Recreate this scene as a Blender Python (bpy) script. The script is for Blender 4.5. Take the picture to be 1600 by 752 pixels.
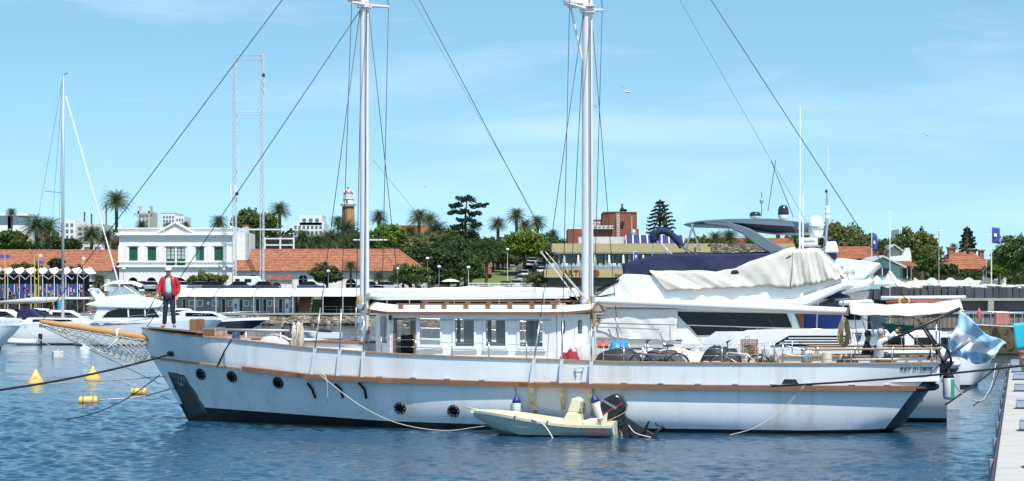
import bpy, bmesh, math, random
import numpy as np
from mathutils import Vector, Matrix, Euler, Quaternion
R = math.radians
rnd = random.Random(7)
for o in list(bpy.data.objects): bpy.data.objects.remove(o)
scene = bpy.context.scene
COL = scene.collection

# ------------------------------------------------------------------ camera
F = 3000.0            # focal length in photo pixels (photo 1600 wide)
H = 3.5               # eye height above the water
HY = 470.0            # photo row of the horizon
cam_d = bpy.data.cameras.new('camera'); cam = bpy.data.objects.new('camera', cam_d); COL.objects.link(cam)
cam.location = (0, 0, H); cam.rotation_euler = (R(90), 0, 0)
cam_d.sensor_width = 36.0; cam_d.lens = F / 1600 * 36
cam_d.shift_y = (HY - 376) / 1600
cam_d.clip_start = 0.5; cam_d.clip_end = 20000
scene.camera = cam

# ------------------------------------------------------------------ sky + sun
SUN_EL, SUN_AZ = 61.0, 156.0     # azimuth clockwise from +Y (view direction)
world = bpy.data.worlds.new('World'); scene.world = world; world.use_nodes = True
wn = world.node_tree; wn.nodes.clear()
w_out = wn.nodes.new('ShaderNodeOutputWorld'); w_bg = wn.nodes.new('ShaderNodeBackground')
w_sky = wn.nodes.new('ShaderNodeTexSky'); w_sky.sky_type = 'NISHITA'; w_sky.sun_disc = False
w_sky.sun_elevation = R(SUN_EL); w_sky.sun_rotation = R(SUN_AZ)
w_sky.air_density = 1.0; w_sky.dust_density = 0.4; w_sky.ozone_density = 1.4; w_sky.altitude = 0
w_co = wn.nodes.new('ShaderNodeTexCoord'); w_map = wn.nodes.new('ShaderNodeMapping')
w_map.inputs['Scale'].default_value = (1.0, 1.0, 6.0)
w_no = wn.nodes.new('ShaderNodeTexNoise'); w_no.inputs['Scale'].default_value = 4.2
w_no.inputs['Detail'].default_value = 7; w_no.inputs['Roughness'].default_value = 0.58; w_no.inputs['Distortion'].default_value = 0.5
w_rp = wn.nodes.new('ShaderNodeValToRGB')
w_rp.color_ramp.elements[0].position = 0.53; w_rp.color_ramp.elements[0].color = (0, 0, 0, 1)
w_rp.color_ramp.elements[1].position = 0.78; w_rp.color_ramp.elements[1].color = (0.2, 0.2, 0.2, 1)
w_mx = wn.nodes.new('ShaderNodeMixRGB'); w_mx.inputs['Color2'].default_value = (7.6, 8.2, 8.6, 1)
L = wn.links.new
L(w_co.outputs['Generated'], w_map.inputs['Vector']); L(w_map.outputs['Vector'], w_no.inputs['Vector'])
L(w_no.outputs['Fac'], w_rp.inputs['Fac']); L(w_rp.outputs['Color'], w_mx.inputs['Fac'])
w_hs = wn.nodes.new('ShaderNodeHueSaturation'); w_hs.inputs['Saturation'].default_value = 1.14; w_hs.inputs['Hue'].default_value = 0.478
w_sv = wn.nodes.new('ShaderNodeVectorMath'); w_sv.operation = 'ADD'; w_sv.inputs[1].default_value = (0, 0, 0.10)
L(w_co.outputs['Generated'], w_sv.inputs[0]); L(w_sv.outputs['Vector'], w_sky.inputs['Vector'])
L(w_sky.outputs['Color'], w_hs.inputs['Color'])
L(w_hs.outputs['Color'], w_mx.inputs['Color1']); L(w_mx.outputs['Color'], w_bg.inputs['Color'])
w_bg.inputs['Strength'].default_value = 0.15
L(w_bg.outputs['Background'], w_out.inputs['Surface'])
sun_d = bpy.data.lights.new('sun', 'SUN'); sun_d.energy = 5.0; sun_d.angle = R(0.55); sun_d.color = (1.0, 0.965, 0.9)
sun = bpy.data.objects.new('sun', sun_d); COL.objects.link(sun)
to_sun = Vector((math.sin(R(SUN_AZ)) * math.cos(R(SUN_EL)), math.cos(R(SUN_AZ)) * math.cos(R(SUN_EL)), math.sin(R(SUN_EL))))
sun.rotation_euler = to_sun.to_track_quat('Z', 'Y').to_euler(); sun.location = to_sun * 100
scene.view_settings.view_transform = 'Standard'; scene.view_settings.look = 'None'
scene.view_settings.exposure = 0.25; scene.view_settings.gamma = 1.0; scene.view_settings.use_curve_mapping = False

# ------------------------------------------------------------------ helpers
def P(px, py, Y):
    return Vector(((px - 800) / F * Y, Y, H - (py - HY) / F * Y))
def PX(v):
    return (800 + v[0] / v[1] * F, HY + (H - v[2]) / v[1] * F)
def M2(n, Y): return n * Y / F      # n photo pixels at distance Y in metres

MAT = {}
def mat(name, col, rough=0.6, metal=0.0, var=0.12, scale=3.0, bump=0.0, bscale=20.0, spec=0.5, coat=0.0, stretch=(1, 1, 1), dirt=None, dirt_amt=0.0, trans=0.0, alpha=1.0, emit=None):
    if name in MAT: return MAT[name]
    m = bpy.data.materials.new(name); m.use_nodes = True
    nt = m.node_tree; b = nt.nodes['Principled BSDF']
    b.inputs['Roughness'].default_value = rough; b.inputs['Metallic'].default_value = metal
    b.inputs['Specular IOR Level'].default_value = spec; b.inputs['Coat Weight'].default_value = coat
    b.inputs['Coat Roughness'].default_value = 0.06
    if trans: b.inputs['Transmission Weight'].default_value = trans
    if alpha < 1: b.inputs['Alpha'].default_value = alpha
    tc = nt.nodes.new('ShaderNodeTexCoord'); mp = nt.nodes.new('ShaderNodeMapping'); mp.inputs['Scale'].default_value = stretch
    nt.links.new(tc.outputs['Object'], mp.inputs['Vector'])
    no = nt.nodes.new('ShaderNodeTexNoise'); no.inputs['Scale'].default_value = scale; no.inputs['Detail'].default_value = 6; no.inputs['Roughness'].default_value = 0.6
    nt.links.new(mp.outputs['Vector'], no.inputs['Vector'])
    mx = nt.nodes.new('ShaderNodeMixRGB')
    c = Vector(col[:3]); lo = c * (1 - var); hi = c * (1 + var)
    mx.inputs['Color1'].default_value = (*lo, 1); mx.inputs['Color2'].default_value = (*[min(x, 0.95) for x in hi], 1)
    nt.links.new(no.outputs['Fac'], mx.inputs['Fac'])
    out = mx.outputs['Color']
    if dirt:
        n2 = nt.nodes.new('ShaderNodeTexNoise'); n2.inputs['Scale'].default_value = scale * 0.6; n2.inputs['Detail'].default_value = 9; n2.inputs['Roughness'].default_value = 0.7
        nt.links.new(mp.outputs['Vector'], n2.inputs['Vector'])
        rp = nt.nodes.new('ShaderNodeValToRGB'); rp.color_ramp.elements[0].position = 0.5; rp.color_ramp.elements[1].position = 0.72
        rp.color_ramp.elements[1].color = (dirt_amt, dirt_amt, dirt_amt, 1)
        nt.links.new(n2.outputs['Fac'], rp.inputs['Fac'])
        m3 = nt.nodes.new('ShaderNodeMixRGB'); m3.inputs['Color2'].default_value = (*dirt, 1)
        nt.links.new(rp.outputs['Color'], m3.inputs['Fac']); nt.links.new(out, m3.inputs['Color1']); out = m3.outputs['Color']
    nt.links.new(out, b.inputs['Base Color'])
    if bump:
        nb = nt.nodes.new('ShaderNodeTexNoise'); nb.inputs['Scale'].default_value = bscale; nb.inputs['Detail'].default_value = 4
        nt.links.new(mp.outputs['Vector'], nb.inputs['Vector'])
        bp = nt.nodes.new('ShaderNodeBump'); bp.inputs['Strength'].default_value = bump; bp.inputs['Distance'].default_value = 0.03
        nt.links.new(nb.outputs['Fac'], bp.inputs['Height']); nt.links.new(bp.outputs['Normal'], b.inputs['Normal'])
    if emit:
        b.inputs['Emission Color'].default_value = (*emit, 1); b.inputs['Emission Strength'].default_value = 1
    MAT[name] = m; return m

def tag(o, label=None, cat=None, group=None, kind=None):
    if label: o['label'] = label
    if cat: o['category'] = cat
    if group: o['group'] = group
    if kind: o['kind'] = kind
    return o
def thing(name, label, cat, loc=(0, 0, 0), rz=0.0, group=None):
    o = bpy.data.objects.new(name, None); COL.objects.link(o); o.empty_display_size = 0.2
    o.location = loc; o.rotation_euler = (0, 0, rz)
    return tag(o, label, cat, group)
def copy_tree(o, parent=None):
    c = o.copy(); COL.objects.link(c)
    if parent is not None: c.parent = parent
    for ch in [x for x in o.children]: copy_tree(ch, c)
    return c

class MB:
    def __init__(s): s.v = []; s.f = []; s.m = []; s.cur = 0
    def add(s, vs, fs):
        n = len(s.v); s.v.extend([tuple(v) for v in vs])
        for f in fs: s.f.append(tuple(i + n for i in f)); s.m.append(s.cur)
        return s
    def box(s, c, d, rz=0.0, rot=None):
        c = Vector(c); hx, hy, hz = d[0] / 2, d[1] / 2, d[2] / 2
        q = rot if rot is not None else Matrix.Rotation(rz, 3, 'Z')
        vs = [c + q @ Vector((x * hx, y * hy, z * hz)) for z in (-1, 1) for y in (-1, 1) for x in (-1, 1)]
        return s.add(vs, [(0, 2, 3, 1), (4, 5, 7, 6), (0, 1, 5, 4), (2, 6, 7, 3), (0, 4, 6, 2), (1, 3, 7, 5)])
    def bar(s, a, b, w, h, up=(0, 0, 1)):
        a = Vector(a); b = Vector(b); d = b - a; ln = d.length; d.normalize(); up = Vector(up)
        if abs(d.dot(up)) > 0.99: up = Vector((0, 1, 0))
        x = d.cross(up).normalized(); z = x.cross(d).normalized()
        q = Matrix((x, d, z)).transposed()
        return s.box((a + b) / 2, (w, ln, h), rot=q)
    def tube(s, pts, r, n=8, caps=True, closed=False):
        pts = [Vector(p) for p in pts]; k = len(pts)
        rs = list(r) if isinstance(r, (list, tuple)) else [r] * k
        vs = []; up = None
        for i, p in enumerate(pts):
            if closed: d = pts[(i + 1) % k] - pts[i - 1]
            else: d = (pts[min(i + 1, k - 1)] - pts[max(i - 1, 0)])
            if d.length < 1e-9: d = Vector((0, 0, 1))
            d.normalize()
            if up is None: up = Vector((0, 0, 1)) if abs(d.z) < 0.9 else Vector((1, 0, 0))
            x = d.cross(up)
            if x.length < 1e-6: up = Vector((0, 1, 0)); x = d.cross(up)
            x.normalize(); y = x.cross(d).normalized(); up = y
            for j in range(n):
                a = 2 * math.pi * j / n
                vs.append(p + (x * math.cos(a) + y * math.sin(a)) * rs[i])
        fs = []
        for i in range(k if closed else k - 1):
            for j in range(n):
                a = i * n + j; b = i * n + (j + 1) % n; c = ((i + 1) % k) * n + (j + 1) % n; e = ((i + 1) % k) * n + j
                fs.append((a, b, c, e))
        if caps and not closed:
            fs.append(tuple(range(n - 1, -1, -1))); fs.append(tuple((k - 1) * n + j for j in range(n)))
        return s.add(vs, fs)
    def lathe(s, prof, c=(0, 0, 0), n=16, rot=None):
        c = Vector(c); vs = []; fs = []
        for (r, z) in prof:
            for j in range(n):
                a = 2 * math.pi * j / n; v = Vector((r * math.cos(a), r * math.sin(a), z))
                if rot is not None: v = rot @ v
                vs.append(c + v)
        for i in range(len(prof) - 1):
            for j in range(n):
                fs.append((i * n + j, i * n + (j + 1) % n, (i + 1) * n + (j + 1) % n, (i + 1) * n + j))
        fs.append(tuple(range(n - 1, -1, -1))); fs.append(tuple((len(prof) - 1) * n + j for j in range(n)))
        return s.add(vs, fs)
    def prism(s, poly, d):
        """poly: list of 3D points (planar), extruded by vector d"""
        poly = [Vector(p) for p in poly]; d = Vector(d); n = len(poly)
        vs = poly + [p + d for p in poly]
        fs = [tuple(range(n)), tuple(range(2 * n - 1, n - 1, -1))]
        for i in range(n): fs.append((i, i + n, (i + 1) % n + n, (i + 1) % n))
        return s.add(vs, fs)
    def grid(s, g, closed=False):
        """g[i][j] points"""
        ni = len(g); nj = len(g[0]); vs = [p for row in g for p in row]; fs = []
        for i in range(ni - 1):
            for j in range(nj - (0 if closed else 1)):
                fs.append((i * nj + j, i * nj + (j + 1) % nj, (i + 1) * nj + (j + 1) % nj, (i + 1) * nj + j))
        return s.add(vs, fs)
    def blob(s, c, rx, ry, rz, n=12, m=8, jit=0.0, seed=1, rot=None):
        rr = random.Random(seed); c = Vector(c); g = []
        for i in range(m + 1):
            th = math.pi * i / m; row = []
            for j in range(n):
                a = 2 * math.pi * j / n; k = 1 + rr.uniform(-jit, jit)
                v = Vector((rx * math.sin(th) * math.cos(a) * k, ry * math.sin(th) * math.sin(a) * k, rz * math.cos(th) * k))
                if rot is not None: v = rot @ v
                row.append(c + v)
            g.append(row)
        return s.grid(g, closed=True)
    def build(s, name, m, parent=None, smooth=False, bevel=0.0, fix=True, sharp=None, sub=0):
        me = bpy.data.meshes.new(name); me.from_pydata(s.v, [], s.f)
        ms = m if isinstance(m, (list, tuple)) else [m]
        for x in ms: me.materials.append(x)
        if len(ms) > 1: me.polygons.foreach_set('material_index', s.m)
        if fix:
            bm = bmesh.new(); bm.from_mesh(me); bmesh.ops.remove_doubles(bm, verts=bm.verts, dist=1e-5)
            bmesh.ops.recalc_face_normals(bm, faces=bm.faces); bm.to_mesh(me); bm.free()
        if smooth:
            me.polygons.foreach_set('use_smooth', [True] * len(me.polygons))
            if sharp: me.set_sharp_from_angle(angle=R(sharp))
        me.update()
        o = bpy.data.objects.new(name, me); COL.objects.link(o)
        if parent is not None: o.parent = parent
        if bevel:
            bv = o.modifiers.new('bevel', 'BEVEL'); bv.width = bevel; bv.segments = 2; bv.limit_method = 'ANGLE'; bv.angle_limit = R(40)
        if sub:
            sm = o.modifiers.new('sub', 'SUBSURF'); sm.levels = sub; sm.render_levels = sub
        return o

def text_mesh(name, txt, size, m, parent=None, loc=(0, 0, 0), rot=None, extrude=0.004, align='CENTER', sx=1.0):
    cu = bpy.data.curves.new(name, 'FONT'); cu.body = txt; cu.size = size; cu.extrude = extrude; cu.align_x = align; cu.align_y = 'CENTER'; cu.resolution_u = 3
    t = bpy.data.objects.new(name + '_tmp', cu); COL.objects.link(t)
    dg = bpy.context.evaluated_depsgraph_get(); me = bpy.data.meshes.new_from_object(t.evaluated_get(dg))
    bpy.data.objects.remove(t); bpy.data.curves.remove(cu)
    me.materials.clear(); me.materials.append(m); me.name = name
    o = bpy.data.objects.new(name, me); COL.objects.link(o)
    if parent is not None: o.parent = parent
    o.location = loc; o.rotation_euler = rot if rot else (R(90), 0, 0); o.scale = (sx, 1, 1)
    return o

def ipl(tab, x):
    if x <= tab[0][0]: 
        return tab[0][1]
    for (a, b), (c, d) in zip(tab, tab[1:]):
        if x <= c: return b + (d - b) * (x - a) / (c - a)
    return tab[-1][1]
def sm(t): t = max(0, min(1, t)); return t * t * (3 - 2 * t)
def smooth_path(pts, n=6):
    pts = [Vector(p) for p in pts]; out = []
    for i in range(len(pts) - 1):
        p0 = pts[max(i - 1, 0)]; p1 = pts[i]; p2 = pts[i + 1]; p3 = pts[min(i + 2, len(pts) - 1)]
        for k in range(n):
            t = k / n
            out.append(0.5 * ((2 * p1) + (p2 - p0) * t + (2 * p0 - 5 * p1 + 4 * p2 - p3) * t * t + (3 * p1 - p0 - 3 * p2 + p3) * t ** 3))
    out.append(pts[-1]); return out
def sag(a, b, d, n=14):
    a = Vector(a); b = Vector(b)
    return [a.lerp(b, i / n) - Vector((0, 0, d * 4 * (i / n) * (1 - i / n))) for i in range(n + 1)]

# ---- materials shared
m_white = mat('white_paint', (0.78, 0.79, 0.80), 0.35, var=0.03, scale=1.5, dirt=(0.5, 0.47, 0.42), dirt_amt=0.12)
m_hull = mat('hull_white_gloss', (0.74, 0.76, 0.78), 0.2, var=0.05, scale=2.2, coat=0.5, dirt=(0.50, 0.43, 0.34), dirt_amt=0.6, stretch=(1, 1, 0.12), bump=0.05, bscale=1.2)
m_gel = mat('white_gelcoat', (0.80, 0.81, 0.82), 0.2, var=0.02, scale=0.8, coat=0.3)
m_boot = mat('black_antifouling', (0.012, 0.013, 0.016), 0.55, var=0.4, scale=3, dirt=(0.05, 0.06, 0.04), dirt_amt=0.5)
m_teak = mat('varnished_teak', (0.21, 0.10, 0.052), 0.55, var=0.45, scale=4, stretch=(0.6, 6, 6), bump=0.1)
m_teak2 = mat('bare_teak', (0.33, 0.21, 0.12), 0.7, var=0.35, scale=5, stretch=(0.6, 6, 6), bump=0.15)
m_spar = mat('oiled_pine', (0.46, 0.25, 0.09), 0.45, var=0.3, scale=3, stretch=(0.5, 7, 7), bump=0.08)
m_deck = mat('deck_planks', (0.55, 0.47, 0.37), 0.75, var=0.2, scale=4, stretch=(0.4, 8, 8))
m_steel = mat('stainless_steel', (0.55, 0.56, 0.58), 0.28, metal=0.9, var=0.1)
m_galv = mat('galvanised_steel', (0.42, 0.43, 0.44), 0.5, metal=0.6, var=0.25, scale=6)
m_dark = mat('black_metal', (0.02, 0.021, 0.024), 0.45, var=0.3)
m_wire = mat('rigging_wire', (0.05, 0.055, 0.07), 0.5, metal=0.3, var=0.2)
m_rope = mat('white_rope', (0.52, 0.50, 0.45), 0.9, var=0.2, scale=30)
m_manila = mat('manila_rope', (0.42, 0.31, 0.17), 0.95, var=0.4, scale=25)
m_blackrope = mat('black_rope', (0.012, 0.012, 0.016), 0.9, var=0.3)
m_glass = mat('window_glass', (0.2, 0.24, 0.26), 0.03, var=0.0, alpha=0.16, spec=0.8)
m_dglass = mat('tinted_glass', (0.006, 0.007, 0.012), 0.08, var=0.0, spec=0.25)
m_canvas = mat('cream_canvas', (0.56, 0.51, 0.43), 0.85, var=0.1, scale=3, bump=0.3, bscale=6, dirt=(0.42, 0.36, 0.28), dirt_amt=0.25)
m_navy = mat('navy_canvas', (0.012, 0.017, 0.062), 0.85, var=0.2, scale=3, bump=0.25, bscale=5)
m_sail = mat('white_sailcloth', (0.74, 0.74, 0.73), 0.7, var=0.05, scale=3, bump=0.25, bscale=7)
m_mastw = mat('mast_white', (0.70, 0.70, 0.71), 0.55, var=0.03, scale=1)
m_rubber = mat('black_rubber', (0.015, 0.015, 0.016), 0.7, var=0.3)
# ================================================================== water
def make_water():
    us = np.concatenate([np.linspace(-1.6, -0.36, 60, endpoint=False), np.linspace(-0.36, 0.36, 540), np.linspace(0.37, 1.6, 60)])
    ys = [6.0]
    while ys[-1] < 420: ys.append(ys[-1] * (1.02 if ys[-1] < 24 else 1.0023 if ys[-1] < 85 else 1.005))
    ys = np.array(ys)
    Y, U = np.meshgrid(ys, us, indexing='ij'); X = U * Y
    Z = np.zeros_like(X); rs = np.random.RandomState(3)
    gust = 0.72 + 0.45 * np.sin(X * 0.11 + 1.3 * np.sin(Y * 0.05)) * np.sin(Y * 0.083 + 0.6 * np.sin(X * 0.07 + 2))
    step = np.where(Y < 85, .0023, .005) * Y
    for i in range(72):
        lam = 0.22 * (3.6) ** (rs.rand() ** 1.1)
        th = R(82) + rs.randn() * 0.75; k = 2 * math.pi / lam
        slope = 0.058 * (1.0 if lam < 0.6 else 0.6)
        fade = np.clip((lam / np.maximum(step, 1e-6) - 2.2) / 2.5, 0, 1)
        ph = rs.rand() * 6.28
        w = np.sin(k * (X * math.cos(th) + Y * math.sin(th)) + ph + 0.7 * np.sin(X * 0.6 * rs.rand() + Y * 0.5 * rs.rand()))
        Z += fade * gust * slope / k * (w + 0.25 * np.cos(2 * (k * (X * math.cos(th) + Y * math.sin(th)) + ph)))
    for i in range(10):
        lam = 2.5 + 5 * rs.rand(); th = R(70) + rs.randn() * 0.5; k = 2 * math.pi / lam
        Z += 0.008 / k * np.sin(k * (X * math.cos(th) + Y * math.sin(th)) + rs.rand() * 6.28) * (Y < 200)
    ni, nj = X.shape
    V = np.stack([X, Y, Z], -1).reshape(-1, 3)
    idx = np.arange(ni * nj).reshape(ni, nj)
    Fq = np.stack([idx[:-1, :-1], idx[:-1, 1:], idx[1:, 1:], idx[1:, :-1]], -1).reshape(-1, 4)
    me = bpy.data.meshes.new('water'); me.vertices.add(len(V)); me.vertices.foreach_set('co', V.ravel())
    me.loops.add(Fq.size); me.loops.foreach_set('vertex_index', Fq.ravel().astype(np.int32))
    me.polygons.add(len(Fq)); me.polygons.foreach_set('loop_start', np.arange(0, Fq.size, 4, dtype=np.int32))
    me.polygons.foreach_set('loop_total', np.full(len(Fq), 4, dtype=np.int32))
    me.update(calc_edges=True); me.polygons.foreach_set('use_smooth', [True] * len(me.polygons))
    m = bpy.data.materials.new('harbour_water'); m.use_nodes = True; nt = m.node_tree; b = nt.nodes['Principled BSDF']
    b.inputs['Base Color'].default_value = (0.014, 0.056, 0.108, 1); b.inputs['Roughness'].default_value = 0.06; b.inputs['IOR'].default_value = 1.33
    tc = nt.nodes.new('ShaderNodeTexCoord'); mp = nt.nodes.new('ShaderNodeMapping'); mp.inputs['Scale'].default_value = (1, 1.6, 1)
    n1 = nt.nodes.new('ShaderNodeTexNoise'); n1.inputs['Scale'].default_value = 3.2; n1.inputs['Detail'].default_value = 5; n1.inputs['Roughness'].default_value = 0.65
    bp = nt.nodes.new('ShaderNodeBump'); bp.inputs['Strength'].default_value = 0.3; bp.inputs['Distance'].default_value = 0.05
    nt.links.new(tc.outputs['Object'], mp.inputs['Vector']); nt.links.new(mp.outputs['Vector'], n1.inputs['Vector'])
    nt.links.new(n1.outputs['Fac'], bp.inputs['Height']); nt.links.new(bp.outputs['Normal'], b.inputs['Normal'])
    me.materials.append(m)
    o = bpy.data.objects.new('water', me); COL.objects.link(o); tag(o, 'rippled blue harbour water', kind='structure')
make_water()

# ================================================================== the schooner
SX, SY, SA = -9.405, 55.85, R(11.6)
CA, SN = math.cos(SA), math.sin(SA)
def S(px, py, yl=0.0):
    """point on the ship's lengthwise plane yl (local x aft, y away from camera, z up) seen at a photo pixel"""
    t = (px - 800) / F
    x = (t * (SY + yl * CA) - SX - yl * SN) / (CA + t * SN)
    Yw = SY - x * SN + yl * CA
    return Vector((x, yl, H - (py - HY) / F * Yw))
def W(l):      # ship local -> world
    return Vector((SX + l[0] * CA + l[1] * SN, SY - l[0] * SN + l[1] * CA, l[2]))
def zat(x, yl, tab):
    w = W((x, yl, 0)); px = 800 + w.x / w.y * F
    return H - (ipl(tab, px) - HY) / F * w.y
ship = thing('schooner', 'long white two-masted wooden schooner with teak rails and bowsprit, moored stern to the pier', 'sailing ship', (SX, SY, 0), -SA)

SHEER = [(222, 514), (271, 523), (360, 531.4), (479, 544.7), (600, 553.7), (693, 558), (872, 564), (960, 567), (1092, 568.7), (1260, 569.7), (1366, 569.7), (1468, 568), (1500, 566)]
RAIL = [(236, 557.5), (251, 560.4), (375, 576), (479, 588), (600, 594.5), (760, 600), (960, 604), (1092, 606), (1260, 607), (1432, 607.5), (1500, 606)]
BOOT = [(281, 631), (323, 637), (600, 657.8), (760, 663.4), (1010, 669.4), (1260, 672.7), (1366, 671), (1400, 669)]
bsS = [(0, 0.03), (0.02, 0.34), (0.05, 0.72), (0.1, 1.28), (0.18, 1.86), (0.3, 2.31), (0.42, 2.46), (0.6, 2.48), (0.75, 2.4), (0.88, 2.1), (1.0, 1.55)]
bsR = [(0, 0.03), (0.03, 0.30), (0.07, 0.66), (0.13, 1.15), (0.22, 1.70), (0.33, 2.12), (0.45, 2.36), (0.6, 2.44), (0.75, 2.36), (0.88, 2.06), (1.0, 1.5)]
bsW = [(0, 0.02), (0.06, 0.30), (0.14, 0.8), (0.25, 1.4), (0.36, 1.86), (0.5, 2.1), (0.7, 2.16), (0.85, 1.98), (0.95, 1.62), (1.0, 1.25)]
def hermite(tab, u):
    pts = tab; n = len(pts)
    for i in range(n - 1):
        if u <= pts[i + 1][0] or i == n - 2:
            x0, y0 = pts[i]; x1, y1 = pts[i + 1]; h = x1 - x0
            def sl(k):
                a = pts[max(k - 1, 0)]; b = pts[min(k + 1, n - 1)]; return (b[1] - a[1]) / (b[0] - a[0])
            t = (u - x0) / h; m0 = sl(i) * h; m1 = sl(i + 1) * h
            return (2*t**3-3*t**2+1)*y0 + (t**3-2*t**2+t)*m0 + (-2*t**3+3*t**2)*y1 + (t**3-t**2)*m1
xs_s, xs_r, xs_b, xs_w = S(222, 514).x, S(236.5, 557.5).x, S(281, 631).x, S(294.8, 658).x
xe_s, xe_r, xe_b, xe_w = S(1468, 569, -1.5).x, S(1431, 611, -1.45).x, S(1383, 660, -1.2).x, S(1368, 676, -1.1).x
NU = 90
def hull_row(kind, u):
    if kind == 'w': x = xs_w + u * (xe_w - xs_w); b = hermite(bsW, u); return Vector((x, -b, 0.0))
    xs, xe, bt, tab = {'s': (xs_s, xe_s, bsS, SHEER), 'r': (xs_r, xe_r, bsR, RAIL), 'b': (xs_b, xe_b, bsW, BOOT)}[kind]
    x = xs + u * (xe - xs); b = hermite(bt, u)
    if kind == 's':
        k = sm((u - .05) / .1) * sm((.97 - u) / .1); b += k * (hermite(bsR, max(0, min(1, (x - xs_r) / (xe_r - xs_r)))) + .03 - b)
    if kind == 'b': b += 0.04 + 0.10 * (1 - u)* min(1, u * 6)
    return Vector((x, -b, zat(x, -b, tab)))
def hull_section(u):
    s, r, b, w = (hull_row(k, u) for k in 'srbw')
    pts = [s.lerp(r, i / 4) for i in range(4)]
    full = sm((u - 0.12) / 0.45)
    for i in range(9):
        t = i / 9; g = t * (1 - full) + (t ** (1 + 3.2 * full)) * full
        p = r.lerp(b, t); p.y = r.y + (b.y - r.y) * g; pts.append(p)
    nb = len(pts)
    pts += [b, b.lerp(w, 0.5), w, Vector((w.x + (0.25 if u < .5 else -0.25) * 1, w.y * 0.7, -0.8))]
    return pts, nb
us = [sm(i / NU) * 0.35 + (i / NU) * 0.65 for i in range(NU + 1)]
secs = [hull_section(u)[0] for u in us]; NB = hull_section(0.5)[1]
mir = lambda p: Vector((p[0], -p[1], p[2]))
hb = MB(); hb.grid([s[:NB + 1] for s in secs]); hb.grid([[mir(p) for p in s[:NB + 1]] for s in secs])
# transom: bulged aft
def transom_rows(a, b):
    g = []
    for p in secs[-1][a:b]:
        row = []
        for k in range(9):
            q = -1 + k / 4; row.append(Vector((p.x + 0.44 * (1 - q * q) * min(1, 0.35 + abs(p.y) / 2.0), p.y * -q, p.z)))
        g.append(row)
    return g
hull = hb.build('hull', m_hull, ship, smooth=True, sharp=50)
m_trans = mat('transom_shaded_grey', (0.055, 0.06, 0.068), 0.35, var=0.2, scale=2, coat=0.2)  # shade on the aft-facing transom, put into its colour as dark grey
MB().grid(transom_rows(0, NB + 1)).build('transom', m_trans, ship, smooth=True)
bb = MB(); bb.grid([s[NB:] for s in secs]); bb.grid([[mir(p) for p in s[NB:]] for s in secs]); bb.grid(transom_rows(NB, NB + 4))
bb.build('boot_stripe', m_boot, ship, smooth=True)
wd = MB()
for f_ in (lambda v: v, mir): wd.cur = 0; wd.grid([[f_(Vector((s[NB + 2].x, s[NB + 2].y - .008, -.1))), f_(Vector((s[NB + 2].x, s[NB + 2].y - .006, .035 + .02 * math.sin(7 * s[NB].x) * math.sin(2.3 * s[NB].x))))] for s in secs])
wd.build('weed_line', mat('green_weed', (.05, .065, .025), .8, var=.5, scale=4), ship)
def hull_at(px, py):
    """nearest point and outward normal of the near side of the hull at a photo pixel"""
    best = None
    for i in range(len(secs) - 1):
        for j in range(NB + 2):
            for a in (0, .25, .5, .75):
                e = secs[i][j].lerp(secs[i + 1][j], a); f = secs[i][j + 1].lerp(secs[i + 1][j + 1], a)
                for c in (0, .2, .4, .6, .8):
                    p = e.lerp(f, c); q = PX(W(p)); d = (q[0] - px) ** 2 + (q[1] - py) ** 2
                    if best is None or d < best[0]: best = (d, p, i, j)
    _, p, i, j = best
    n = (secs[i + 1][j] - secs[i][j]).cross(secs[i][j + 1] - secs[i][j])
    n.normalize()
    if n.y > 0: n = -n
    return p, n
# deck and bulwark inside
def edge(u, inn=0.10, dz=0.0):
    s = hull_row('s', u); return Vector((s.x, min(s.y + inn, -0.005), s.z + dz))
def deckz(u): return -0.10 - 0.32 * sm((u - 0.10) / 0.15)
d = MB(); g = []
for u in us:
    e = edge(u, 0.10, deckz(u)); g.append([Vector((e.x, e.y * k, e.z + 0.06 * (1 - k * k))) for k in (1, .5, 0, -.5, -1)])
d.grid(g).build('deck', m_deck, ship, smooth=True)
d = MB()
for sg in (1, -1):
    g = []
    for u in us:
        a = edge(u, 0.10, 0); b = edge(u, 0.10, deckz(u) - .05); g.append([Vector((a.x, a.y * sg, a.z)), Vector((b.x, b.y * sg, b.z))])
    d.grid(g)
d.build('bulwark_lining', m_white, ship)
# cap rail: a plank on the bulwark
def sweep(frames, name, m, bevel=0.0, parent=ship):
    """frames: list of 4-point cross sections"""
    d = MB(); d.grid([f + [f[0]] for f in frames]); n = len(frames[0])
    d.add(frames[0], [tuple(range(n))]); d.add(frames[-1], [tuple(range(n - 1, -1, -1))])
    return d.build(name, m, parent)
for sg in (1, -1):
    fr = []
    for u in us:
        s = hull_row('s', u); o_, i_ = s.y - 0.035, min(s.y + 0.13, -0.002)
        fr.append([Vector((s.x, o_ * sg, s.z + 0.002)), Vector((s.x, o_ * sg, s.z + 0.045)), Vector((s.x, i_ * sg, s.z + 0.045)), Vector((s.x, i_ * sg, s.z + 0.002))])
    sweep(fr, 'cap_rail', m_teak2)
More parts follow.
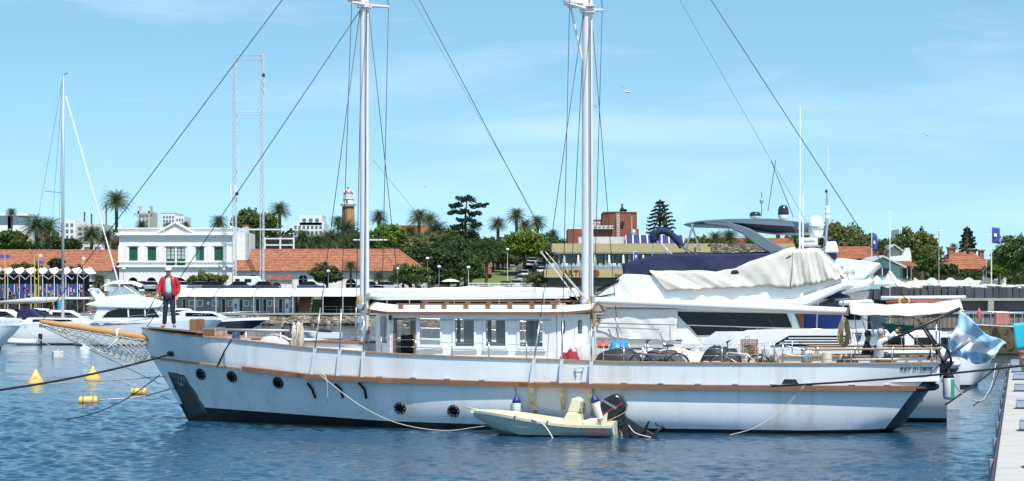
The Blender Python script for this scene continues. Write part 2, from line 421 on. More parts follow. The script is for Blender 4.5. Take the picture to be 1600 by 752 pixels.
# guard rail along the side (rubbing strake), wider where the shrouds land
def rub_w(px):
    w = 0.13
    for a, b in ((476, 605), (825, 965)):
        w += 0.16 * sm((px - a + 12) / 14) * sm((b + 12 - px) / 14)
    return w
for sg in (1, -1):
    fr = []; fr2 = []; thin = []
    for u in [i / 160 for i in range(161)]:
        r = hull_row('r', u); px = PX(W(r))[0]
        if px < 374: 
            thin.append([Vector((r.x, (r.y + .01) * sg, r.z + .03)), Vector((r.x, (r.y - 0.05) * sg, r.z + .02)), Vector((r.x, (r.y - 0.05) * sg, r.z - 0.03)), Vector((r.x, (r.y + .01) * sg, r.z - 0.04))]); continue
        w = rub_w(px) if px < 1425 else 0.13
        fr.append([Vector((r.x, (r.y + .02) * sg, r.z + .085)), Vector((r.x, (r.y - w) * sg, r.z + .07)), Vector((r.x, (r.y - w) * sg, r.z + 0.012)), Vector((r.x, (r.y + .02) * sg, r.z + 0.012))])
        fr2.append([Vector((r.x, (r.y + .02) * sg, r.z + .010)), Vector((r.x, (r.y - w - .02) * sg, r.z + .010)), Vector((r.x, (r.y - w - .02) * sg, r.z - 0.055)), Vector((r.x, (r.y + .02) * sg, r.z - 0.055))])
    sweep(thin, 'guard_moulding', m_teak2); sweep(fr, 'rubbing_strake', m_teak); sweep(fr2, 'rubbing_strake', m_teak)
    e = hull_row('r', 1.0)
    MB().tube([(e.x - .3, (e.y - .1) * sg, e.z), (e.x + .18, (e.y + .02) * sg, e.z), (e.x + .48, (e.y + .55) * sg, e.z), (e.x + .56, (e.y + 1.4) * sg, e.z)], 0.07, 8).build('stern_fender_strip', m_rubber, ship, smooth=True)
# small pads on the strake
for px in (590, 643, 697, 752, 866, 912, 975, 1032, 1090, 1148, 1207, 1264, 1330, 1386):
    x = S(px, 600, -2.5).x; u = (x - xs_r) / (xe_r - xs_r); r = hull_row('r', u); w = rub_w(px)
    MB().box((r.x, r.y - w * 0.6, r.z + 0.10), (0.16, 0.09, 0.04)).build('rail_cleat', m_galv, ship, bevel=0.01)
# black fairlead aft
p, n = hull_at(1234, 598)
MB().prism([p + Vector((a, -0.03, c)) for a, c in ((-.22, -.04), (-.15, .08), (.15, .08), (.22, -.04))], (0, .08, 0)).build('fairlead', m_dark, ship)
# portholes
m_port = mat('porthole_bronze', (0.045, 0.05, 0.055), 0.4, metal=0.5, var=0.3)
for (px, py) in ((313.5, 584.5), (362.5, 589.5), (435.5, 597), (624.5, 638), (710, 641.5)):
    p, n = hull_at(px, py); q = n.to_track_quat('Z', 'Y').to_matrix()
    o = MB().lathe([(0.105, 0.0), (0.105, 0.02), (0.115, 0.045), (0.165, 0.045), (0.175, 0.03), (0.175, -0.02)], p, 20, q).build('porthole', m_port, ship, smooth=True, sharp=40)
    MB().lathe([(0.0, 0.012), (0.104, 0.012), (0.104, 0.0)], p, 16, q).build('porthole_glass', m_dglass, o)
    for k in range(8):
        a = k * math.pi / 4; MB().blob(p + q @ Vector((0.14 * math.cos(a), 0.14 * math.sin(a), 0.048)), .014, .014, .014, 6, 4).build('bolt', m_galv, o)
# anchor plate on the bow with an anchor emblem
g = []
c0, c1, c2, c3 = (263, 581.5), (288, 586), (327, 648), (296, 655)
for i in range(9):
    t = i / 8; row = []
    for j in range(5):
        k = j / 4; a = [c0[m] + (c3[m] - c0[m]) * t for m in (0, 1)]; b = [c1[m] + (c2[m] - c1[m]) * t for m in (0, 1)]
        p, n = hull_at(a[0] + (b[0] - a[0]) * k, a[1] + (b[1] - a[1]) * k); row.append(p + n * 0.022)
    g.append(row)
pl = MB().grid(g).build('anchor_plate', mat('anchor_plate_steel', (0.06, 0.075, 0.075), 0.35, metal=0.3, var=0.5, scale=5), ship, smooth=True)
sd = pl.modifiers.new('solid', 'SOLIDIFY'); sd.thickness = 0.03
p, n = hull_at(284, 596); q = n.to_track_quat('Z', 'Y').to_matrix(); em = MB()
em.tube([p + q @ Vector((.12 * math.cos(a), .12 * math.sin(a), .05)) for a in [i * math.pi / 8 for i in range(16)]], 0.010, 6, closed=True)
em.tube([p + q @ Vector((0, -.09, .05)), p + q @ Vector((0, .08, .05))], .012, 6)
em.tube([p + q @ Vector((.07 * math.cos(a), -.02 + .07 * math.sin(a), .05)) for a in [R(200) + i * R(140) / 6 for i in range(7)]], .010, 6)
em.build('anchor_emblem', m_galv, pl)
# hawse pipe
p, n = hull_at(267.5, 552)
hz = MB().box(p + n * 0.03, (0.2, 0.12, 0.13), rot=n.to_track_quat('-Y', 'Z').to_matrix()).build('hawse_pipe', m_dark, ship, bevel=0.02)
HAWSE = W(p + n * 0.1)
# draft straps below the channels
for px, c in ((481, m_rubber), (524, m_rubber), (562, m_rubber)):
    a, n = hull_at(px + 2, 597); b, n2 = hull_at(px + 9, 608); c_, n3 = hull_at(px + 11, 622)
    MB().tube([a + n * .12, b + n2 * .05, c_ + n3 * .02], 0.035, 6).build('strap', c, ship)
m_strap = mat('yellow_strap', (0.45, 0.36, 0.18), 0.85, var=0.3, scale=8)
for px, bl in ((833, 645), (879, 640), (924, 648)):
    pts = []
    for k in range(7):
        h_, n = hull_at(px + 0.5 * k, 606 + (bl - 606) * k / 6); pts.append(h_ + n * (0.30 - 0.04 * k))
    d = MB()
    for a, b in zip(pts, pts[1:]): d.bar(a, b, .11, .012, up=(0, -1, 0.1))
    d.build('strap', m_strap, ship)
# name on the quarter
p, n = hull_at(1432, 575.5)
yaw = math.atan2(n.x, -n.y)
text_mesh('registration_lettering', 'REY 012808', 0.145, mat('lettering_brown', (0.05, 0.03, 0.03), 0.6), ship, p + n * 0.015, (R(90) - math.asin(max(-1, min(1, n.z))), 0, yaw), sx=1.18)

# ---- spars
fm = S(569.5, 480, 0); mm = S(918, 480, 0)
DECKZ = 1.9
fore = MB().tube([(fm.x, 0, 1.5), (fm.x, 0, 6), (fm.x, 0, 12.0), (fm.x, 0, 18.5)], [.135, .132, .128, .10], 20).build('foremast', m_mastw, ship, smooth=True, sharp=60)
main = MB().tube([(mm.x, 0, 1.4), (mm.x, 0, 6), (mm.x, 0, 12.2), (mm.x, 0, 19.5)], [.165, .162, .145, .11], 20).build('mainmast', m_mastw, ship, smooth=True, sharp=60)
for mo, x, r in ((fore, fm.x, .13), (main, mm.x, .155)):
    MB().box((x + r * 0.55, -r * 0.95, 7), (.035, .05, 10)).build('sail_track', m_galv, mo)
    for z in (2.6, 3.2): MB().lathe([(r + .01, -.06), (r + .035, -.05), (r + .035, .05), (r + .01, .06)], (x, 0, z), 20).build('mast_band', m_galv, mo, smooth=True, sharp=40)
    for z, s_ in ((2.95, -1), (3.35, -1)):
        q = Matrix.Rotation(R(90), 3, 'X')
        MB().lathe([(.09, 0), (.09, .05), (.06, .08), (.06, .14), (.09, .16), (.09, .18)], (x - r * .3, -r, z), 14, q).build('winch', m_steel, mo, smooth=True, sharp=40)
zf = S(569, 10).z; zm = S(918, 18).z
# spreaders
sp = MB(); yn = -1.35
a_n, a_f = S(549.5, 4, -1.3), S(607, 11, 1.3)
sp.tube([(fm.x, 0, zf + .05), a_n], [.06, .035], 8); sp.tube([(fm.x, 0, zf + .02), a_f], [.06, .035], 8)
sp.box((fm.x, 0, zf), (.34, .34, .1)); sp.box((fm.x - .25, -.15, zf + .18), (.4, .3, .08)); sp.build('spreader', m_mastw, fore)
a_n2, a_f2 = S(890, 6, -1.3), S(941, 16, 1.3)
sp = MB(); sp.tube([(mm.x, 0, zm + .05), a_n2], [.06, .035], 8); sp.tube([(mm.x, 0, zm + .02), a_f2], [.06, .035], 8); sp.box((mm.x, 0, zm), (.38, .38, .1)); sp.build('spreader', m_mastw, main)
rb = MB(); c = S(897, 2, -0.15); rb.lathe([(.0, -.12), (.3, -.1), (.33, 0), (.3, .08), (0.0, .12)], c, 18); rb.build('radar_scanner', m_gel, main, smooth=True, sharp=40)
rb = MB(); rb.box(c + Vector((.2, .05, -.14)), (.75, .3, .05)); rb.tube([c + Vector((-.1, 0, -.16)), (mm.x - .14, -.05, zm - 1.35)], .03, 8); rb.build('radar_bracket', m_mastw, main)
# shrouds and their chainplates
def line(a, b, r, m, name, parent=ship, sg=0.0, n=6):
    pts = sag(a, b, sg) if sg else [a, b]
    return MB().tube(pts, r, n).build(name, m, parent, smooth=True)
m_plate = mat('chainplate_white', (0.44, 0.47, 0.52), 0.4, var=0.15, scale=3)
m_platered = mat('chainplate_red', (0.4, 0.06, 0.05), 0.6, var=0.2)
def chain(pxtop, pytop, pxbot, far, attach, lower):
    for sg in ((-1, 1)):
        x = S(pxtop, 545, -2.35).x; u = (x - xs_s) / (xe_s - xs_s); s = hull_row('s', u); rr = hull_row('r', max(0, (S(pxbot, 595, -2.4).x - xs_r) / (xe_r - xs_r)))
        w = 0.26
        top = Vector((s.x, (s.y - .09) * -sg * -1 if sg < 0 else -(s.y - .09), s.z + (0.02)))
        top.y = (s.y - .09) if sg < 0 else -(s.y - .09)
        bot = Vector((rr.x, (rr.y - w) if sg < 0 else -(rr.y - w), rr.z + .04))
        cp = MB().bar(bot, top + (top - bot) * 0.06, .095, .02, up=(0, -1, 0)).build('chainplate', m_plate, ship)
        ts = top + (attach[0 if sg < 0 else 1] - top).normalized() * 1.15
        MB().tube([top, ts], .022, 8).build('turnbuckle', m_steel, cp, smooth=True)
        line(ts, attach[0 if sg < 0 else 1], .0105, m_wire, 'shroud')
zt = zf - .12
for (pt, pb, att) in ((486, 482, [(fm.x - .1, -.1, zt), (fm.x - .1, .1, zt)]), (527, 525, [a_n, a_f]), (566, 565, [(fm.x + .1, -.1, zt), (fm.x + .1, .1, zt)])):
    chain(pt, 0, pb, 0, [Vector(q) for q in att], 0)
zt2 = zm - .12
for (pt, pb, att) in ((837, 833, [(mm.x - .1, -.12, zt2), (mm.x - .1, .12, zt2)]), (880, 879, [a_n2, a_f2]), (926, 926, [(mm.x + .1, -.12, zt2), (mm.x + .1, .12, zt2)])):
    chain(pt, 0, pb, 0, [Vector(q) for q in att], 0)
for tip, x in ((a_n, fm.x), (a_f, fm.x), (a_n2, mm.x), (a_f2, mm.x)):
    line(tip, (x, 0, 18.3), .0105, m_wire, 'shroud')
# red line on a chainplate
# stays
BT = S(64, 503)          # bowsprit tip
def stay_through(base, px, py):   # extend a stay from base through a photo pixel up to 18 m on the centre plane
    q = S(px, py); return base + (q - base) * ((18.0 - base.z) / (q.z - base.z))
line(BT + Vector((0.05, 0, .06)), stay_through(BT, 441, 0), .012, m_wire, 'forestay')
ST = S(229, 512); line(ST, (fm.x - .12, 0, zf - .1), .012, m_wire, 'forestay')
GN = S(903, 470, -.2)
line(GN, stay_through(GN, 655, 0), .010, m_wire, 'running_stay')
line(GN + Vector((.1, .25, 0)), stay_through(GN, 640, 0) + Vector((0, .3, 0)), .004, m_wire, 'running_stay')
bk = MB(); q0 = S(846, 395, -.15); q1 = S(903, 468, -.15); bk.tube([q0, q1], .022, 6); bk.tube([q0 + Vector((.12, 0, .02)), q1 + Vector((.25, 0, 0))], .018, 6); bk.tube([S(868, 415, -.1), S(910, 462, -.1)], .018, 6)
bk.blob(q0, .04, .035, .05, 8, 6); bk.build('tackle', m_rope, ship)
SB = S(1477, 563, 0); line(SB, stay_through(SB, 1111, 0), .012, m_wire, 'backstay')
line(S(1330, 470, .3), stay_through(S(1330, 470, .3), 1062, 0), .005, m_wire, 'topping_lift')
# booms
fb0, fb1 = S(579, 463, -.05), S(889, 460.5, -.05)
fbm = MB().tube([fb0, fb0.lerp(fb1, .03), fb0.lerp(fb1, .5), fb1], [.08, .115, .12, .11], 14).build('fore_boom', m_mastw, ship, smooth=True, sharp=50)
g = []
for i in range(41):
    t = i / 40; c = fb0.lerp(fb1, .02 + .95 * t) + Vector((0, 0, .13)); row = []
    k = (0.75 + .25 * math.sin(t * 40) * .3) * (min(1, t * 12) * min(1, (1 - t) * 10)) ** .4
    for j in range(12):
        a = 2 * math.pi * j / 12; row.append(c + Vector((0, .13 * math.cos(a) * k, .13 * math.sin(a) * k + .02 * math.sin(9 * t + j))))
    g.append(row)
MB().grid(g, closed=True).build('furled_sail', m_sail, fbm, smooth=True)
mb0, mb1 = S(930, 470, -.05), S(1326, 487, -.05)
mbm = MB().tube([mb0, mb0.lerp(mb1, .04), mb0.lerp(mb1, .6), mb1], [.09, .11, .115, .105], 16).build('main_boom', m_mastw, ship, smooth=True, sharp=50)
gn = MB(); gn.box(mb0 + Vector((-.12, 0, .05)), (.28, .16, .2)); gn.box(fb0 + Vector((-.06, 0, 0)), (.2, .14, .18)); gn.build('gooseneck', m_galv, ship, bevel=.02)
# topping lines at the boom foot
line(S(645, 470, 0), S(583, 360, 0), .006, m_wire, 'lazy_jack'); line(S(760, 466, 0), S(583, 250, 0), .005, m_wire, 'lazy_jack')
# ---- bowsprit
hl = S(243, 531); ax = (BT - hl)
bsp = MB().tube([hl, hl + ax * .1, hl + ax * .5, hl + ax * .9, BT], [.125, .128, .115, .085, .06], 16).build('bowsprit', m_spar, ship, smooth=True, sharp=50)
cc = hl + ax * .32
MB().tube([cc + Vector((0, .14 * math.cos(a), .14 * math.sin(a))) for a in [i * math.pi / 8 for i in range(16)]], .035, 8, closed=True).build('bowsprit_band', m_white, bsp, smooth=True)
MB().tube([cc + Vector((0, -.1, -.12)), cc + Vector((-.05, -.16, -.25)), cc + Vector((-.38, -.2, -.52))], .032, 8).build('bowsprit_strut', m_white, bsp, smooth=True)
MB().box(BT + Vector((.05, 0, -.1)), (.18, .1, .14)).build('bowsprit_fitting', m_galv, bsp)
# net below the bowsprit: two sides of diamond mesh meeting at a foot rope
LOW = [S(66, 506), S(110, 529), S(150, 547), S(185, 560), S(213, 566), S(229, 560)]
low = smooth_path(LOW, 8); nt_ = MB()
def at_low(t): k = t * (len(low) - 1); i = min(int(k), len(low) - 2); return low[i].lerp(low[i + 1], k - i)
NC, NR = 34, 9
for sg in (-1, 1):
    gp = []
    for i in range(NC + 1):
        t = i / NC; a = hl + ax * (1 - t * 0.96) + Vector((0, sg * (.10 + .38 * math.sin(math.pi * min(1, t * 1.05))), -.05)); b = at_low(t) + Vector((0, sg * .05, 0))
        gp.append([a.lerp(b, j / NR) + Vector((rnd.uniform(-.02, .02), sg * .10 * math.sin(math.pi * j / NR), rnd.uniform(-.02, .02))) for j in range(NR + 1)])
    for i in range(NC):
        for j in range(NR):
            if (i + j) % 2 == 0: nt_.tube([gp[i][j], gp[i + 1][j + 1]], .0085, 4, caps=False)
            else: nt_.tube([gp[i + 1][j], gp[i][j + 1]], .0085, 4, caps=False)
    nt_.tube([q[0] for q in gp], .014, 5)
nt_.tube(low, .018, 6)
nt_.build('bowsprit_net', m_rope, bsp)
line(S(232, 545), S(247, 526, -.2), .012, m_rope, 'net_lashing', bsp)
line(BT + Vector((0, 0, -.12)), S(250, 600, -.2), .010, m_wire, 'bobstay')
# bow platform + bitts
MB().prism([S(232, 513, -.5) + Vector((0, 0, .0)), S(300, 519, -1.15), S(318, 521, -1.2), S(318, 521, 1.2), S(300, 519, 1.15), S(232, 513, .5)], (0, 0, .05)).build('foredeck_platform', m_teak2, ship)
b1 = MB(); c = S(308, 526, 0)

for y in (-.28, .28): MB().box(c + Vector((0, y, .2)), (.2, .2, .62)).build('bitt_post', m_teak, ship, bevel=.03)
MB().tube([c + Vector((0.02, -.6, .12)), c + Vector((0.02, .6, .12))], .06, 10).build('bitt_crossbar', m_teak, ship, smooth=True)
MB().box(S(336, 521, -.3) + Vector((0, 0, .05)), (.5, .4, .26)).build('deck_box', m_teak, ship, bevel=.02)
ra, rb_ = S(318, 515, -.7), S(452, 517, -1.1)
hr = MB().tube([ra, rb_], .04, 10); 
for t in (.15, .5, .9): q = ra.lerp(rb_, t); hr.tube([q, q - Vector((0, 0, .75))], .03, 8)
hr.build('spare_spar', m_galv, ship, smooth=True)
# trunk cabin forward of the wheelhouse
MB().prism([S(395, 545, -.95) , S(560, 556, -1.0), S(560, 536, -1.0), S(420, 529, -.95)], (0, 1.9, 0)).build('trunk_cabin', m_white, ship, bevel=.05)
MB().prism([S(392, 532, -1.0), S(560, 538, -1.05), S(560, 535, -1.05), S(392, 529, -1.0)], (0, 2.0, 0)).build('trunk_cabin_edge', m_teak, ship)
# ---- wheelhouse
def wall_with_openings(x0, x1, y, z0, z1, ops, th=.06):
    """wall in the local xz plane with rectangular openings; ops = (xa, xb, za, zb)"""
    d = MB(); cuts = sorted(set([x0, x1] + [o[0] for o in ops] + [o[1] for o in ops]))
    for a, b in zip(cuts, cuts[1:]):
        mid = (a + b) / 2; op = [o for o in ops if o[0] <= mid <= o[1]]
        segs = [(z0, z1)]
        for o in op:
            ns = []
            for s0, s1 in segs:
                if o[2] > s0: ns.append((s0, min(o[2], s1)))
                if o[3] < s1: ns.append((max(o[3], s0), s1))
            segs = ns
        for s0, s1 in segs:
            if s1 - s0 > 1e-4: d.box(((a + b) / 2, y, (s0 + s1) / 2), (b - a, th, s1 - s0))
    return d
wh = MB(); YN, YF = -1.45, 1.45
x0, x1 = S(612, 520, YN).x, S(869, 520, YN).x
ztop = S(740, 491, YN).z; zbot = 1.2
wins = [(614.5, 650, 497, 590), (656.5, 688, 497, 539), (711.5, 741, 498.5, 541), (759.5, 790, 499.5, 541), (812.5, 848, 499, 541.5)]
ops = []
for a, b, t, bt in wins: pa = S(a, bt, YN); pb = S(b, t, YN); ops.append((pa.x, pb.x, max(pa.z, zbot + .05), pb.z))
m_wh = mat('wheelhouse_white', (0.76, 0.77, 0.79), 0.4, var=0.03, scale=2, dirt=(0.5, 0.45, 0.4), dirt_amt=0.12)
near = wall_with_openings(x0, x1, YN, zbot, ztop, ops)
house = near.build('wheelhouse', m_wh, ship)
wall_with_openings(x0, x1, YF, zbot, ztop, [(o[0], o[1], max(o[2], 2.05), o[3]) for o in ops]).build('wheelhouse_wall', m_wh, house)
# canted ends with arched windows
def canted(xa, ya, xb, yb, arch_list, name):
    a = Vector((xa, ya, 0)); b = Vector((xb, yb, 0)); dv = (b - a); ln = dv.length; dv.normalize(); nrm = Vector((dv.y, -dv.x, 0))
    loc = wall_with_openings(0, ln, 0, zbot, ztop, [(u0 * ln, u1 * ln, zl, zh) for (u0, u1, zl, zh) in arch_list], .06)
    rot = Matrix((dv, Vector((-dv.y, dv.x, 0)), Vector((0, 0, 1)))).transposed()
    loc.v = [tuple(a + rot @ Vector(v)) for v in loc.v]
    o = loc.build(name, m_wh, house)
    for (u0, u1, zl, zh) in arch_list:
        # arched head filler and dark glass
        w = (u1 - u0) * ln; cx = (u0 + u1) / 2 * ln; d = MB(); r = w / 2
        for s_ in (-1, 1):
            arc = [Vector((cx + s_ * r * math.cos(t), -.031, zh - r * .55 + r * .55 * math.sin(t))) for t in [i * math.pi / 2 / 6 for i in range(7)]]
            arc.append(Vector((cx + s_ * r, -.031, zh)))
            d.prism([a + rot @ q for q in arc], rot @ Vector((0, .062, 0)))
        d.build('window_arch', m_wh, o)
        MB().box(a + rot @ Vector((cx, 0.0, (zl + zh) / 2)), (w, .008, zh - zl), rot=rot).build('window_pane', m_glass, o)
    return o
zA, zB = S(590, 536, -1.2).z, S(590, 493, -1.2).z
canted(x0 - .62, -.75, x0 - .02, YN, [(.28, .78, zA, zB)], 'wheelhouse_wall')
canted(x0 - .02, YF, x0 - .62, .75, [(.28, .78, zA, zB)], 'wheelhouse_wall')
canted(x0 - .62, .75, x0 - .62, -.75, [(.15, .45, zA, zB), (.55, .85, zA, zB)], 'wheelhouse_wall')
zA2, zB2 = S(890, 522, -1.2).z, S(890, 500, -1.2).z
canted(x1 + .02, YN, x1 + .72, -.75, [(.12, .26, zA2, zB2), (.68, .84, zA2, zB2)], 'wheelhouse_wall')
canted(x1 + .72, .75, x1 + .02, YF, [(.3, .7, zA2, zB2)], 'wheelhouse_wall')
canted(x1 + .72, -.75, x1 + .72, .75, [(.3, .7, zA2, zB2)], 'wheelhouse_wall')
# window frames + panes
for k, (xa, xb, za, zb) in enumerate(ops):
    if k == 0: continue
    d = MB(); fw = .07; y = YN - .035
    d.box(((xa + xb) / 2, y, zb + fw / 2), (xb - xa + 2 * fw, .05, fw)); d.box(((xa + xb) / 2, y, za - fw / 2), (xb - xa + 2 * fw, .05, fw))
    d.box((xa - fw / 2, y, (za + zb) / 2), (fw, .05, zb - za)); d.box((xb + fw / 2, y, (za + zb) / 2), (fw, .05, zb - za))
    o = d.build('window', m_wh, house, bevel=.008)
    MB().box(((xa + xb) / 2, YN + .02, (za + zb) / 2), (xb - xa - .002, .006, zb - za - .002)).build('pane', m_glass, o)
    if k >= 2:   # rounded dark inner frame and a mullion
        MB().box((xa + (xb - xa) * (.16 if k != 4 else .5), YN + .05, (za + zb) / 2), (.09 if k < 3 else .1, .04, zb - za - .01)).build('mullion', m_dark, o)
        MB().box(((xa + xb) / 2, YN + .05, za + .06), (xb - xa - .01, .04, .1)).build('sill', m_dark, o)
    d = MB(); d.box(((xa + xb) / 2, YN - .05, za - .11), (xb - xa + .2, .07, .03)); d.build('drip_sill', m_wh, o)
# sliding door rail, lamp, door jamb
xa, xb, za, zb = ops[0]
MB().box(((x0 + x1) / 2 + .1, YN - .05, ztop - .16), (x1 - x0 - .5, .04, .025)).build('door_track', m_galv, house)
d = MB(); d.box((xa + .04, YN, 1.9), (.07, .10, 1.5)); d.box((xb - .03, YN, 1.9), (.05, .10, 1.5)); d.box(((xa + xb) / 2, YN, zb - .03), (xb - xa, .1, .05)); d.build('door_frame', m_teak, house)
MB().box((xa - .07, YN - .06, ztop - .1), (.07, .08, .13)).build('deck_lamp', m_dark, house)
xa, xb, za, zb = ops[1]
MB().tube([(xa + .1, YN - .06, za - .12), (xa + .12, YN - .09, za - .12), (xb - .12, YN - .09, za - .12), (xb - .1, YN - .06, za - .12)], .014, 6).build('door_handle', m_steel, house)
# interior: floor, helm seat, wheel
MB().box(((x0 + x1) / 2, 0, 1.22), (x1 - x0, 2.8, .04)).build('sole', m_teak, house)
d = MB(); q = S(640, 530, -.2); d.box((q.x, -.2, 2.28), (.42, .45, .5)); d.box((q.x - .05, -.2, 1.9), (.5, .5, .12)); d.box((q.x, -.2, 1.55), (.15, .15, .7)); d.build('helm_seat', m_dark, house, bevel=.04)
d = MB(); d.box((x0 + .35, 0, 1.62), (.5, 2.0, .8)); d.build('helm_console', m_teak, house, bevel=.03)
d = MB(); d.box(((x0 + x1) / 2 + .9, .6, 1.5), (2.6, .8, .55)); d.build('settee', m_teak, house, bevel=.03)
# roof: cambered, overhanging, with teak battens
def roof_pt(tx, ty):   # tx 0..1, ty -1..1
    xl, xr = x0 - .82, x1 + .92
    x = xl + (xr - xl) * tx
    e = min(tx, 1 - tx) * (xr - xl); wid = 0.92 + .78 * sm(min(1, e / .85))
    rise = .13 * (1 - min(1, e / .9)) ** 2
    return Vector((x, ty * wid, ztop + .05 + rise * 0.6 + .20 * (1 - ty * ty)))
txs = [0, .02, .05, .08, .12] + [.12 + .76 * i / 16 for i in range(1, 16)] + [.88, .92, .95, .98, 1]
tys = [-1, -.92, -.7, -.4, 0, .4, .7, .92, 1]
g = [[roof_pt(a, b) for b in tys] for a in txs]; g2 = [[p - Vector((0, 0, .05)) for p in row] for row in g]
d = MB(); d.grid(g); d.grid(g2)
roof = d.build('roof', m_white, house, smooth=True, sharp=40)
ring = [g[0][k] for k in range(9)] + [g[i][8] for i in range(1, len(g))] + [g[-1][k] for k in range(7, -1, -1)] + [g[i][0] for i in range(len(g) - 2, 0, -1)]
fr = []
for i, p in enumerate(ring):
    c = Vector(((x0 + x1) / 2, 0, p.z)); o_ = (Vector((p.x, p.y, 0)) - Vector((c.x, 0, 0))).normalized()
    nn = Vector((0, -1 if p.y < 0 else 1, 0)) if 8 < i % 1000 and abs(abs(p.y) - 1.7) < .02 else o_
    fr.append([p + nn * .03 + Vector((0, 0, .015)), p + nn * .03 - Vector((0, 0, .055)), p - nn * .03 - Vector((0, 0, .056)), p - nn * .03 + Vector((0, 0, .016))])
fr.append(fr[0]); d = MB(); d.grid([f + [f[0]] for f in fr]); d.build('roof_edge', m_teak, roof)
for ty, a, b in ((-.72, .14, .86), (.35, .18, .9)):
    fr = []
    for i in range(33):
        t = a + (b - a) * i / 32; p = roof_pt(t, ty); fr.append([p + Vector((0, -.05, .11)), p + Vector((0, -.05, .15)), p + Vector((0, .05, .15)), p + Vector((0, .05, .11))])
    h = sweep(fr, 'roof_handrail', m_teak, parent=roof)
    for i in range(8):
        p = roof_pt(a + .02 + (b - a - .04) * i / 7, ty); MB().box(p + Vector((0, 0, .055)), (.13, .09, .11)).build('handrail_block', m_teak, roof)
# ---- stanchions and lifelines
def stanchions(lst, yl_off=.06, hgt=None, name='stanchion'):
    tops = []
    for px, pt, pb in lst:
        x = S(px, 555, -2.4).x; u = (x - xs_s) / (xe_s - xs_s); s = hull_row('s', u)
        t = S(px, pt, s.y + yl_off); base = Vector((s.x, s.y + yl_off, s.z + .04)); t = Vector((s.x, s.y + yl_off, t.z)); tops.append((base, t))
        MB().tube([base, t], .018, 8).build(name, m_steel, ship, smooth=True); MB().blob(t, .026, .026, .03, 8, 6).build('stanchion_cap', m_steel, ship, smooth=True)
        MB().tube([mir(base), mir(t)], .018, 8).build(name, m_steel, ship, smooth=True)
    for (b0, t0), (b1_, t1) in zip(tops, tops[1:]):
        for k in (.95, .48):
            for f_ in (lambda v: v, mir): MB().tube(sag(f_(b0.lerp(t0, k)), f_(b1_.lerp(t1, k)), .01, 6), .006, 5).build('lifeline', m_steel, ship, smooth=True)
stanchions([(591.6, 528, 551), (647.5, 530, 555), (705, 535, 557), (763.5, 536, 560), (822.7, 537, 561)])
stanchions([(943, 543, 564), (974.7, 544, 565), (1004, 541, 567), (1065.5, 543, 568), (1127.6, 544, 568), (1191, 539, 568), (1222, 537, 569), (1262, 546, 569)])
# teak-topped pushpit aft
tp = []
for px in (1267, 1330, 1394, 1456):
    x = S(px, 568, -1.9).x; u = min(1, (x - xs_s) / (xe_s - xs_s)); s = hull_row('s', u); b = Vector((s.x, s.y + .08, s.z + .03)); t = Vector((s.x, s.y + .08, zat(s.x, s.y + .08, [(1260, 546.5), (1465, 545)]))); tp.append(t)
    for f_ in (lambda v: v, mir): MB().tube([f_(b), f_(t)], .022, 8).build('rail_post', m_steel, ship, smooth=True)
for f_ in (lambda v: v, mir):
    MB().tube([f_(tp[0] + Vector((-.25, 0, 0)))] + [f_(t) for t in tp] + [f_(tp[-1] + Vector((.25, .1, 0)))], .03, 8).build('teak_handrail', m_teak2, ship, smooth=True)
    MB().tube([f_(t - Vector((0, 0, .26))) for t in tp], .008, 6).build('lifeline', m_steel, ship, smooth=True)
# ---- white hand grip on the bulwark
p, n = hull_at(904, 590); q, n = hull_at(904, 574)
MB().tube([p + n * .02 + Vector((-.07, 0, 0)), q + n * .05 + Vector((-.12, 0, 0)), q + n * .05 + Vector((.12, 0, 0)), p + n * .02 + Vector((.07, 0, 0))], .014, 6).build('boarding_step', m_steel, ship)
# aft coaming / deckhouse low
MB().prism([S(1215, 572, -.9), S(1470, 570, -.9), S(1470, 556, -.9), S(1225, 558, -.9)], (0, 1.8, 0)).build('aft_coaming', m_white, ship, bevel=.04)
MB().prism([S(1215, 559, -.95), S(1470, 557, -.95), S(1470, 554.5, -.95), S(1215, 556.5, -.95)], (0, 1.9, 0)).build('aft_coaming_trim', m_teak2, ship)
# ---- stern gallows, davit spars, awning
def spar(a, b, r, m, name='davit_spar'): return MB().tube([a, b], r, 10).build(name, m, ship, smooth=True)
spar(S(1366, 543, -1.3), S(1500, 482, -1.0), .045, m_dark); spar(S(1372, 540, -1.2), S(1502, 482, -.7), .03, m_galv)
spar(S(1391, 509, -.6), S(1446, 490, -.3), .05, m_mastw); spar(S(1438, 505, -1.1), S(1462, 543, -1.3), .04, m_dark); spar(S(1441, 505, -.9), S(1466, 541, -1.1), .03, m_dark)
spar(S(1418, 520, -1.1), S(1446, 545, -1.3), .025, m_dark); spar(S(1463, 500, -.8), S(1463, 562, -.9), .022, m_steel); spar(S(1468, 500, .8), S(1468, 562, .9), .022, m_steel)
spar(S(1412, 491, .2), S(1412, 548, .2), .022, m_steel)
spar(S(1474, 563, -.6), S(1516, 531, -1.2), .05, m_galv); spar(S(1470, 570, -.5), S(1488, 545, -.4), .06, m_dark); spar(S(1462, 545, -1.0), S(1480, 580, -.6), .045, m_dark)
d = MB(); d.tube(smooth_path([S(1450, 562, -1.2), S(1462, 540, -1.3), S(1478, 543, -1.0), S(1486, 566, -.6), S(1474, 584, -.5)], 5), .035, 8); d.build('stern_gallows', m_dark, ship, smooth=True)
for px, a, b in ((1345, 491, 520), (1358, 491, 524), (1376, 493, 530), (1335, 493, 562), (1400, 492, 515)):
    MB().tube([S(px, a, -.4), S(px + 8, b, -.9)], .014, 6).build('awning_strut', m_steel, ship)
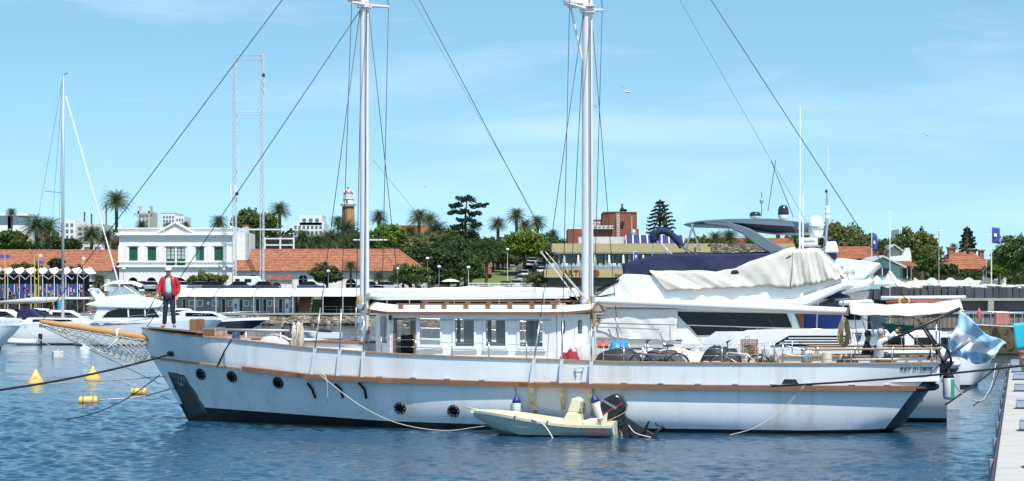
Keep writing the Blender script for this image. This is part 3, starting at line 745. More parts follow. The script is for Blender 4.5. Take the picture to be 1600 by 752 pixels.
for pa, pb in (((1345, 495), (1386, 520)), ((1360, 519), (1398, 492)), ((1420, 492), (1450, 512))):
    MB().tube([S(*pa, -.6), S(*pb, -.8)], .014, 6).build('awning_strut', m_steel, ship)
g = []
for i in range(25):
    t = i / 24; row = []
    for j in range(11):
        k = -1 + j / 5
        a = S(1323 + 176 * t, 490.5 - 5 * t * t * t - 3 * math.sin(t * 3) * 0, -1.25 + .7 * t * t * t)
        wdt = 1.35 - .75 * t ** 3
        z = a.z + .30 * (1 - k * k) - .05 * math.sin(math.pi * t) + .012 * math.sin(14 * t + 3 * k) + .01 * math.sin(31 * t + 5 * k)
        row.append(Vector((a.x + .1 * abs(k), k * wdt, z)))
    g.append(row)
aw = MB().grid(g).build('awning', m_canvas, ship, smooth=True); aw.modifiers.new('s', 'SOLIDIFY').thickness = .012
# ================================================================== people
def skin_mesh(name, verts, edges, radii, m, parent, sub=2, root=0):
    me = bpy.data.meshes.new(name + '_t'); me.from_pydata([tuple(v) for v in verts], edges, [])
    o = bpy.data.objects.new(name + '_t', me); COL.objects.link(o)
    md = o.modifiers.new('skin', 'SKIN'); md.use_smooth_shade = True
    for i, sv in enumerate(me.skin_vertices[0].data):
        r = radii[i]; sv.radius = (r, r) if not isinstance(r, tuple) else r; sv.use_root = (i == root)
    ss = o.modifiers.new('sub', 'SUBSURF'); ss.levels = sub; ss.render_levels = sub
    dg = bpy.context.evaluated_depsgraph_get(); dg.update()
    out = bpy.data.meshes.new_from_object(o.evaluated_get(dg)); bpy.data.objects.remove(o); bpy.data.meshes.remove(me)
    out.name = name; out.materials.clear(); out.materials.append(m); out.polygons.foreach_set('use_smooth', [True] * len(out.polygons))
    r = bpy.data.objects.new(name, out); COL.objects.link(r); r.parent = parent
    return r
m_skin = mat('skin', (0.42, 0.24, 0.16), 0.55, var=0.1, scale=6)
m_eye = mat('eye_dark', (0.02, 0.015, 0.012), 0.3, var=0)
def hand(parent, wrist, dirv, side, m=m_skin):
    """palm, four unequal curled fingers and a thumb leaving the side of the palm"""
    w = Vector(wrist); d = Vector(dirv).normalized(); s_ = Vector(side).normalized(); nrm = d.cross(s_).normalized()
    h = MB(); h.blob(w + d * .045, .02, .02, .02, 8, 6)
    q = Matrix((s_, nrm, d)).transposed(); h.blob(w + d * .05, .042, .018, .055, 10, 8, rot=q)
    for k, ln in enumerate((.066, .078, .072, .056)):
        b = w + d * .09 + s_ * (-.03 + .02 * k); h.tube([b, b + d * ln * .5 + nrm * .006, b + d * ln * .85 + nrm * .025, b + d * ln * .95 + nrm * .045], [.0095, .009, .008, .006], 6)
    b = w + d * .03 - s_ * .036; h.tube([b, b + d * .03 - s_ * .02, b + d * .06 - s_ * .022 + nrm * .015], [.012, .010, .008], 6)
    return h.build('hand', m, parent, smooth=True)
def head_parts(parent, c, face, m_hair, cap=None, beard=None):
    c = Vector(c); f = Vector(face).normalized(); up = Vector((0, 0, 1)); s_ = f.cross(up).normalized()
    d = MB(); d.blob(c + f * .105 - up * .01, .014, .014, .022, 8, 6); d.build('nose', m_skin, parent, smooth=True)
    for k in (-1, 1):
        MB().blob(c + f * .092 + s_ * .034 * k + up * .012, .012, .010, .007, 8, 6).build('eye', m_eye, parent, smooth=True)
        MB().blob(c + s_ * .085 * k - f * .01, .016, .02, .032, 8, 6).build('ear', m_skin, parent, smooth=True)
    MB().blob(c + f * .090 - up * .048, .024, .012, .007, 8, 6).build('mouth', mat('lips', (0.3, 0.12, 0.1), 0.5, var=0.05), parent, smooth=True)
    if cap:
        g = []
        for i in range(7):
            th = R(90) * i / 6; g.append([c + up * (.02 + .125 * math.cos(th)) + (s_ * math.cos(a) * .098 + f * math.sin(a) * .112) * math.sin(th) for a in [j * math.pi / 8 for j in range(16)]])
        MB().grid(g, closed=True).build('cap', cap, parent, smooth=True)
        g = []
        for i in range(2):
            g.append([c + up * (.035 - .03 * i) + s_ * math.cos(a) * (.09 - .005 * i) + f * (math.sin(a) * .1 + .085 * i * math.sin(a) ** .5) for a in [R(20) + R(140) * j / 8 for j in range(9)]])
        br = MB().grid(g).build('cap_brim', cap, parent, smooth=True); br.modifiers.new('s', 'SOLIDIFY').thickness = .008
    else:
        d = MB(); d.blob(c + up * .025 - f * .018, .094, .10, .108, 14, 8, jit=.03); d.build('hair', m_hair, parent, smooth=True)
    if beard: MB().blob(c + f * .06 - up * .085, .062, .05, .05, 12, 8, jit=.08).build('beard', beard, parent, smooth=True)
def figure(name, label, loc, rz, J, top, legs, shoes, face=(0, -1, 0), jacket=None, cap=None, beard=None, m_hair=None, sleeves=True):
    t = thing(name, label, 'person', loc, rz)
    A = {k: Vector(v) for k, v in J.items()}
    V = [A['pel'], A['bel'], A['che'], A['neck'], A['head'] - Vector((0, 0, .03)), A['head'] + Vector((0, 0, .075)), A['shl'], A['ell'], A['wrl'], A['shr'], A['elr'], A['wrr'], A['hil'], A['knl'], A['anl'], A['hir'], A['knr'], A['anr'], A['tol'], A['tor']]
    E = [(0, 1), (1, 2), (2, 3), (3, 4), (4, 5), (2, 6), (6, 7), (7, 8), (2, 9), (9, 10), (10, 11), (0, 12), (12, 13), (13, 14), (0, 15), (15, 16), (16, 17), (14, 18), (17, 19)]
    rad = [.115, .12, .125, .055, .085, .075, .055, .045, .03, .055, .045, .03, .08, .055, .035, .08, .055, .035, .035, .035]
    skin_mesh('body', V, E, rad, m_skin, t)
    g = lambda *ks: [A[k] for k in ks]
    skin_mesh('shirt', g('pel', 'bel', 'che', 'shl', 'ell', 'shr', 'elr') if not jacket else g('pel', 'bel', 'che') + [A['neck'] - Vector((0, .0, .05))], [(0, 1), (1, 2), (2, 3), (3, 4), (2, 5), (5, 6)] if not jacket else [(0, 1), (1, 2), (2, 3)], [.15, .155, .165, .085, .062, .085, .062] if not jacket else [.15, .152, .16, .12], top, t)
    if not jacket and sleeves:
        for a, b in (('ell', 'wrl'), ('elr', 'wrr')): MB().tube([A[a], A[a].lerp(A[b], .9)], [.06, .05], 10).build('sleeve', top, t, smooth=True)
    if jacket:
        for sg, (s1, e1, w1) in ((-1, ('shl', 'ell', 'wrl')), (1, ('shr', 'elr', 'wrr'))):
            skin_mesh('jacket_sleeve', [A['che'] + Vector((.1 * sg, .02, .06)), A[s1], A[e1], A[w1].lerp(A[e1], .12)], [(0, 1), (1, 2), (2, 3)], [.085, .085, .07, .055], jacket, t)
        gj = []
        for i in range(9):   # open-fronted jacket shell
            k = i / 8; c = A['neck'].lerp(A['pel'] + Vector((0, 0, -.02)), k) ; w = .10 + .11 * sm(k * 4) + .03 * k; dep = .09 + .09 * sm(k * 3)
            gj.append([c + Vector((w * math.sin(a), -dep * math.cos(a) + .01, 0)) for a in [R(24 + 8 * k) + R(312 - 16 * k) * j / 18 for j in range(19)]])
        jk = MB().grid(gj).build('jacket', jacket, t, smooth=True); jk.modifiers.new('s', 'SOLIDIFY').thickness = .025
        for i_, v_ in enumerate(jk.data.vertices): v_.co += Vector((.012 * math.sin(i_ * 2.3), .014 * math.sin(i_ * 1.7 + v_.co.z * 30), 0))
    skin_mesh('trousers', g('pel', 'hil', 'knl', 'anl', 'hir', 'knr', 'anr'), [(0, 1), (1, 2), (2, 3), (0, 4), (4, 5), (5, 6)], [.118, .095, .075, .07, .095, .075, .07], legs, t)
    for an, to in (('anl', 'tol'), ('anr', 'tor')):
        skin_mesh('shoe', [A[an] - Vector((0, 0, .03)), A[to].lerp(A[an], .5) - Vector((0, 0, .02)), A[to]], [(0, 1), (1, 2)], [.055, .052, .042], shoes, t)
    fx = Vector((1, 0, 0))
    for e, w_ in (('ell', 'wrl'), ('elr', 'wrr')): hand(t, A[w_], A[w_] - A[e], (A[w_] - A[e]).cross(Vector((0, 1, .1))))
    head_parts(t, A['head'] + Vector((0, 0, .02)), face, m_hair or m_dark, cap, beard)
    return t
m_red = mat('red_jacket_cloth', (0.42, 0.012, 0.03), 0.75, var=0.25, scale=5, bump=0.5, bscale=8)
m_aqua = mat('aqua_shirt', (0.36, 0.68, 0.66), 0.8, var=0.08, bump=0.3, bscale=9)
m_jean = mat('dark_denim', (0.012, 0.018, 0.042), 0.85, var=0.4, scale=6, bump=0.4, bscale=9)
m_shoe = mat('brown_leather', (0.32, 0.19, 0.10), 0.6, var=0.2)
m_greyhair = mat('grey_hair', (0.35, 0.35, 0.35), 0.8, var=0.3, scale=30)
m_capw = mat('white_cap', (0.66, 0.66, 0.65), 0.8, var=0.06)
bow = W(S(264, 515.5, -.35)); bow.z += .07
man = figure('person', 'person in red jacket and white cap standing on the bow', bow, 0,
    dict(pel=(.01, .0, .93), bel=(.0, 0, 1.08), che=(-.0, 0, 1.33), neck=(-.01, 0, 1.50), head=(-.01, -.02, 1.63), shl=(-.19, 0, 1.43), ell=(-.26, -.02, 1.16), wrl=(-.29, -.15, .96), shr=(.19, 0, 1.42), elr=(.28, .03, 1.15), wrr=(.26, -.08, .92),
         hil=(-.08, 0, .88), knl=(-.10, -.03, .48), anl=(-.14, .02, .08), hir=(.10, 0, .88), knr=(.12, -.05, .48), anr=(.15, -.03, .08), tol=(-.18, -.17, .035), tor=(.2, -.2, .035)),
    m_aqua, m_jean, m_shoe, jacket=m_red, cap=m_capw, beard=m_greyhair)
def rope(name, label, pts, r, m, cat='rope', n=6, group=None):
    o = MB().tube(pts, r, n).build(name, m, None, smooth=True); return tag(o, label, cat, group)
hnd = bow + Vector((-.33, -.2, .92))
rope('boat_hook_pole', 'thin grey pole slanting from the hand of the person on the bow', [hnd + Vector((.05, .02, .1)), W(S(226, 497, -.3))], .016, m_galv, 'pole')
m_check = mat('pale_checked_shirt', (0.62, 0.60, 0.62), 0.85, var=0.16, scale=22, bump=0.3, bscale=9)
m_navyshirt = mat('dark_blue_shirt', (0.02, 0.03, 0.09), 0.8, var=0.2)
m_shorts = mat('olive_shorts', (0.10, 0.10, 0.07), 0.85, var=0.2)
def seat_pose(reach=None):
    J = dict(pel=(0, 0, .16), bel=(.02, 0, .32), che=(.04, 0, .56), neck=(.06, 0, .74), head=(.08, 0, .87), shl=(.03, .19, .66), ell=(.1, .26, .42), wrl=(.28, .18, .30), shr=(.03, -.19, .66), elr=(.16, -.24, .45), wrr=(.33, -.16, .36),
             hil=(.05, .1, .14), knl=(.42, .13, .16), anl=(.45, .14, -.26), hir=(.05, -.1, .14), knr=(.42, -.13, .16), anr=(.45, -.14, -.26), tol=(.56, .15, -.31), tor=(.56, -.15, -.31))
    if reach: J.update(reach)
    return J
p = W(S(1372, 566, -1.15))
figure('person', 'person in pale checked shirt at the stern rail, arm raised', (p.x, p.y, p.z - .12), -SA, seat_pose(dict(shr=(.05, -.16, .66), elr=(.27, -.12, .74), wrr=(.45, -.05, .92))), m_check, m_shorts, m_shoe, face=(1, .3, 0), m_hair=m_greyhair)
p = W(S(1352, 566, -.2))
figure('person', 'person in a dark blue shirt seated behind the one in the checked shirt', (p.x, p.y, p.z - .16), -SA, seat_pose(), m_navyshirt, m_shorts, m_shoe, face=(1, -.4, 0), m_hair=mat('dark_hair', (0.03, 0.025, 0.02), 0.7))
p = W(S(872, 560, 1.95)); zh = H + (470 - 459.5) / F * p.y
figure('person', 'bare shouldered person on the far side deck, head above the wheelhouse roof', (p.x, p.y, zh - 1.76), -SA, 
    dict(pel=(.01, .0, .93), bel=(.0, 0, 1.08), che=(-.0, 0, 1.33), neck=(-.01, 0, 1.50), head=(-.01, -.02, 1.63), shl=(-.19, 0, 1.43), ell=(-.25, -.02, 1.17), wrl=(-.25, -.14, .97), shr=(.19, 0, 1.43), elr=(.25, .02, 1.17), wrr=(.26, -.10, .95),
         hil=(-.09, 0, .88), knl=(-.10, -.02, .48), anl=(-.11, .02, .08), hir=(.09, 0, .88), knr=(.1, -.02, .48), anr=(.11, .02, .08), tol=(-.12, -.14, .035), tor=(.12, -.14, .035)),
    m_skin, m_shorts, m_shoe, m_hair=MAT['dark_hair'], sleeves=False)
# green cloth
def cloth(name, label, cat, corners, m, nu=14, nv=10, rip=.04, fr=3.0, world=True, seed=0, th=.008, bulge=(0, 0, 0)):
    """corners a(top left) b(top right) c(bottom right) d(bottom left) in ship local coords"""
    a, b, c, d = [Vector(q) for q in corners]; g = []
    nrm = (b - a).cross(d - a).normalized(); rr = random.Random(seed); p1, p2 = rr.random() * 6, rr.random() * 6; bl = Vector(bulge)
    for i in range(nv + 1):
        v = i / nv; row = []
        for j in range(nu + 1):
            u = j / nu; q = a.lerp(b, u).lerp(d.lerp(c, u), v)
            q = q + nrm * rip * (math.sin(fr * 6.28 * u + p1 + 1.5 * v) * (.4 + .6 * v) + .5 * math.sin(fr * 4 * v + 5 * u + p2)) + bl * (4 * u * (1 - u)) * (.3 + .7 * v)
            row.append(W(q))
        g.append(row)
    o = MB().grid(g).build(name, m, None, smooth=True); o.modifiers.new('s', 'SOLIDIFY').thickness = th
    return tag(o, label, cat)
m_green = mat('green_cloth', (0.012, 0.14, 0.09), 0.8, var=0.2)
cloth('cloth', 'green cloth held up under the stern awning', 'cloth', [S(1376, 505, -.9), S(1430, 509, -.9), S(1420, 520, -1.0), S(1392, 523, -1.0)], m_green, rip=.05)
# ---- stern flag
m_flagb = mat('flag_light_blue', (0.30, 0.50, 0.70), 0.75, var=0.08); m_flagw = mat('flag_white', (0.74, 0.75, 0.78), 0.75, var=0.05)
A_, B_, C_, D_ = S(1499, 485, -.9), S(1478, 553, -.75), S(1573, 538, -1.1), S(1540, 569, -.8)
g = []; NUF, NVF = 26, 18
for i in range(NVF + 1):
    v = i / NVF; row = []
    for j in range(NUF + 1):
        u = j / NUF; q = A_.lerp(C_, u).lerp(B_.lerp(D_, u), v)
        q = q + Vector((.04 * math.sin(5 * v + 3 * u), .15 * math.sin(7 * u - 4 * v + .4) * (.25 + .75 * u) + .07 * math.sin(15 * u + 7 * v) + .03 * math.sin(27 * u - 11 * v), -.10 * math.sin(math.pi * u) * (1 - v * .6) + .05 * math.sin(9 * u - 8 * v)))
        row.append(W(q))
    g.append(row)
fl = MB()
for i in range(NVF):
    fl.cur = 1 if NVF / 3 <= i < 2 * NVF / 3 else 0
    fl.grid([g[i], g[i + 1]])
fo = fl.build('flag', [m_flagb, m_flagw], None, smooth=True); fo.modifiers.new('s', 'SOLIDIFY').thickness = .006
tag(fo, 'large light blue and white striped flag hanging from the stern of the schooner', 'flag')

# ================================================================== things on the deck
def sdeck(px, yl, dz=0.0):
    x = S(px, 565, yl).x; u = min(1, max(0, (x - xs_s) / (xe_s - xs_s))); s = hull_row('s', u); return Vector((x, yl, s.z + deckz(u) + .05 + dz))
def bundle(name, label, cat, px0, px1, ytop, yl, m, depth=.5, seed=0, jit=.12, base=None, lumps=5):
    a = S(px0, ytop, yl); b = S(px1, ytop, yl); base = sdeck((px0 + px1) / 2, yl).z if base is None else base
    rr = random.Random(seed); hgt = a.z - base; L_ = b.x - a.x; g = []
    n = 22
    for i in range(n + 1):
        t = i / n; prof = (max(0.0, 1 - abs(2 * t - 1) ** 3)) ** .5; row = []
        hh = hgt * prof * (0.9 + .1 * math.sin(t * lumps * 3 + seed) * math.cos(t * 4.1 * lumps / 3 + seed * 2)) ; dd = depth / 2 * (.5 + .5 * prof)
        for j in range(13):
            a_ = math.pi * j / 12; k = 1 + rr.uniform(-jit, jit) * .3
            row.append(W(Vector((a.x + L_ * t + rr.uniform(-.02, .02), yl - dd * math.cos(a_) * k, base + max(0, hh) * math.sin(a_) ** .8 * k))))
        g.append(row)
    return tag(MB().grid(g).build(name, m, None, smooth=True), label, cat)
m_redbag = mat('red_bag_cloth', (0.25, 0.012, 0.025), 0.8, var=0.3, scale=6, bump=0.5, bscale=6)
m_blackbag = mat('black_bag_cloth', (0.014, 0.015, 0.02), 0.65, var=0.3, bump=0.5, bscale=5)
m_bluetarp = mat('blue_tarpaulin', (0.03, 0.22, 0.62), 0.45, var=0.2, scale=4, bump=0.8, bscale=5)
m_greycanvas = mat('grey_canvas', (0.45, 0.44, 0.42), 0.85, var=0.15, scale=4, bump=0.5, bscale=5)
bundle('bag', 'crumpled red cloth bag beside the aft end of the wheelhouse', 'bag', 871, 909, 545, -1.75, m_redbag, .5, 3, .2)
bundle('canvas_pile', 'heap of off-white and grey canvas between the red bag and the mainmast', 'canvas', 880, 932, 531, -1.1, m_greycanvas, .9, 9, .05, lumps=2)
bundle('sail_bag', 'long black sail bag lying on deck just aft of the mainmast', 'sail bag', 925, 1012, 540, -1.5, m_blackbag, .7, 5, .08, lumps=2)
bundle('sail_bag', 'dark grey bag behind the bicycle nearest the mainmast', 'sail bag', 1000, 1078, 543, -1.45, mat('charcoal_bag', (0.05, 0.052, 0.06), 0.7, var=.2, bump=.5, bscale=6), .55, 6, .08, lumps=3)
bundle('tarpaulin_bundle', 'bright blue tarpaulin bundle on deck aft of the mainmast', 'tarpaulin', 949, 985, 523, -.9, m_bluetarp, .7, 2, .1, lumps=2)
bundle('folded_sail', 'long cream folded sail on the deck behind the black sail bag', 'sail', 985, 1100, 537, -.3, m_canvas, .7, 4, .06, lumps=3)
bundle('cloth_heap', 'crumpled white cloth heap between the two bicycles', 'cloth', 1066, 1104, 544, -1.0, m_sail, .7, 11, .25)
bundle('tarpaulin_bundle', 'black tarpaulin bundle behind the aft bicycle', 'tarpaulin', 1090, 1162, 535, -1.4, m_blackbag, .7, 8, .12, lumps=2)
bundle('canvas_mound', 'grey canvas mound on the foredeck below the spare spar', 'canvas', 400, 460, 520, -.8, m_greycanvas, .9, 14, .06, lumps=2)
bundle('canvas_mound', 'dark pointed canvas cover on the foredeck beside the rope bundle', 'canvas', 438, 462, 500, .3, m_blackbag, .5, 15, .06, lumps=1)
bundle('gear_heap', 'low dark heap of gear below the first bicycle wheels', 'gear', 985, 1060, 557, -1.9, m_blackbag, .3, 21, .3, lumps=7)
bundle('gear_heap', 'low dark heap of gear between trap and aft coaming', 'gear', 1172, 1222, 554, -1.7, mat('olive_tarp', (.06, .06, .045), .8, var=.4, scale=8, bump=.6, bscale=8), .4, 22, .3, lumps=6)
bundle('gear_heap', 'dark heap of gear beside the upturned bucket at the stern', 'gear', 1302, 1345, 553, -1.3, m_blackbag, .5, 23, .3, lumps=5)
bundle('net_heap', 'tan rope and net heap against the foot of the hanging rope hank', 'net', 1308, 1330, 549, -1.0, m_manila, .4, 24, .3, lumps=4)
def coil(name, label, c, r, m, turns=5, tube=.014, axis='Z', seed=0, squash=1.0, hang=0.0):
    rr = random.Random(seed); pts = []
    for i in range(turns * 16 + 1):
        a = i / 16 * 2 * math.pi; t = i / (turns * 16); q = r * (1 + rr.uniform(-.12, .12))
        if axis == 'Z': v = Vector((q * math.cos(a), q * math.sin(a) * squash, t * tube * turns * 1.4 + rr.uniform(-.01, .01)))
        else:
            w = .06 + .30 * ((int(i / 16) * 7919) % 13) / 13; v = Vector((q * w * math.cos(a) * (1.25 - .55 * math.sin(a)), (t - .5) * .16 + rr.uniform(-.02, .02), q * (.78 + .22 * ((int(i / 16) * 31) % 7) / 7) * math.sin(a)))
        pts.append(W(Vector(c) + v))
    return tag(MB().tube(pts, tube, 5).build(name, m, None, smooth=True), label, 'rope')
coil('rope_coil', 'loose coil of pale rope on deck in front of the black tarpaulin', sdeck(1122, -1.85, .22) , .36, m_rope, 7, .02, seed=3, squash=.5)
coil('rope_coil', 'hank of tan rope hanging on the mainmast beside the wheelhouse', S(920, 492, -.3), .42, m_manila, 9, .018, 'X', seed=4)
coil('rope_coil', 'small hank of pale rope hanging on the foremast', S(560, 473, -.25), .22, m_manila, 6, .014, 'X', seed=5)
coil('rope_coil', 'long hank of brown rope hanging under the boom end at the stern', S(1319, 519, -.5), .42, m_manila, 8, .016, 'X', seed=6)
coil('rope_coil', 'white rope hank on the aft stanchion beside the rusty trap', S(1195, 552, -2.0), .24, m_rope, 6, .014, 'X', seed=7)
coil('rope_coil', 'pale rope hank tied on the rail near the aft coaming', S(1212, 556, -2.0), .18, m_rope, 6, .014, 'X', seed=8)
# rope-covered bundle on the foredeck
c = S(466, 545, -1.1)
bd = thing('rope_bundle', 'cream rope and net bundle standing on the foredeck rail', 'rope', W(c), -SA)
d = MB(); d.blob((0, 0, .32), .17, .2, .42, 12, 10, jit=.12, seed=2); d.build('bundle', m_canvas, bd, smooth=True)
for k in range(14):
    rr = random.Random(k); x = rr.uniform(-.16, .18); d = MB(); d.tube(smooth_path([(x, -.12, .7 + rr.uniform(-.1, .05)), (x + rr.uniform(-.05, .08), -.22, .45), (x + rr.uniform(-.06, .08), -.23, .2), (x + rr.uniform(-.05, .05), -.2, -.02)], 4), .016, 5); d.build('rope_strand', m_manila if k % 3 == 0 else m_rope, bd, smooth=True)
# towels over the spare spar
m_t1 = mat('dusty_pink_towel', (0.33, 0.2, 0.17), 0.9, var=.2, scale=9); m_t2 = mat('blue_towel', (0.05, 0.09, 0.18), 0.9, var=.5, scale=12)
cloth('towel', 'dusty pink towel hung over the foredeck spar', 'towel', [S(335, 514, -.78), S(355, 514, -.82), S(356, 530, -.9), S(335, 529, -.86)], m_t1, 10, 8, .02, 2)
cloth('towel', 'dark blue towel hung over the foredeck spar', 'towel', [S(362, 514.5, -.84), S(374, 515, -.88), S(376, 531, -.95), S(363, 530, -.9)], m_t2, 10, 8, .03, 2)
rope('strap_line', 'black strap hanging down the bow plating from the blue towel', [W(S(362, 531, -1.62)), W(hull_at(352, 549)[0] + hull_at(352, 549)[1] * .02), W(hull_at(340, 571)[0] + hull_at(340, 571)[1] * .05)], .022, m_rubber, 'strap')
# rusty traps
m_rust = mat('rusty_wire', (0.30, 0.13, 0.07), 0.85, var=.5, scale=14)
def trap(c, label, w=.42, h=.46, dp=.4):
    t = thing('crab_trap', label, 'trap', W(c), -SA); fr = MB()
    for x in (-w/2, w/2):
        for y in (-dp/2, dp/2): fr.tube([(x, y, 0), (x, y, h)], .011, 5)
    for z in (0, h):
        fr.tube([(-w/2, -dp/2, z), (w/2, -dp/2, z), (w/2, dp/2, z), (-w/2, dp/2, z)], .011, 5, closed=True)
    fr.build('frame', m_rust, t)
    for y in (-dp/2, dp/2):
        ms = MB()
        for i in range(1, 9): ms.tube([(-w/2 + w*i/9, y, 0), (-w/2 + w*i/9, y, h)], .006, 4); ms.tube([(-w/2, y, h*i/9), (w/2, y, h*i/9)], .006, 4)
        ms.build('wire_mesh', m_rust, t)
    bl = MB(); rr = random.Random(4)
    for k in range(10): bl.tube(smooth_path([(rr.uniform(-.18, .18), rr.uniform(-.15, .15), rr.uniform(.05, .4)) for _ in range(4)], 4), .012, 4)
    bl.build('tangled_line', m_manila, t)
    MB().tube(smooth_path([(-.12, 0, h), (-.1, 0, h + .09), (-.02, 0, h + .09), (0, 0, h)], 4), .01, 5).build('handle', m_galv, t)
c = sdeck(1171, -1.2); c.z = S(1171, 558, -1.2).z; trap(c, 'square rusty wire crab trap on the aft deck')
# gas bottle, bucket, fender cushions
def lathe_thing(name, label, cat, prof, loc, m, n=18, rot=None, group=None):
    return tag(MB().lathe(prof, loc, n, rot).build(name, m, None, smooth=True, sharp=50), label, cat, group)
lathe_thing('gas_bottle', 'small grey gas bottle on the aft deck', 'bottle', [(.0, 0), (.13, .01), (.15, .05), (.15, .3), (.1, .38), (.05, .4), (.05, .46), (0, .46)], W(S(1260, 569, -1.4)), m_galv)
lathe_thing('bucket', 'cream plastic bucket upturned beside the stern rail', 'bucket', [(0, .0), (.15, .0), (.145, .05), (.125, .32), (0, .33)], W(S(1292, 570, -1.5)), mat('cream_plastic', (.6, .55, .45), .5, var=.1))
m_or = mat('orange_plastic', (0.62, 0.09, 0.03), 0.5, var=.15)
lathe_thing('float', 'orange float beside the blue tarpaulin bundle', 'float', [(0, 0), (.13, .02), (.16, .08), (.13, .14), (.04, .17), (.04, .22), (0, .22)], W(S(942, 545, -.9)), m_or)
lathe_thing('deck_cushion', 'white round cushion on the foredeck near the trunk cabin', 'cushion', [(0, 0), (.3, .01), (.34, .1), (.3, .2), (0, .22)], W(S(548, 556, -1.3)), m_sail)
# bicycles
def bicycle(label, loc, rz, mirror=1):
    t = thing('bicycle', label, 'bicycle', loc, rz, 'bicycles on the deck'); r = .31; k = mirror
    for x in (-.5 * k, .5 * k):
        w = MB().tube([(x + r * math.cos(a), 0, r + r * math.sin(a)) for a in [i * 2 * math.pi / 28 for i in range(28)]], .022, 8, closed=True).build('wheel', m_rubber, t, smooth=True)
        MB().tube([(x + (r - .03) * math.cos(a), 0, r + (r - .03) * math.sin(a)) for a in [i * 2 * math.pi / 28 for i in range(28)]], .010, 6, closed=True).build('rim', m_steel, w, smooth=True)
        sp = MB()
        for i in range(14): a = i * 2 * math.pi / 14; sp.tube([(x, .02 * (-1) ** i, r), (x + (r - .03) * math.cos(a), 0, r + (r - .03) * math.sin(a))], .0025, 3)
        sp.build('spokes', m_steel, w)
    f = MB(); bbk = (.08 * k, 0, .30); st = (.2 * k, 0, .62); hd = (-.33 * k, 0, .66); hd2 = (-.36 * k, 0, .56)
    for a, b in ((bbk, st), (bbk, hd2), (st, hd), (bbk, (.5 * k, 0, r)), (st, (.5 * k, 0, r))): f.tube([a, b], .02, 8)
    f.build('frame', mat('bicycle_frame_black', (.02, .02, .022), .3, var=.2, coat=.4), t, smooth=True)
    MB().tube([hd, hd2, (-.5 * k, 0, r)], .017, 8).build('fork', m_galv, t, smooth=True)
    MB().tube([hd, (-.32 * k, 0, .92)], .015, 8).build('stem', m_dark, t, smooth=True)
    MB().tube([(-.27 * k, -.28, .98), (-.34 * k, -.2, .93), (-.32 * k, 0, .92), (-.34 * k, .2, .93), (-.27 * k, .28, .98)], .014, 8).build('handlebar', m_dark, t, smooth=True)
    MB().tube([st, (.23 * k, 0, .8)], .014, 8).build('seat_post', m_steel, t, smooth=True)
    MB().blob((.25 * k, 0, .83), .15, .085, .035, 12, 8).build('saddle', m_rubber, t, smooth=True)
    MB().tube([(.08 * k, -.1, .14), (.08 * k, -.04, .3), (.08 * k, .04, .3), (.08 * k, .1, .46)], .012, 6).build('crank', m_steel, t)
    MB().tube([(.08 * k + .08 * math.cos(a), -.04, .3 + .08 * math.sin(a)) for a in [i * math.pi / 8 for i in range(16)]], .008, 5, closed=True).build('chainring', m_steel, t)
    return t
p = W(sdeck(1030, -2.08)); bicycle('black bicycle leaning on the rail nearest the blue tarpaulin bundle', p, -SA)
p = W(sdeck(1156, -2.05)); b2 = bicycle('white framed bicycle leaning on the rail in front of the rusty trap', p, -SA)
for b in b2.children:
    if b.name.startswith('frame'): b.data.materials.clear(); b.data.materials.append(mat('bicycle_frame_white', (.55, .55, .56), .3, var=.1))

# ================================================================== fenders, mooring lines
m_fw = mat('fender_white', (.68, .69, .7), .45, var=.08, dirt=(.4, .36, .3), dirt_amt=.3); m_fb = mat('fender_navy', (.02, .03, .22), .5, var=.2); m_fg = mat('fender_green_stain', (.03, .30, .16), .6, var=.4)
def fender(px, py, ln, r, tilt, label, top, line_to, yl):
    c = W(S(px, py, yl)); t = thing('fender', label, 'fender', c, 0); q = Matrix.Rotation(tilt, 3, 'Y')
    MB().lathe([(.02, -ln/2), (r * .8, -ln/2 + .03), (r, -ln/2 + .1), (r, ln/2 - .12), (r * .8, ln/2 - .04), (.03, ln/2)], (0, 0, 0), 18, q).build('body', m_fw, t, smooth=True)
    MB().lathe([(r + .004, ln/2 - .13), (r * .82, ln/2 - .035), (.045, ln/2 + .01), (.04, ln/2 + .06), (.02, ln/2 + .07)], (0, 0, 0), 18, q).build('end_cap', top, t, smooth=True)
    e = q @ Vector((0, 0, ln/2 + .06)); MB().tube([e, line_to - c], .012, 6).build('lanyard', m_blackrope, t)
    return t
xr = S(807, 600, -2.6)
fender(807, 640, .62, .115, 0, 'white fender with navy top hanging near the dinghy bow', m_fb, W(S(805, 604, -2.62)), -2.62)
fender(934, 640, .66, .115, R(-18), 'white fender with navy top hanging tilted behind the dinghy outboard motor', m_fb, W(S(926, 604, -2.66)), -2.66)
fg = fender(1482, 604, .72, .15, 0, 'green stained white fender with black ends hanging at the stern', m_rubber, W(S(1480, 566, -.6)), -.9)
MB().lathe([(.153, -.3), (.154, -.1), (.154, .2)], (0, 0, 0), 18).build('algae_stain', m_fg, fg, smooth=True)
for ch in fg.children:
    if ch.name.startswith('algae'):
        me = ch.data; bm = bmesh.new(); bm.from_mesh(me)
        bmesh.ops.delete(bm, geom=[f for f in bm.faces if not (f.calc_center_median().x > .03 and f.calc_center_median().x + f.calc_center_median().z * .2 < .16 and abs(f.normal.z) < .5)], context='FACES'); bm.to_mesh(me); bm.free()
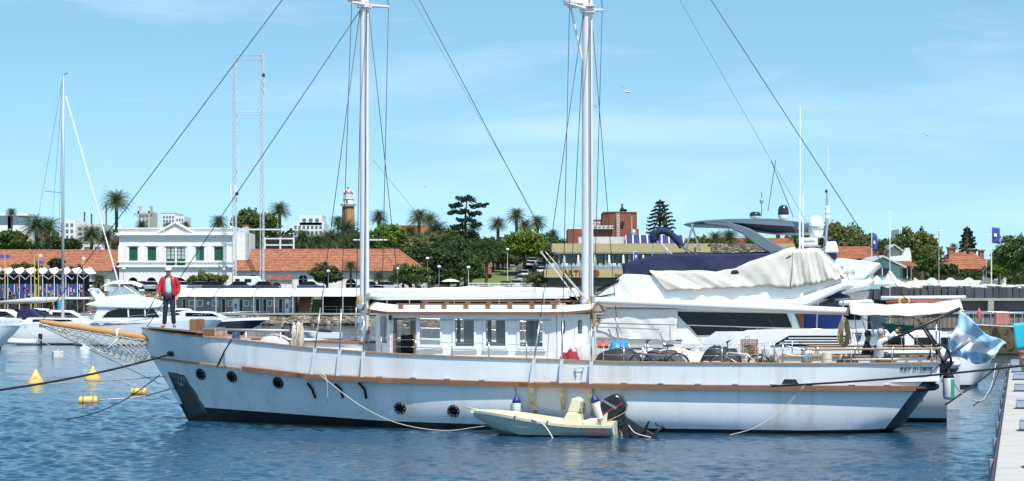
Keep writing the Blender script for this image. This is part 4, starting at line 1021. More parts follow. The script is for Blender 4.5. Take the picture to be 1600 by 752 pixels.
# lines forward
far_l = P(-60, 617, 44.0)
rope('mooring_line', 'thick black mooring line running from the bow hawse out to the left', sag(HAWSE, far_l, .12, 24), .03, m_blackrope)
rope('mooring_line', 'thin pale mooring line from the bow toward the yellow cone buoys', sag(W(S(258, 588, -.2)), P(-40, 604, 68), .05, 20), .016, m_rope)
rope('mooring_line', 'black mooring line dropping from the bow into the water at left', smooth_path([W(S(250, 586, -.2)), P(200, 622, 56), P(150, 645, 55.5), P(105, 655.5, 56.5)], 5), .016, m_blackrope)
rope('mooring_line', 'pale rope slanting from the low bow up toward the left sailing yacht', sag(W(S(268, 625, -.1)), P(30, 508, 110), .3, 24), .016, m_rope)
rope('mooring_line', 'frayed white rope from the bow to the nearest yellow barrel float', smooth_path([W(S(272, 606, -.2)), P(220, 620, 58), P(165, 624.5, 57.8), P(155, 625, 57.6)], 5), .022, m_rope)
rope('mooring_line', 'white rope drooping along the near side of the hull below the foremast', smooth_path([W(S(500, 586, -2.3)), W(S(560, 632, -2.5)), W(S(620, 661, -2.7)), W(S(690, 673, -2.9)), W(S(742, 668, -3.1)), W(S(770, 664, -3.2))], 6), .011, m_rope)
rope('mooring_line', 'loose end of white rope knotted on the guard rail', smooth_path([W(S(501, 584, -2.35)), W(S(510, 592, -2.5)), W(S(512, 627, -2.4))], 4), .012, m_rope)
rope('mooring_line', 'white rope dipping from the aft guard rail down into the water', smooth_path([W(S(1256, 604, -2.6)), W(S(1222, 640, -2.6)), W(S(1180, 668, -2.8)), W(S(1140, 680, -3.0))], 6), .010, m_rope)
pier_c = lambda px, py, Y: P(px, py, Y)
rope('mooring_line', 'black stern line stretched along the quarter to the pier', sag(W(S(1205, 603.5, -2.72)), P(1604, 571, 48.7), .06, 24), .03, m_blackrope)
rope('mooring_line', 'black stern line running from low on the stern up to the pier edge', sag(W(S(1478, 632, .6)), P(1568, 566, 66), .03, 12), .028, m_blackrope)
rope('mooring_line', 'pale slack line looping in the water between stern and pier', smooth_path([W(S(1486, 590, -.2)), P(1500, 612, 52), P(1530, 627, 53), P(1548, 605, 62), P(1556, 568, 68)], 6), .014, m_rope)
rope('mooring_line', 'black slack line hanging from the pier edge near the stern', smooth_path([P(1563, 572, 66), P(1557, 590, 64), P(1545, 615, 58), P(1521, 634, 56)], 6), .016, m_blackrope)

# ================================================================== dinghy alongside
DY = -3.75
dn = thing('dinghy', 'small cream and grey-green open motor dinghy tied alongside the schooner', 'dinghy', (SX, SY, 0), -SA)
m_dh = mat('dinghy_green_gelcoat', (0.40, 0.45, 0.40), 0.3, var=.08, scale=2, dirt=(.5, .48, .4), dirt_amt=.35, coat=.2); m_dc = mat('dinghy_cream', (0.72, 0.66, 0.48), 0.4, var=.06, dirt=(.5, .42, .28), dirt_amt=.2)
xb, xt = S(741, 650, DY).x, S(963, 668, DY - .2).x; Ld = xt - xb
def dz(t): return 0.62 - .30 * sm(t * 1.25) 
def dsec(t):
    bw = .82 * (1 - (1 - min(1, t / .55)) ** 2.2) * (1 - .04 * t) + .12; x = xb + Ld * t; zs = dz(t)
    keel = -.12 + .62 * max(0, 1 - t / .30) ** 1.8; ch = min(.06 + .40 * max(0, 1 - t / .35), zs - .1)
    return [Vector((x - .0, DY - bw, zs)), Vector((x, DY - bw * .97, (zs + ch) / 2)), Vector((x + .02, DY - bw * .86, ch)), Vector((x + .04, DY - bw * .4, (ch + keel) / 2 - .02)), Vector((x + .06, DY, keel))]
ts = [i / 30 for i in range(31)]
d = MB(); full = []
for t in ts:
    s_ = dsec(t); row = s_ + [Vector((q.x, 2 * DY - q.y, q.z)) for q in s_[-2::-1]]; full.append(row)
d.grid(full); d.add(full[-1], [tuple(range(len(full[-1])))]); d.add(full[0], [tuple(range(len(full[0]) - 1, -1, -1))])
dh = d.build('hull', m_dh, dn, smooth=True, sharp=40)
d = MB(); 
for sg in (-1, 1):
    fr = []
    for t in ts:
        s_ = dsec(t)[0]; y0 = DY + sg * (DY - s_.y); fr.append([Vector((s_.x, y0 + sg * .03, s_.z - .05)), Vector((s_.x, y0 + sg * .035, s_.z + .02)), Vector((s_.x, y0 - sg * .10, s_.z + .02)), Vector((s_.x, y0 - sg * .10, s_.z - .05))])
    d.grid([f + [f[0]] for f in fr]); d.add(fr[-1], [(0, 1, 2, 3)]); d.add(fr[0], [(3, 2, 1, 0)])
s_ = dsec(0)[0]; d.box((s_.x + .05, DY, s_.z - .015), (.22, .34, .075))
d.build('gunwale', m_dc, dn)
g = []
for t in ts[1:]:
    s_ = dsec(t)[0]; bw = DY - s_.y; zi = .16 + .25 * max(0, 1 - t / .25); g.append([Vector((s_.x, DY - bw + .09, s_.z)), Vector((s_.x, DY - bw + .13, zi)), Vector((s_.x, DY, zi - .02)), Vector((s_.x, DY + bw - .13, zi)), Vector((s_.x, DY + bw - .09, s_.z))])
MB().grid(g).build('liner', m_dc, dn, smooth=True, sharp=35)
sx0 = xb + Ld
MB().box((sx0 - .02, DY, .18), (.08, 1.5, .46)).build('transom', m_dc, dn)
# console: raked wedge with a screen
cx = S(895, 640, DY).x
MB().prism([Vector((cx - .35, DY - .34, .15)), Vector((cx + .33, DY - .34, .15)), Vector((cx + .22, DY - .34, .55)), Vector((cx + .16, DY - .34, .62)), Vector((cx - .1, DY - .34, .62))], (0, .62, 0)).build('console', m_dc, dn, bevel=.04)
MB().prism([Vector((cx - .1, DY - .30, .6)), Vector((cx + .2, DY - .30, .62)), Vector((cx + .27, DY - .30, .92)), Vector((cx + .16, DY - .30, 1.0)), Vector((cx + .02, DY - .30, .98))], (0, .54, 0)).build('console_cowl', m_dc, dn, bevel=.04)
MB().box((cx + .22, DY - .02, .8), (.012, .40, .2), rot=Matrix.Rotation(R(-14), 3, 'Y')).build('dashboard', mat('dash_tan', (.5, .42, .26), .6), dn)
d = MB(); d.tube([Vector((cx + .3, DY + .13 * math.cos(a), .72 + .13 * math.sin(a))) for a in [i * math.pi / 8 for i in range(16)]], .014, 6, closed=True); d.build('steering_wheel', m_dark, dn, smooth=True)
MB().box((cx + .5, DY, .3), (.34, 1.1, .26)).build('seat', m_dc, dn, bevel=.05)
MB().prism([Vector((cx + .82, DY - .5, .3)), Vector((cx + .95, DY - .5, .3)), Vector((cx + .99, DY - .5, .64)), Vector((cx + .90, DY - .5, .58))], (0, .05, 0)).build('seat_back', m_dc, dn)
for tt in (.33, .56): 
    s_ = dsec(tt)[0]; MB().tube([(s_.x, s_.y + .12, s_.z - .02), (s_.x + .02, s_.y + .09, s_.z + .03), (s_.x, s_.y - .045, s_.z + .03), (s_.x, s_.y - .04, s_.z - .06)], .014, 6).build('strap', m_rubber, dn)
# emblem and lettering on the quarter
s_ = dsec(.90); pc = s_[0].lerp(s_[1], .9); ang = 0
m_lr = mat('lettering_red', (.32, .03, .03), .5, var=.1); m_lb = mat('lettering_black', (.02, .02, .02), .5, var=.1)
text_mesh('lettering', 'WHALER', .125, m_lr, dn, pc + Vector((-.05, -.035, -.02)), (R(82), 0, 0), sx=1.1)
MB().tube(smooth_path([pc + Vector((-.46, -.02, .09)), pc + Vector((-.36, -.03, -.03)), pc + Vector((-.28, -.04, -.10)), pc + Vector((.32, -.045, -.115))], 4), .008, 5).build('emblem_swoosh', m_lb, dn)
MB().tube([pc + Vector((-.46, -.02, .09)), pc + Vector((-.2, -.025, .075)), pc + Vector((.28, -.025, .07))], .005, 5).build('emblem_line', m_lr, dn)
# outboard, tilted up
ob = thing('outboard_motor', 'black outboard motor tilted up on the dinghy transom', 'outboard motor', W((sx0 + .1, DY, .42)), -SA); ob.scale = (1.2,) * 3
q = Matrix.Rotation(R(-30), 3, 'Y')
def tf(v): return q @ Vector(v)
prof = [(-.26, .0), (.20, .0), (.27, .12), (.27, .34), (.2, .46), (-.08, .48), (-.22, .42), (-.28, .2)]
d = MB(); d.prism([tf((x, -.19, z + .1)) for x, z in prof], q @ Vector((0, .38, 0))); d.build('cowling', mat('outboard_black', (.014, .013, .015), .3, coat=.3, var=.2), ob, bevel=.06, smooth=True, sharp=45)
MB().prism([tf((x * .93, -.197, z * .06 + .30)) for x, z in ((-.28, -.3), (.26, -.3), (.26, .3), (-.28, .3))], q @ Vector((0, .394, 0))).build('cowling_stripe', mat('outboard_red', (.25, .03, .04), .4), ob)
text_mesh('lettering', 'JOHNSON', .075, mat('lettering_silver', (.55, .55, .55), .4), ob, tf((-.03, -.20, .42)), (R(90), R(30), 0))
MB().prism([tf(v) for v in ((-.16, -.11, .1), (.14, -.11, .1), (.10, -.07, -.42), (-.08, -.07, -.42))], q @ Vector((0, .2, 0))).build('midsection', m_dark, ob, bevel=.02)
q2 = Matrix.Rotation(R(-62), 3, 'Y')
def tf2(v): return q2 @ Vector(v)
MB().prism([tf2((x, -.05, z)) for x, z in ((-.12, .05), (.12, .05), (.10, -.5), (.2, -.52), (.2, -.56), (.08, -.58), (.08, -.74), (.22, -.78), (.22, -.84), (-.1, -.84), (-.06, -.98), (-.13, -.98), (-.16, -.55), (-.13, -.5))], q2 @ Vector((0, .1, 0))).build('lower_unit', m_dark, ob, bevel=.015)
MB().box(tf2((.02, 0, -.54)), (.5, .3, .02), rot=q2).build('anti_ventilation_plate', m_dark, ob)
d = MB()
for k in range(3):
    a = k * 2 * math.pi / 3; b = tf2((.28, 0, -.8)); v = lambda r, aa, o=0: b + q2 @ Vector((o, r * math.cos(aa), r * math.sin(aa)))
    d.prism([v(.02, a - .5), v(.13, a - .45, .03), v(.16, a + .1, .02), v(.12, a + .5, -.03), v(.02, a + .5)], q2 @ Vector((.012, 0, 0)))
d.build('propeller', m_dark, ob)
MB().box((-.02, 0, .02), (.16, .26, .3)).build('clamp_bracket', m_dark, ob, bevel=.02)
rope('painter', 'white painter rope over the dinghy side into the water', smooth_path([W(dsec(.45)[0] + Vector((0, -.03, .03))), W(dsec(.53)[0] + Vector((0, -.12, -.03))), W(dsec(.58)[0] + Vector((0, -.2, -.2))), W(dsec(.62)[0] + Vector((0, -.22, -.45)))], 6), .02, m_rope)
rope('painter', 'white bow painter tied ahead of the dinghy', [W(dsec(0)[0] + Vector((.1, .1, .03))), W(dsec(0)[0] + Vector((-.28, .3, .07)))], .018, m_rope)
rope('fuel_line', 'thin fuel line from the dinghy to the outboard motor', smooth_path([W((sx0 - .5, DY - .1, .35)), W((sx0 - .2, DY - .25, .42)), W((sx0 + .2, DY - .26, .62)), W((sx0 + .32, DY - .22, .8))], 5), .012, m_manila, 'hose')
rope('mooring_line', 'white rope trailing in the water below the outboard motor', smooth_path([W((sx0 + .3, DY - .1, .3)), W((sx0 + .5, DY - .2, .1)), W((sx0 + .9, DY - .2, .0))], 5), .014, m_rope)

# ================================================================== buoys
m_yel = mat('buoy_yellow', (0.72, 0.50, 0.10), 0.5, var=.1, scale=3, dirt=(.38, .25, .12), dirt_amt=.75); m_brn = mat('buoy_brown_growth', (.22, .14, .06), .8, var=.4)
def cone_buoy(px, py, num, label):
    Y = 10500 / (py - 470); p = P(px, py, Y); t = thing('cone_buoy', label, 'buoy', (p.x, p.y, -.02), 0, 'yellow cone buoys')
    MB().lathe([(.30, -.15), (.36, .02), (.36, .08), (.20, .34), (.06, .60), (.03, .64), (0, .64)], (0, 0, 0), 20).build('cone', m_yel, t, smooth=True, sharp=35)
    MB().lathe([(.362, -.1), (.368, 0), (.364, .05)], (0, 0, 0), 20).build('growth_band', m_brn, t, smooth=True)
    MB().tube([(.0 + .08 * math.cos(a), 0, .74 + .08 * math.sin(a)) for a in [i * math.pi / 8 for i in range(16)]], .016, 6, closed=True).build('lifting_ring', m_galv, t, smooth=True)
    text_mesh('number', num, .17, m_lb, t, (0.02, -.235, .28), (R(59), 0, 0))
cone_buoy(56, 600.5, '29', 'yellow cone buoy numbered 29, the leftmost buoy')
cone_buoy(145, 594.5, '13', 'yellow cone buoy behind the black mooring line, nearer the bow')
def barrel(px, py, w, label, rz):
    Y = 10500 / (py - 470); p = P(px, py, Y); t = thing('barrel_float', label, 'float', (p.x, p.y, .08), rz, 'yellow barrel floats'); q = Matrix.Rotation(R(90), 3, 'Y')
    MB().lathe([(.0, -w/2), (.12, -w/2), (.15, -w/2 + .04), (.15, w/2 - .04), (.12, w/2), (0, w/2)], (0, 0, 0), 16, q).build('barrel', m_yel, t, smooth=True, sharp=40)
    for x in (-.16 * w / .6, .16 * w / .6): MB().lathe([(.152, -.02), (.158, 0), (.152, .02)], (x, 0, 0), 16, q).build('hoop', m_brn, t, smooth=True)
    MB().blob((w * .25, -.13, -.05), .14, .04, .07, 10, 6, jit=.3).build('rust_patch', m_brn, t, smooth=True)
    MB().tube([(w/2 + .06 + .06 * math.cos(a), 0, .05 + .06 * math.sin(a)) for a in [i * math.pi / 6 for i in range(12)]], .014, 5, closed=True).build('shackle', m_galv, t)
barrel(138, 630, .62, 'stained yellow barrel float with a shackle, nearest float', .08); barrel(217, 616, .58, 'clean yellow barrel float close to the bow', -.1)
p = P(90, 557, 10500 / 87); t = thing('box_float', 'square white block float beyond the cone buoys', 'float', (p.x, p.y, 0), .5)
MB().box((0, 0, .12), (.62, .5, .42)).build('block', mat('float_white', (.66, .65, .6), .7, var=.12, dirt=(.3, .26, .2), dirt_amt=.6), t, bevel=.04)
MB().tube([(-.1, 0, .33), (-.1, 0, .42), (.1, 0, .42), (.1, 0, .33)], .015, 6).build('handle', m_galv, t)
p = P(133, 547, 10500 / 77); lathe_thing('cone_buoy', 'small white cone buoy beyond the square float', 'buoy', [(.36, -.1), (.4, .05), (.3, .2), (.1, .38), (0, .4)], (p.x, p.y, 0), m_sail)

# ================================================================== pier on the right
pier_h = 1.0
def PG(px, py, z=pier_h):
    Y = (H - z) * F / (py - HY); return Vector(((px - 800) / F * Y, Y, z))
e0, e1 = PG(1553, 752), PG(1578, 573)
dirp = (e1 - e0).normalized(); e0 = e0 - dirp * 26; perp = Vector((dirp.y, -dirp.x, 0))
m_conc = mat('pier_concrete', (0.43, 0.41, 0.38), 0.85, var=.14, scale=1.2, bump=.3, bscale=14, dirt=(.27, .25, .22), dirt_amt=.7)
def plank_slab(a, ln, w, z1, z0, name, m, parent=None):
    return MB().prism([Vector((*(a + perp * 0)[:2], z1)), Vector((*(a + dirp * ln)[:2], z1)), Vector((*(a + dirp * ln + perp * w)[:2], z1)), Vector((*(a + perp * w)[:2], z1))], (0, 0, z0 - z1)).build(name, m, parent, bevel=.02)
pr = tag(bpy.data.objects.new('pier', None), 'concrete finger pier with grey bollard boxes', kind='structure'); COL.objects.link(pr)
PL = (e1 - e0).length + 3; k = 0; s_ = 0
while s_ < PL:
    plank_slab(e0 + dirp * s_, 3.97, 4.5, pier_h + (.004 if k % 2 else 0), .45, 'pier_slab', m_conc, pr); s_ += 4.0; k += 1
plank_slab(e0 - perp * .06, PL, .055, pier_h - .06, pier_h - .32, 'timber_fender', mat('dark_timber', (.06, .055, .07), .8, var=.4, scale=5), pr)
k = 0; s_ = 1.0
while s_ < PL:
    c = e0 + dirp * s_ + perp * .3; MB().tube([(c.x, c.y, -1.5), (c.x, c.y, .5)], .22, 12).build('pile', mat('pile_concrete', (.28, .27, .25), .9, var=.2), pr, smooth=True); s_ += 5
    MB().tube([Vector((*(e0 + dirp * s_ - perp * .1)[:2], -.3)), Vector((*(e0 + dirp * s_ - perp * .1)[:2], pier_h - .1))], .05, 8).build('fender_post', mat('fender_grey', (.35, .35, .4), .7, var=.3), pr)
m_box = mat('bollard_grey', (0.28, 0.31, 0.40), 0.5, var=.08, scale=3)
for i, (px, py) in enumerate(((1600, 731), (1591, 673.5), (1586, 639), (1583.5, 612), (1581.5, 594), (1580, 582), (1578, 572))):
    c = PG(px, py) + perp * .35; w = thing('service_box', ['grey service box at the near corner of the pier', 'grey service box second along the pier from the camera', 'grey service box third along the pier from the camera', 'grey service box fourth along the pier from the camera', 'grey service box fifth along the pier from the camera', 'grey service box sixth along the pier from the camera', 'grey service box at the far end of the pier row'][i], 'service box', c, math.atan2(-dirp.x, dirp.y), 'service boxes on the pier')
    MB().prism([(-.33, -.14, .02), (.33, -.14, .02), (.33, -.14, .20), (.31, -.11, .24), (-.31, -.11, .24), (-.33, -.14, .20)], (0, .28, 0)).build('box', m_box, w, bevel=.03)
    MB().box((0, 0, .012), (.72, .34, .022)).build('base_plate', m_dark, w)
# wooden posts with red tops
m_post = mat('weathered_post', (.33, .26, .2), .85, var=.25, scale=5, stretch=(4, 4, .6)); m_redtop = mat('post_red_cap', (.55, .10, .09), .6, var=.15)
for i, (px, py, r, yt, nm) in enumerate(((1606, 625, .26, 589, 'nearest'), (1600, 603, .26, 571, 'second'), (1595, 588, .26, 559, 'third'), (1592, 578, .26, 549, 'farthest'))):
    c = PG(px, py) + perp * .25; hgt = (H - (yt - HY) / F * c.y) - pier_h
    t = thing('mooring_post', nm + ' of the round red-topped mooring posts on the pier', 'post', c, 0, 'red-topped posts on the pier')
    MB().lathe([(r * .9, 0), (r * .93, hgt * .6), (r, hgt * .62), (r, hgt - .06)], (0, 0, 0), 18).build('post', m_post, t, smooth=True, sharp=40)
    MB().lathe([(r + .02, hgt - .07), (r + .03, hgt - .03), (r + .02, hgt), (r * .7, hgt + .03), (0, hgt + .035)], (0, 0, 0), 18).build('cap', m_redtop, t, smooth=True, sharp=40)
# turquoise banner at the right edge
c = PG(1588, 578) + perp * .2
t = thing('banner', 'turquoise cloth banner on a pole at the right edge of the pier', 'banner', c, 0)
zt_ = H - (503 - HY) / F * c.y - pier_h
MB().tube([(.55, 0, 0), (.55, 0, zt_ + .1)], .02, 8).build('pole', m_galv, t)
g = []
for i in range(9):
    v = i / 8; g.append([Vector((-.32 + .12 * v + u * (1.0 - .15 * v), .08 * math.sin(6 * u + 2 * v), zt_ - .04 * (1 - u) * 3 + .05 - v * .95)) for u in [j / 10 for j in range(11)]])
bn = MB().grid(g).build('cloth', mat('turquoise_cloth', (.02, .42, .55), .7, var=.1), t, smooth=True); bn.modifiers.new('s', 'SOLIDIFY').thickness = .006
# gulls
def gull(px, py, Y, rz, label, sc=1.0, roll=.3):
    t = thing('gull', label, 'bird', P(px, py, Y), rz, 'gulls in the sky'); t.scale = (sc,) * 3; t.rotation_euler = (roll, .2, rz)
    mw = mat('gull_white', (.7, .7, .7), .7, var=.05); mg = mat('gull_grey', (.3, .31, .33), .7, var=.1)
    MB().tube([(-.22, 0, 0), (-.12, 0, .01), (.05, 0, .02), (.16, 0, .03), (.22, 0, .03), (.27, 0, .02)], [.01, .05, .07, .04, .045, .008], 10).build('body', mw, t, smooth=True)
    for s_ in (-1, 1):
        w = MB().grid([[Vector((.09, s_ * .05, .04)), Vector((.12, s_ * .3, .14)), Vector((.02, s_ * .62, .06)), Vector((-.10, s_ * .72, .03))], [Vector((-.07, s_ * .05, .04)), Vector((-.04, s_ * .3, .14)), Vector((-.08, s_ * .55, .06)), Vector((-.12, s_ * .72, .03))]]).build('wing', mg, t, smooth=True); w.modifiers.new('s', 'SOLIDIFY').thickness = .02
gull(980, 144, 120, .6, 'gull gliding in the sky right of the mainmast', 1.0, .55); gull(931, 167, 190, .2, 'small distant gull close beside the mainmast', 1.0, .2); gull(1447, 212, 220, 1.0, 'small distant gull in the right of the sky', .9, .5); gull(664, 291, 260, .4, 'tiny distant gull above the palms', 1.0, .4)
# ================================================================== motor yacht behind the schooner
m_yw = mat('yacht_white', (0.80, 0.81, 0.82), 0.22, var=.015, scale=.8, coat=.3)
m_ygrey = mat('hardtop_grey', (0.16, 0.19, 0.23), 0.25, metal=.5, var=.05, coat=.3)
m_ycan = mat('cover_offwhite', (0.57, 0.55, 0.50), 0.85, var=.06, scale=2, bump=.35, bscale=4, dirt=(.5, .45, .36), dirt_amt=.2)
m_tarpw = mat('cover_white', (0.72, 0.72, 0.70), 0.8, var=.04, scale=2, bump=.3, bscale=4)
m_bluecurt = mat('blue_curtain', (0.01, 0.04, 0.22), 0.6, var=.3, scale=3, bump=.4, bscale=4)
yt = thing('motor_yacht', 'large white flybridge motor yacht with navy and cream covers behind the schooner', 'yacht', (SX, SY, 0), -SA)
def prism_px(poly, yl, depth, name, m, parent, bevel=.03, smooth=False):
    return MB().prism([S(a, b, yl) for a, b in poly], (0, depth, 0)).build(name, m, parent, bevel=bevel)
YC = 5.95
def ysec(u):
    xa, xe = S(640, 640, YC).x, S(1480, 640, 3.4).x; x = xa + (xe - xa) * u
    b = 2.45 * (1 - (1 - min(1, u / .5)) ** 2.3) + .05; zs = ipl([(0, 2.35), (.3, 2.15), (.55, 2.0), (.60, 2.6), (.80, 2.62), (.835, 2.45), (.85, 1.35), (1, 1.25)], u)
    return [Vector((x - 1.2 * max(0, 1 - u / .2) , YC - b, zs)), Vector((x - .8 * max(0, 1 - u / .2), YC - b * .98, zs * .6)), Vector((x - .2 * max(0, 1 - u / .2), YC - b * .9, .25)), Vector((x, YC - b * .86, .12)), Vector((x, YC - b * .7, -.4))]
uy = sorted(set([i / 40 for i in range(41)] + [.55, .56, .60, .80, .835, .85])); sy = [ysec(u) for u in uy]; mr = lambda p: Vector((p.x, 2 * YC - p.y, p.z))
d = MB(); d.grid([s[:4] for s in sy]); d.grid([[mr(p) for p in s[:4]] for s in sy]); e = sy[-1][:4]; d.add(e + [mr(p) for p in e[::-1]], [tuple(range(8))])
yh = d.build('hull', m_yw, yt, smooth=True, sharp=35)
d = MB(); d.grid([s[3:] for s in sy]); d.grid([[mr(p) for p in s[3:]] for s in sy]); e = sy[-1][3:]; d.add([e[0], e[1], mr(e[1]), mr(e[0])], [(0, 1, 2, 3)]); d.build('boot_stripe', m_boot, yt, smooth=True)
d = MB(); d.grid([[Vector((s[0].x, s[0].y + .08, s[0].z - .06)), Vector((s[0].x, YC, s[0].z)), mr(Vector((s[0].x, s[0].y + .08, s[0].z - .06)))] for s in sy]); d.build('deck', m_yw, yt)
prism_px([(926, 545), (930, 520), (958, 478), (1236, 478), (1262, 545)], 3.85, 4.2, 'deckhouse', m_yw, yt, .12)
wn_ = prism_px([(1054, 487), (1229, 490), (1238, 512), (1167, 516), (1147, 524), (1089, 524)], 3.82, .05, 'window', m_dglass, yt, .0)
for a, b in (((1132, 489), (1160, 515)), ((1195, 490), (1212, 513))): MB().bar(S(*a, 3.815), S(*b, 3.815), .05, .012, up=(0, 1, 0)).build('mullion', m_dark, wn_)
# windscreen cover
g = []
for i in range(13):
    v = i / 12; row = []
    for j in range(25):
        u = j / 24; px = 925 + 22 * (1 - v) + u * (113 + 18 * v); py = 483 + v * 52
        q = S(px, py, 3.78); q.y += .010 * math.sin(11 * u + 5 * v) + .006 * math.sin(23 * u - 14 * v) + .005 * math.sin(41 * u + 17 * v) - .05; row.append(q)
    g.append(row)
o = MB().grid(g).build('windscreen_cover', m_tarpw, yt, smooth=True); o.modifiers.new('s', 'SOLIDIFY').thickness = .01
prism_px([(1147, 524), (1167, 516), (1330, 514), (1332, 575), (1130, 575)], 3.42, .1, 'side_panel', m_yw, yt, .02)
sl = prism_px([(1204, 541), (1233, 524.5), (1322, 524.5), (1322, 541)], 3.40, .04, 'louvre', m_dglass, yt, .0)
for py in (528.5, 532.5, 536.8): MB().bar(S(1236 - (py - 526) * 1.6, py, 3.385), S(1321, py, 3.385), .022, .032).build('louvre_slat', m_yw, sl)
prism_px([(940, 529), (1066, 531), (1066, 532.5), (940, 530.5)], 3.80, .04, 'rub_line', m_dark, yt, 0)
# flybridge deck and coaming
prism_px([(905, 480), (912, 470), (1240, 468), (1322, 440), (1330, 446), (1262, 478), (1240, 483)], 3.55, 4.8, 'flybridge_deck', m_yw, yt, .06)
prism_px([(926, 470), (950, 448), (975, 428), (1060, 432), (1240, 432), (1322, 428), (1326, 440), (1236, 470)], 3.75, .25, 'flybridge_coaming', m_yw, yt, .05)
prism_px([(926, 470), (950, 448), (975, 428), (1060, 432), (1240, 432), (1322, 428), (1326, 440), (1236, 470)], 8.0, .25, 'flybridge_coaming', m_yw, yt, .05)
prism_px([(925, 470), (962, 440), (972, 428), (975, 432), (985, 470)], 4.0, 4.0, 'flybridge_front', m_yw, yt, .05)
prism_px([(932, 452), (968, 436), (966, 441), (934, 456)], 3.72, .03, 'vent', m_dglass, yt, 0); prism_px([(930, 464), (962, 458), (950, 462), (932, 467)], 3.72, .03, 'vent', m_dglass, yt, 0)
def drape(top, bot, yl, depth, name, m, parent, wr=.05, n=40, seed=1, rows=9):
    """cover: a wrinkled near face from a bottom line up to a top line, then across to the far side and down"""
    rr = random.Random(seed); ph = [rr.random() * 6.28 for _ in range(6)]; g = []
    x0_, x1_ = top[0][0], top[-1][0]
    for j in range(n + 1):
        u = j / n; px = x0_ + (x1_ - x0_) * u; pb = bot[0][0] + (bot[-1][0] - bot[0][0]) * u
        T = S(px, ipl(top, px), yl + .12); B = S(pb, ipl(bot, pb), yl); row = []
        for i in range(rows + 1):
            v = i / rows; q = B.lerp(T, v); w = wr * (.35 + .65 * (1 - v)) if v < 1 else wr * .3
            q = q + Vector((0, w * (math.sin(17 * u + 4 * v + ph[0]) + .7 * math.sin(37 * u - 6 * v + ph[1]) + .4 * math.sin(61 * u + 9 * v + ph[2])) - wr, .25 * w * math.sin(29 * u + ph[3])))
            row.append(q)
        for k in (.25, .5, .75, 1.0): q = T + Vector((0, depth * k, .10 * math.sin(math.pi * k) + .3 * wr * math.sin(13 * u + 7 * k))); row.append(q)
        row.append(Vector((B.x, yl + depth + .1, B.z)))
        g.append(row)
    o = MB().grid(g).build(name, m, parent, smooth=True); o.modifiers.new('s', 'SOLIDIFY').thickness = .015
    return o
drape([(972, 413), (990, 408), (1022, 399), (1070, 397), (1130, 398), (1200, 396), (1236, 388)], [(975, 444), (1000, 445), (1016, 436), (1100, 432), (1200, 424), (1236, 400)], 3.80, 4.0, 'navy_cover', m_navy, yt, .03, seed=2)
drape([(1015, 424), (1030, 424), (1120, 425), (1150, 420), (1170, 411), (1200, 402), (1232, 392), (1242, 390)], [(1040, 455), (1100, 452), (1150, 450), (1200, 448), (1238, 452)], 3.66, .5, 'flybridge_cover', m_ycan, yt, .032, seed=3, n=70)
drape([(1240, 391), (1262, 389), (1278, 390), (1300, 412), (1318, 430)], [(1236, 450), (1250, 448), (1280, 443), (1300, 437), (1320, 436)], 3.62, 4.4, 'aft_cover', m_ycan, yt, .045, seed=5, n=70)
# folded bimini
bm_ = MB().tube(smooth_path([S(1021, 376, 4.2), S(1022, 366, 4.2), S(1034, 361, 4.25), S(1048, 366, 4.3), S(1060, 378, 4.3), S(1066, 386, 4.3)], 5), .10, 10).build('folded_bimini', m_navy, yt, smooth=True)
MB().tube(smooth_path([S(1021, 376, 4.2), S(1020, 366, 5.2), S(1024, 364, 6.6), S(1026, 372, 7.6)], 5), .10, 10).build('folded_bimini', m_navy, yt, smooth=True)
for a, b in (((1026, 377), (1068, 424)), ((1032, 377), (1074, 424)), ((1022, 378), (1012, 440)), ((1062, 384), (1080, 398)), ((1066, 386), (1090, 398))): MB().tube([S(*a, 4.2), S(*b, 3.9)], .016, 6).build('bimini_strut', m_steel, yt)
# hardtop
ht = []
for i in range(25):
    u = i / 24; px = 1062 + 200 * u; top = S(px, ipl([(1062, 348.5), (1090, 344.5), (1130, 342), (1200, 341.5), (1262, 349)], px), 4.0).z; bot = S(px, ipl([(1062, 350), (1090, 349.5), (1130, 351), (1170, 357), (1200, 361), (1262, 362)], px), 4.0).z; x = S(px, 350, 4.0).x
    hw = 1.9 * (min(1, u * 5 + .3)) ** .5 * (min(1, (1 - u) * 6 + .4)) ** .5
    ht.append([Vector((x, YC - hw, (top + bot) / 2)), Vector((x, YC - hw * .9, top)), Vector((x, YC, top + .08)), Vector((x, YC + hw * .9, top)), Vector((x, YC + hw, (top + bot) / 2)), Vector((x, YC + hw * .85, bot)), Vector((x, YC, bot)), Vector((x, YC - hw * .85, bot))])
d = MB(); d.grid(ht, closed=True); d.add(ht[0], [tuple(range(8))]); d.add(ht[-1], [tuple(range(8))]); hardtop = d.build('hardtop', m_ygrey, yt, smooth=True, sharp=45)
for yl in (4.05, 7.6): prism_px([(1100, 347), (1140, 347), (1172, 357), (1200, 374), (1240, 395), (1206, 397), (1182, 384), (1160, 366), (1138, 355), (1100, 350)], yl, .22, 'arch_leg', m_ygrey, yt, .04)
for yl in (4.3, 7.5): MB().tube([S(1083, 350, yl), S(1071, 394, yl)], .03, 8).build('hardtop_strut', m_steel, yt); MB().tube([S(1080, 350, yl), S(1094, 392, yl)], .03, 8).build('hardtop_strut', m_steel, yt)
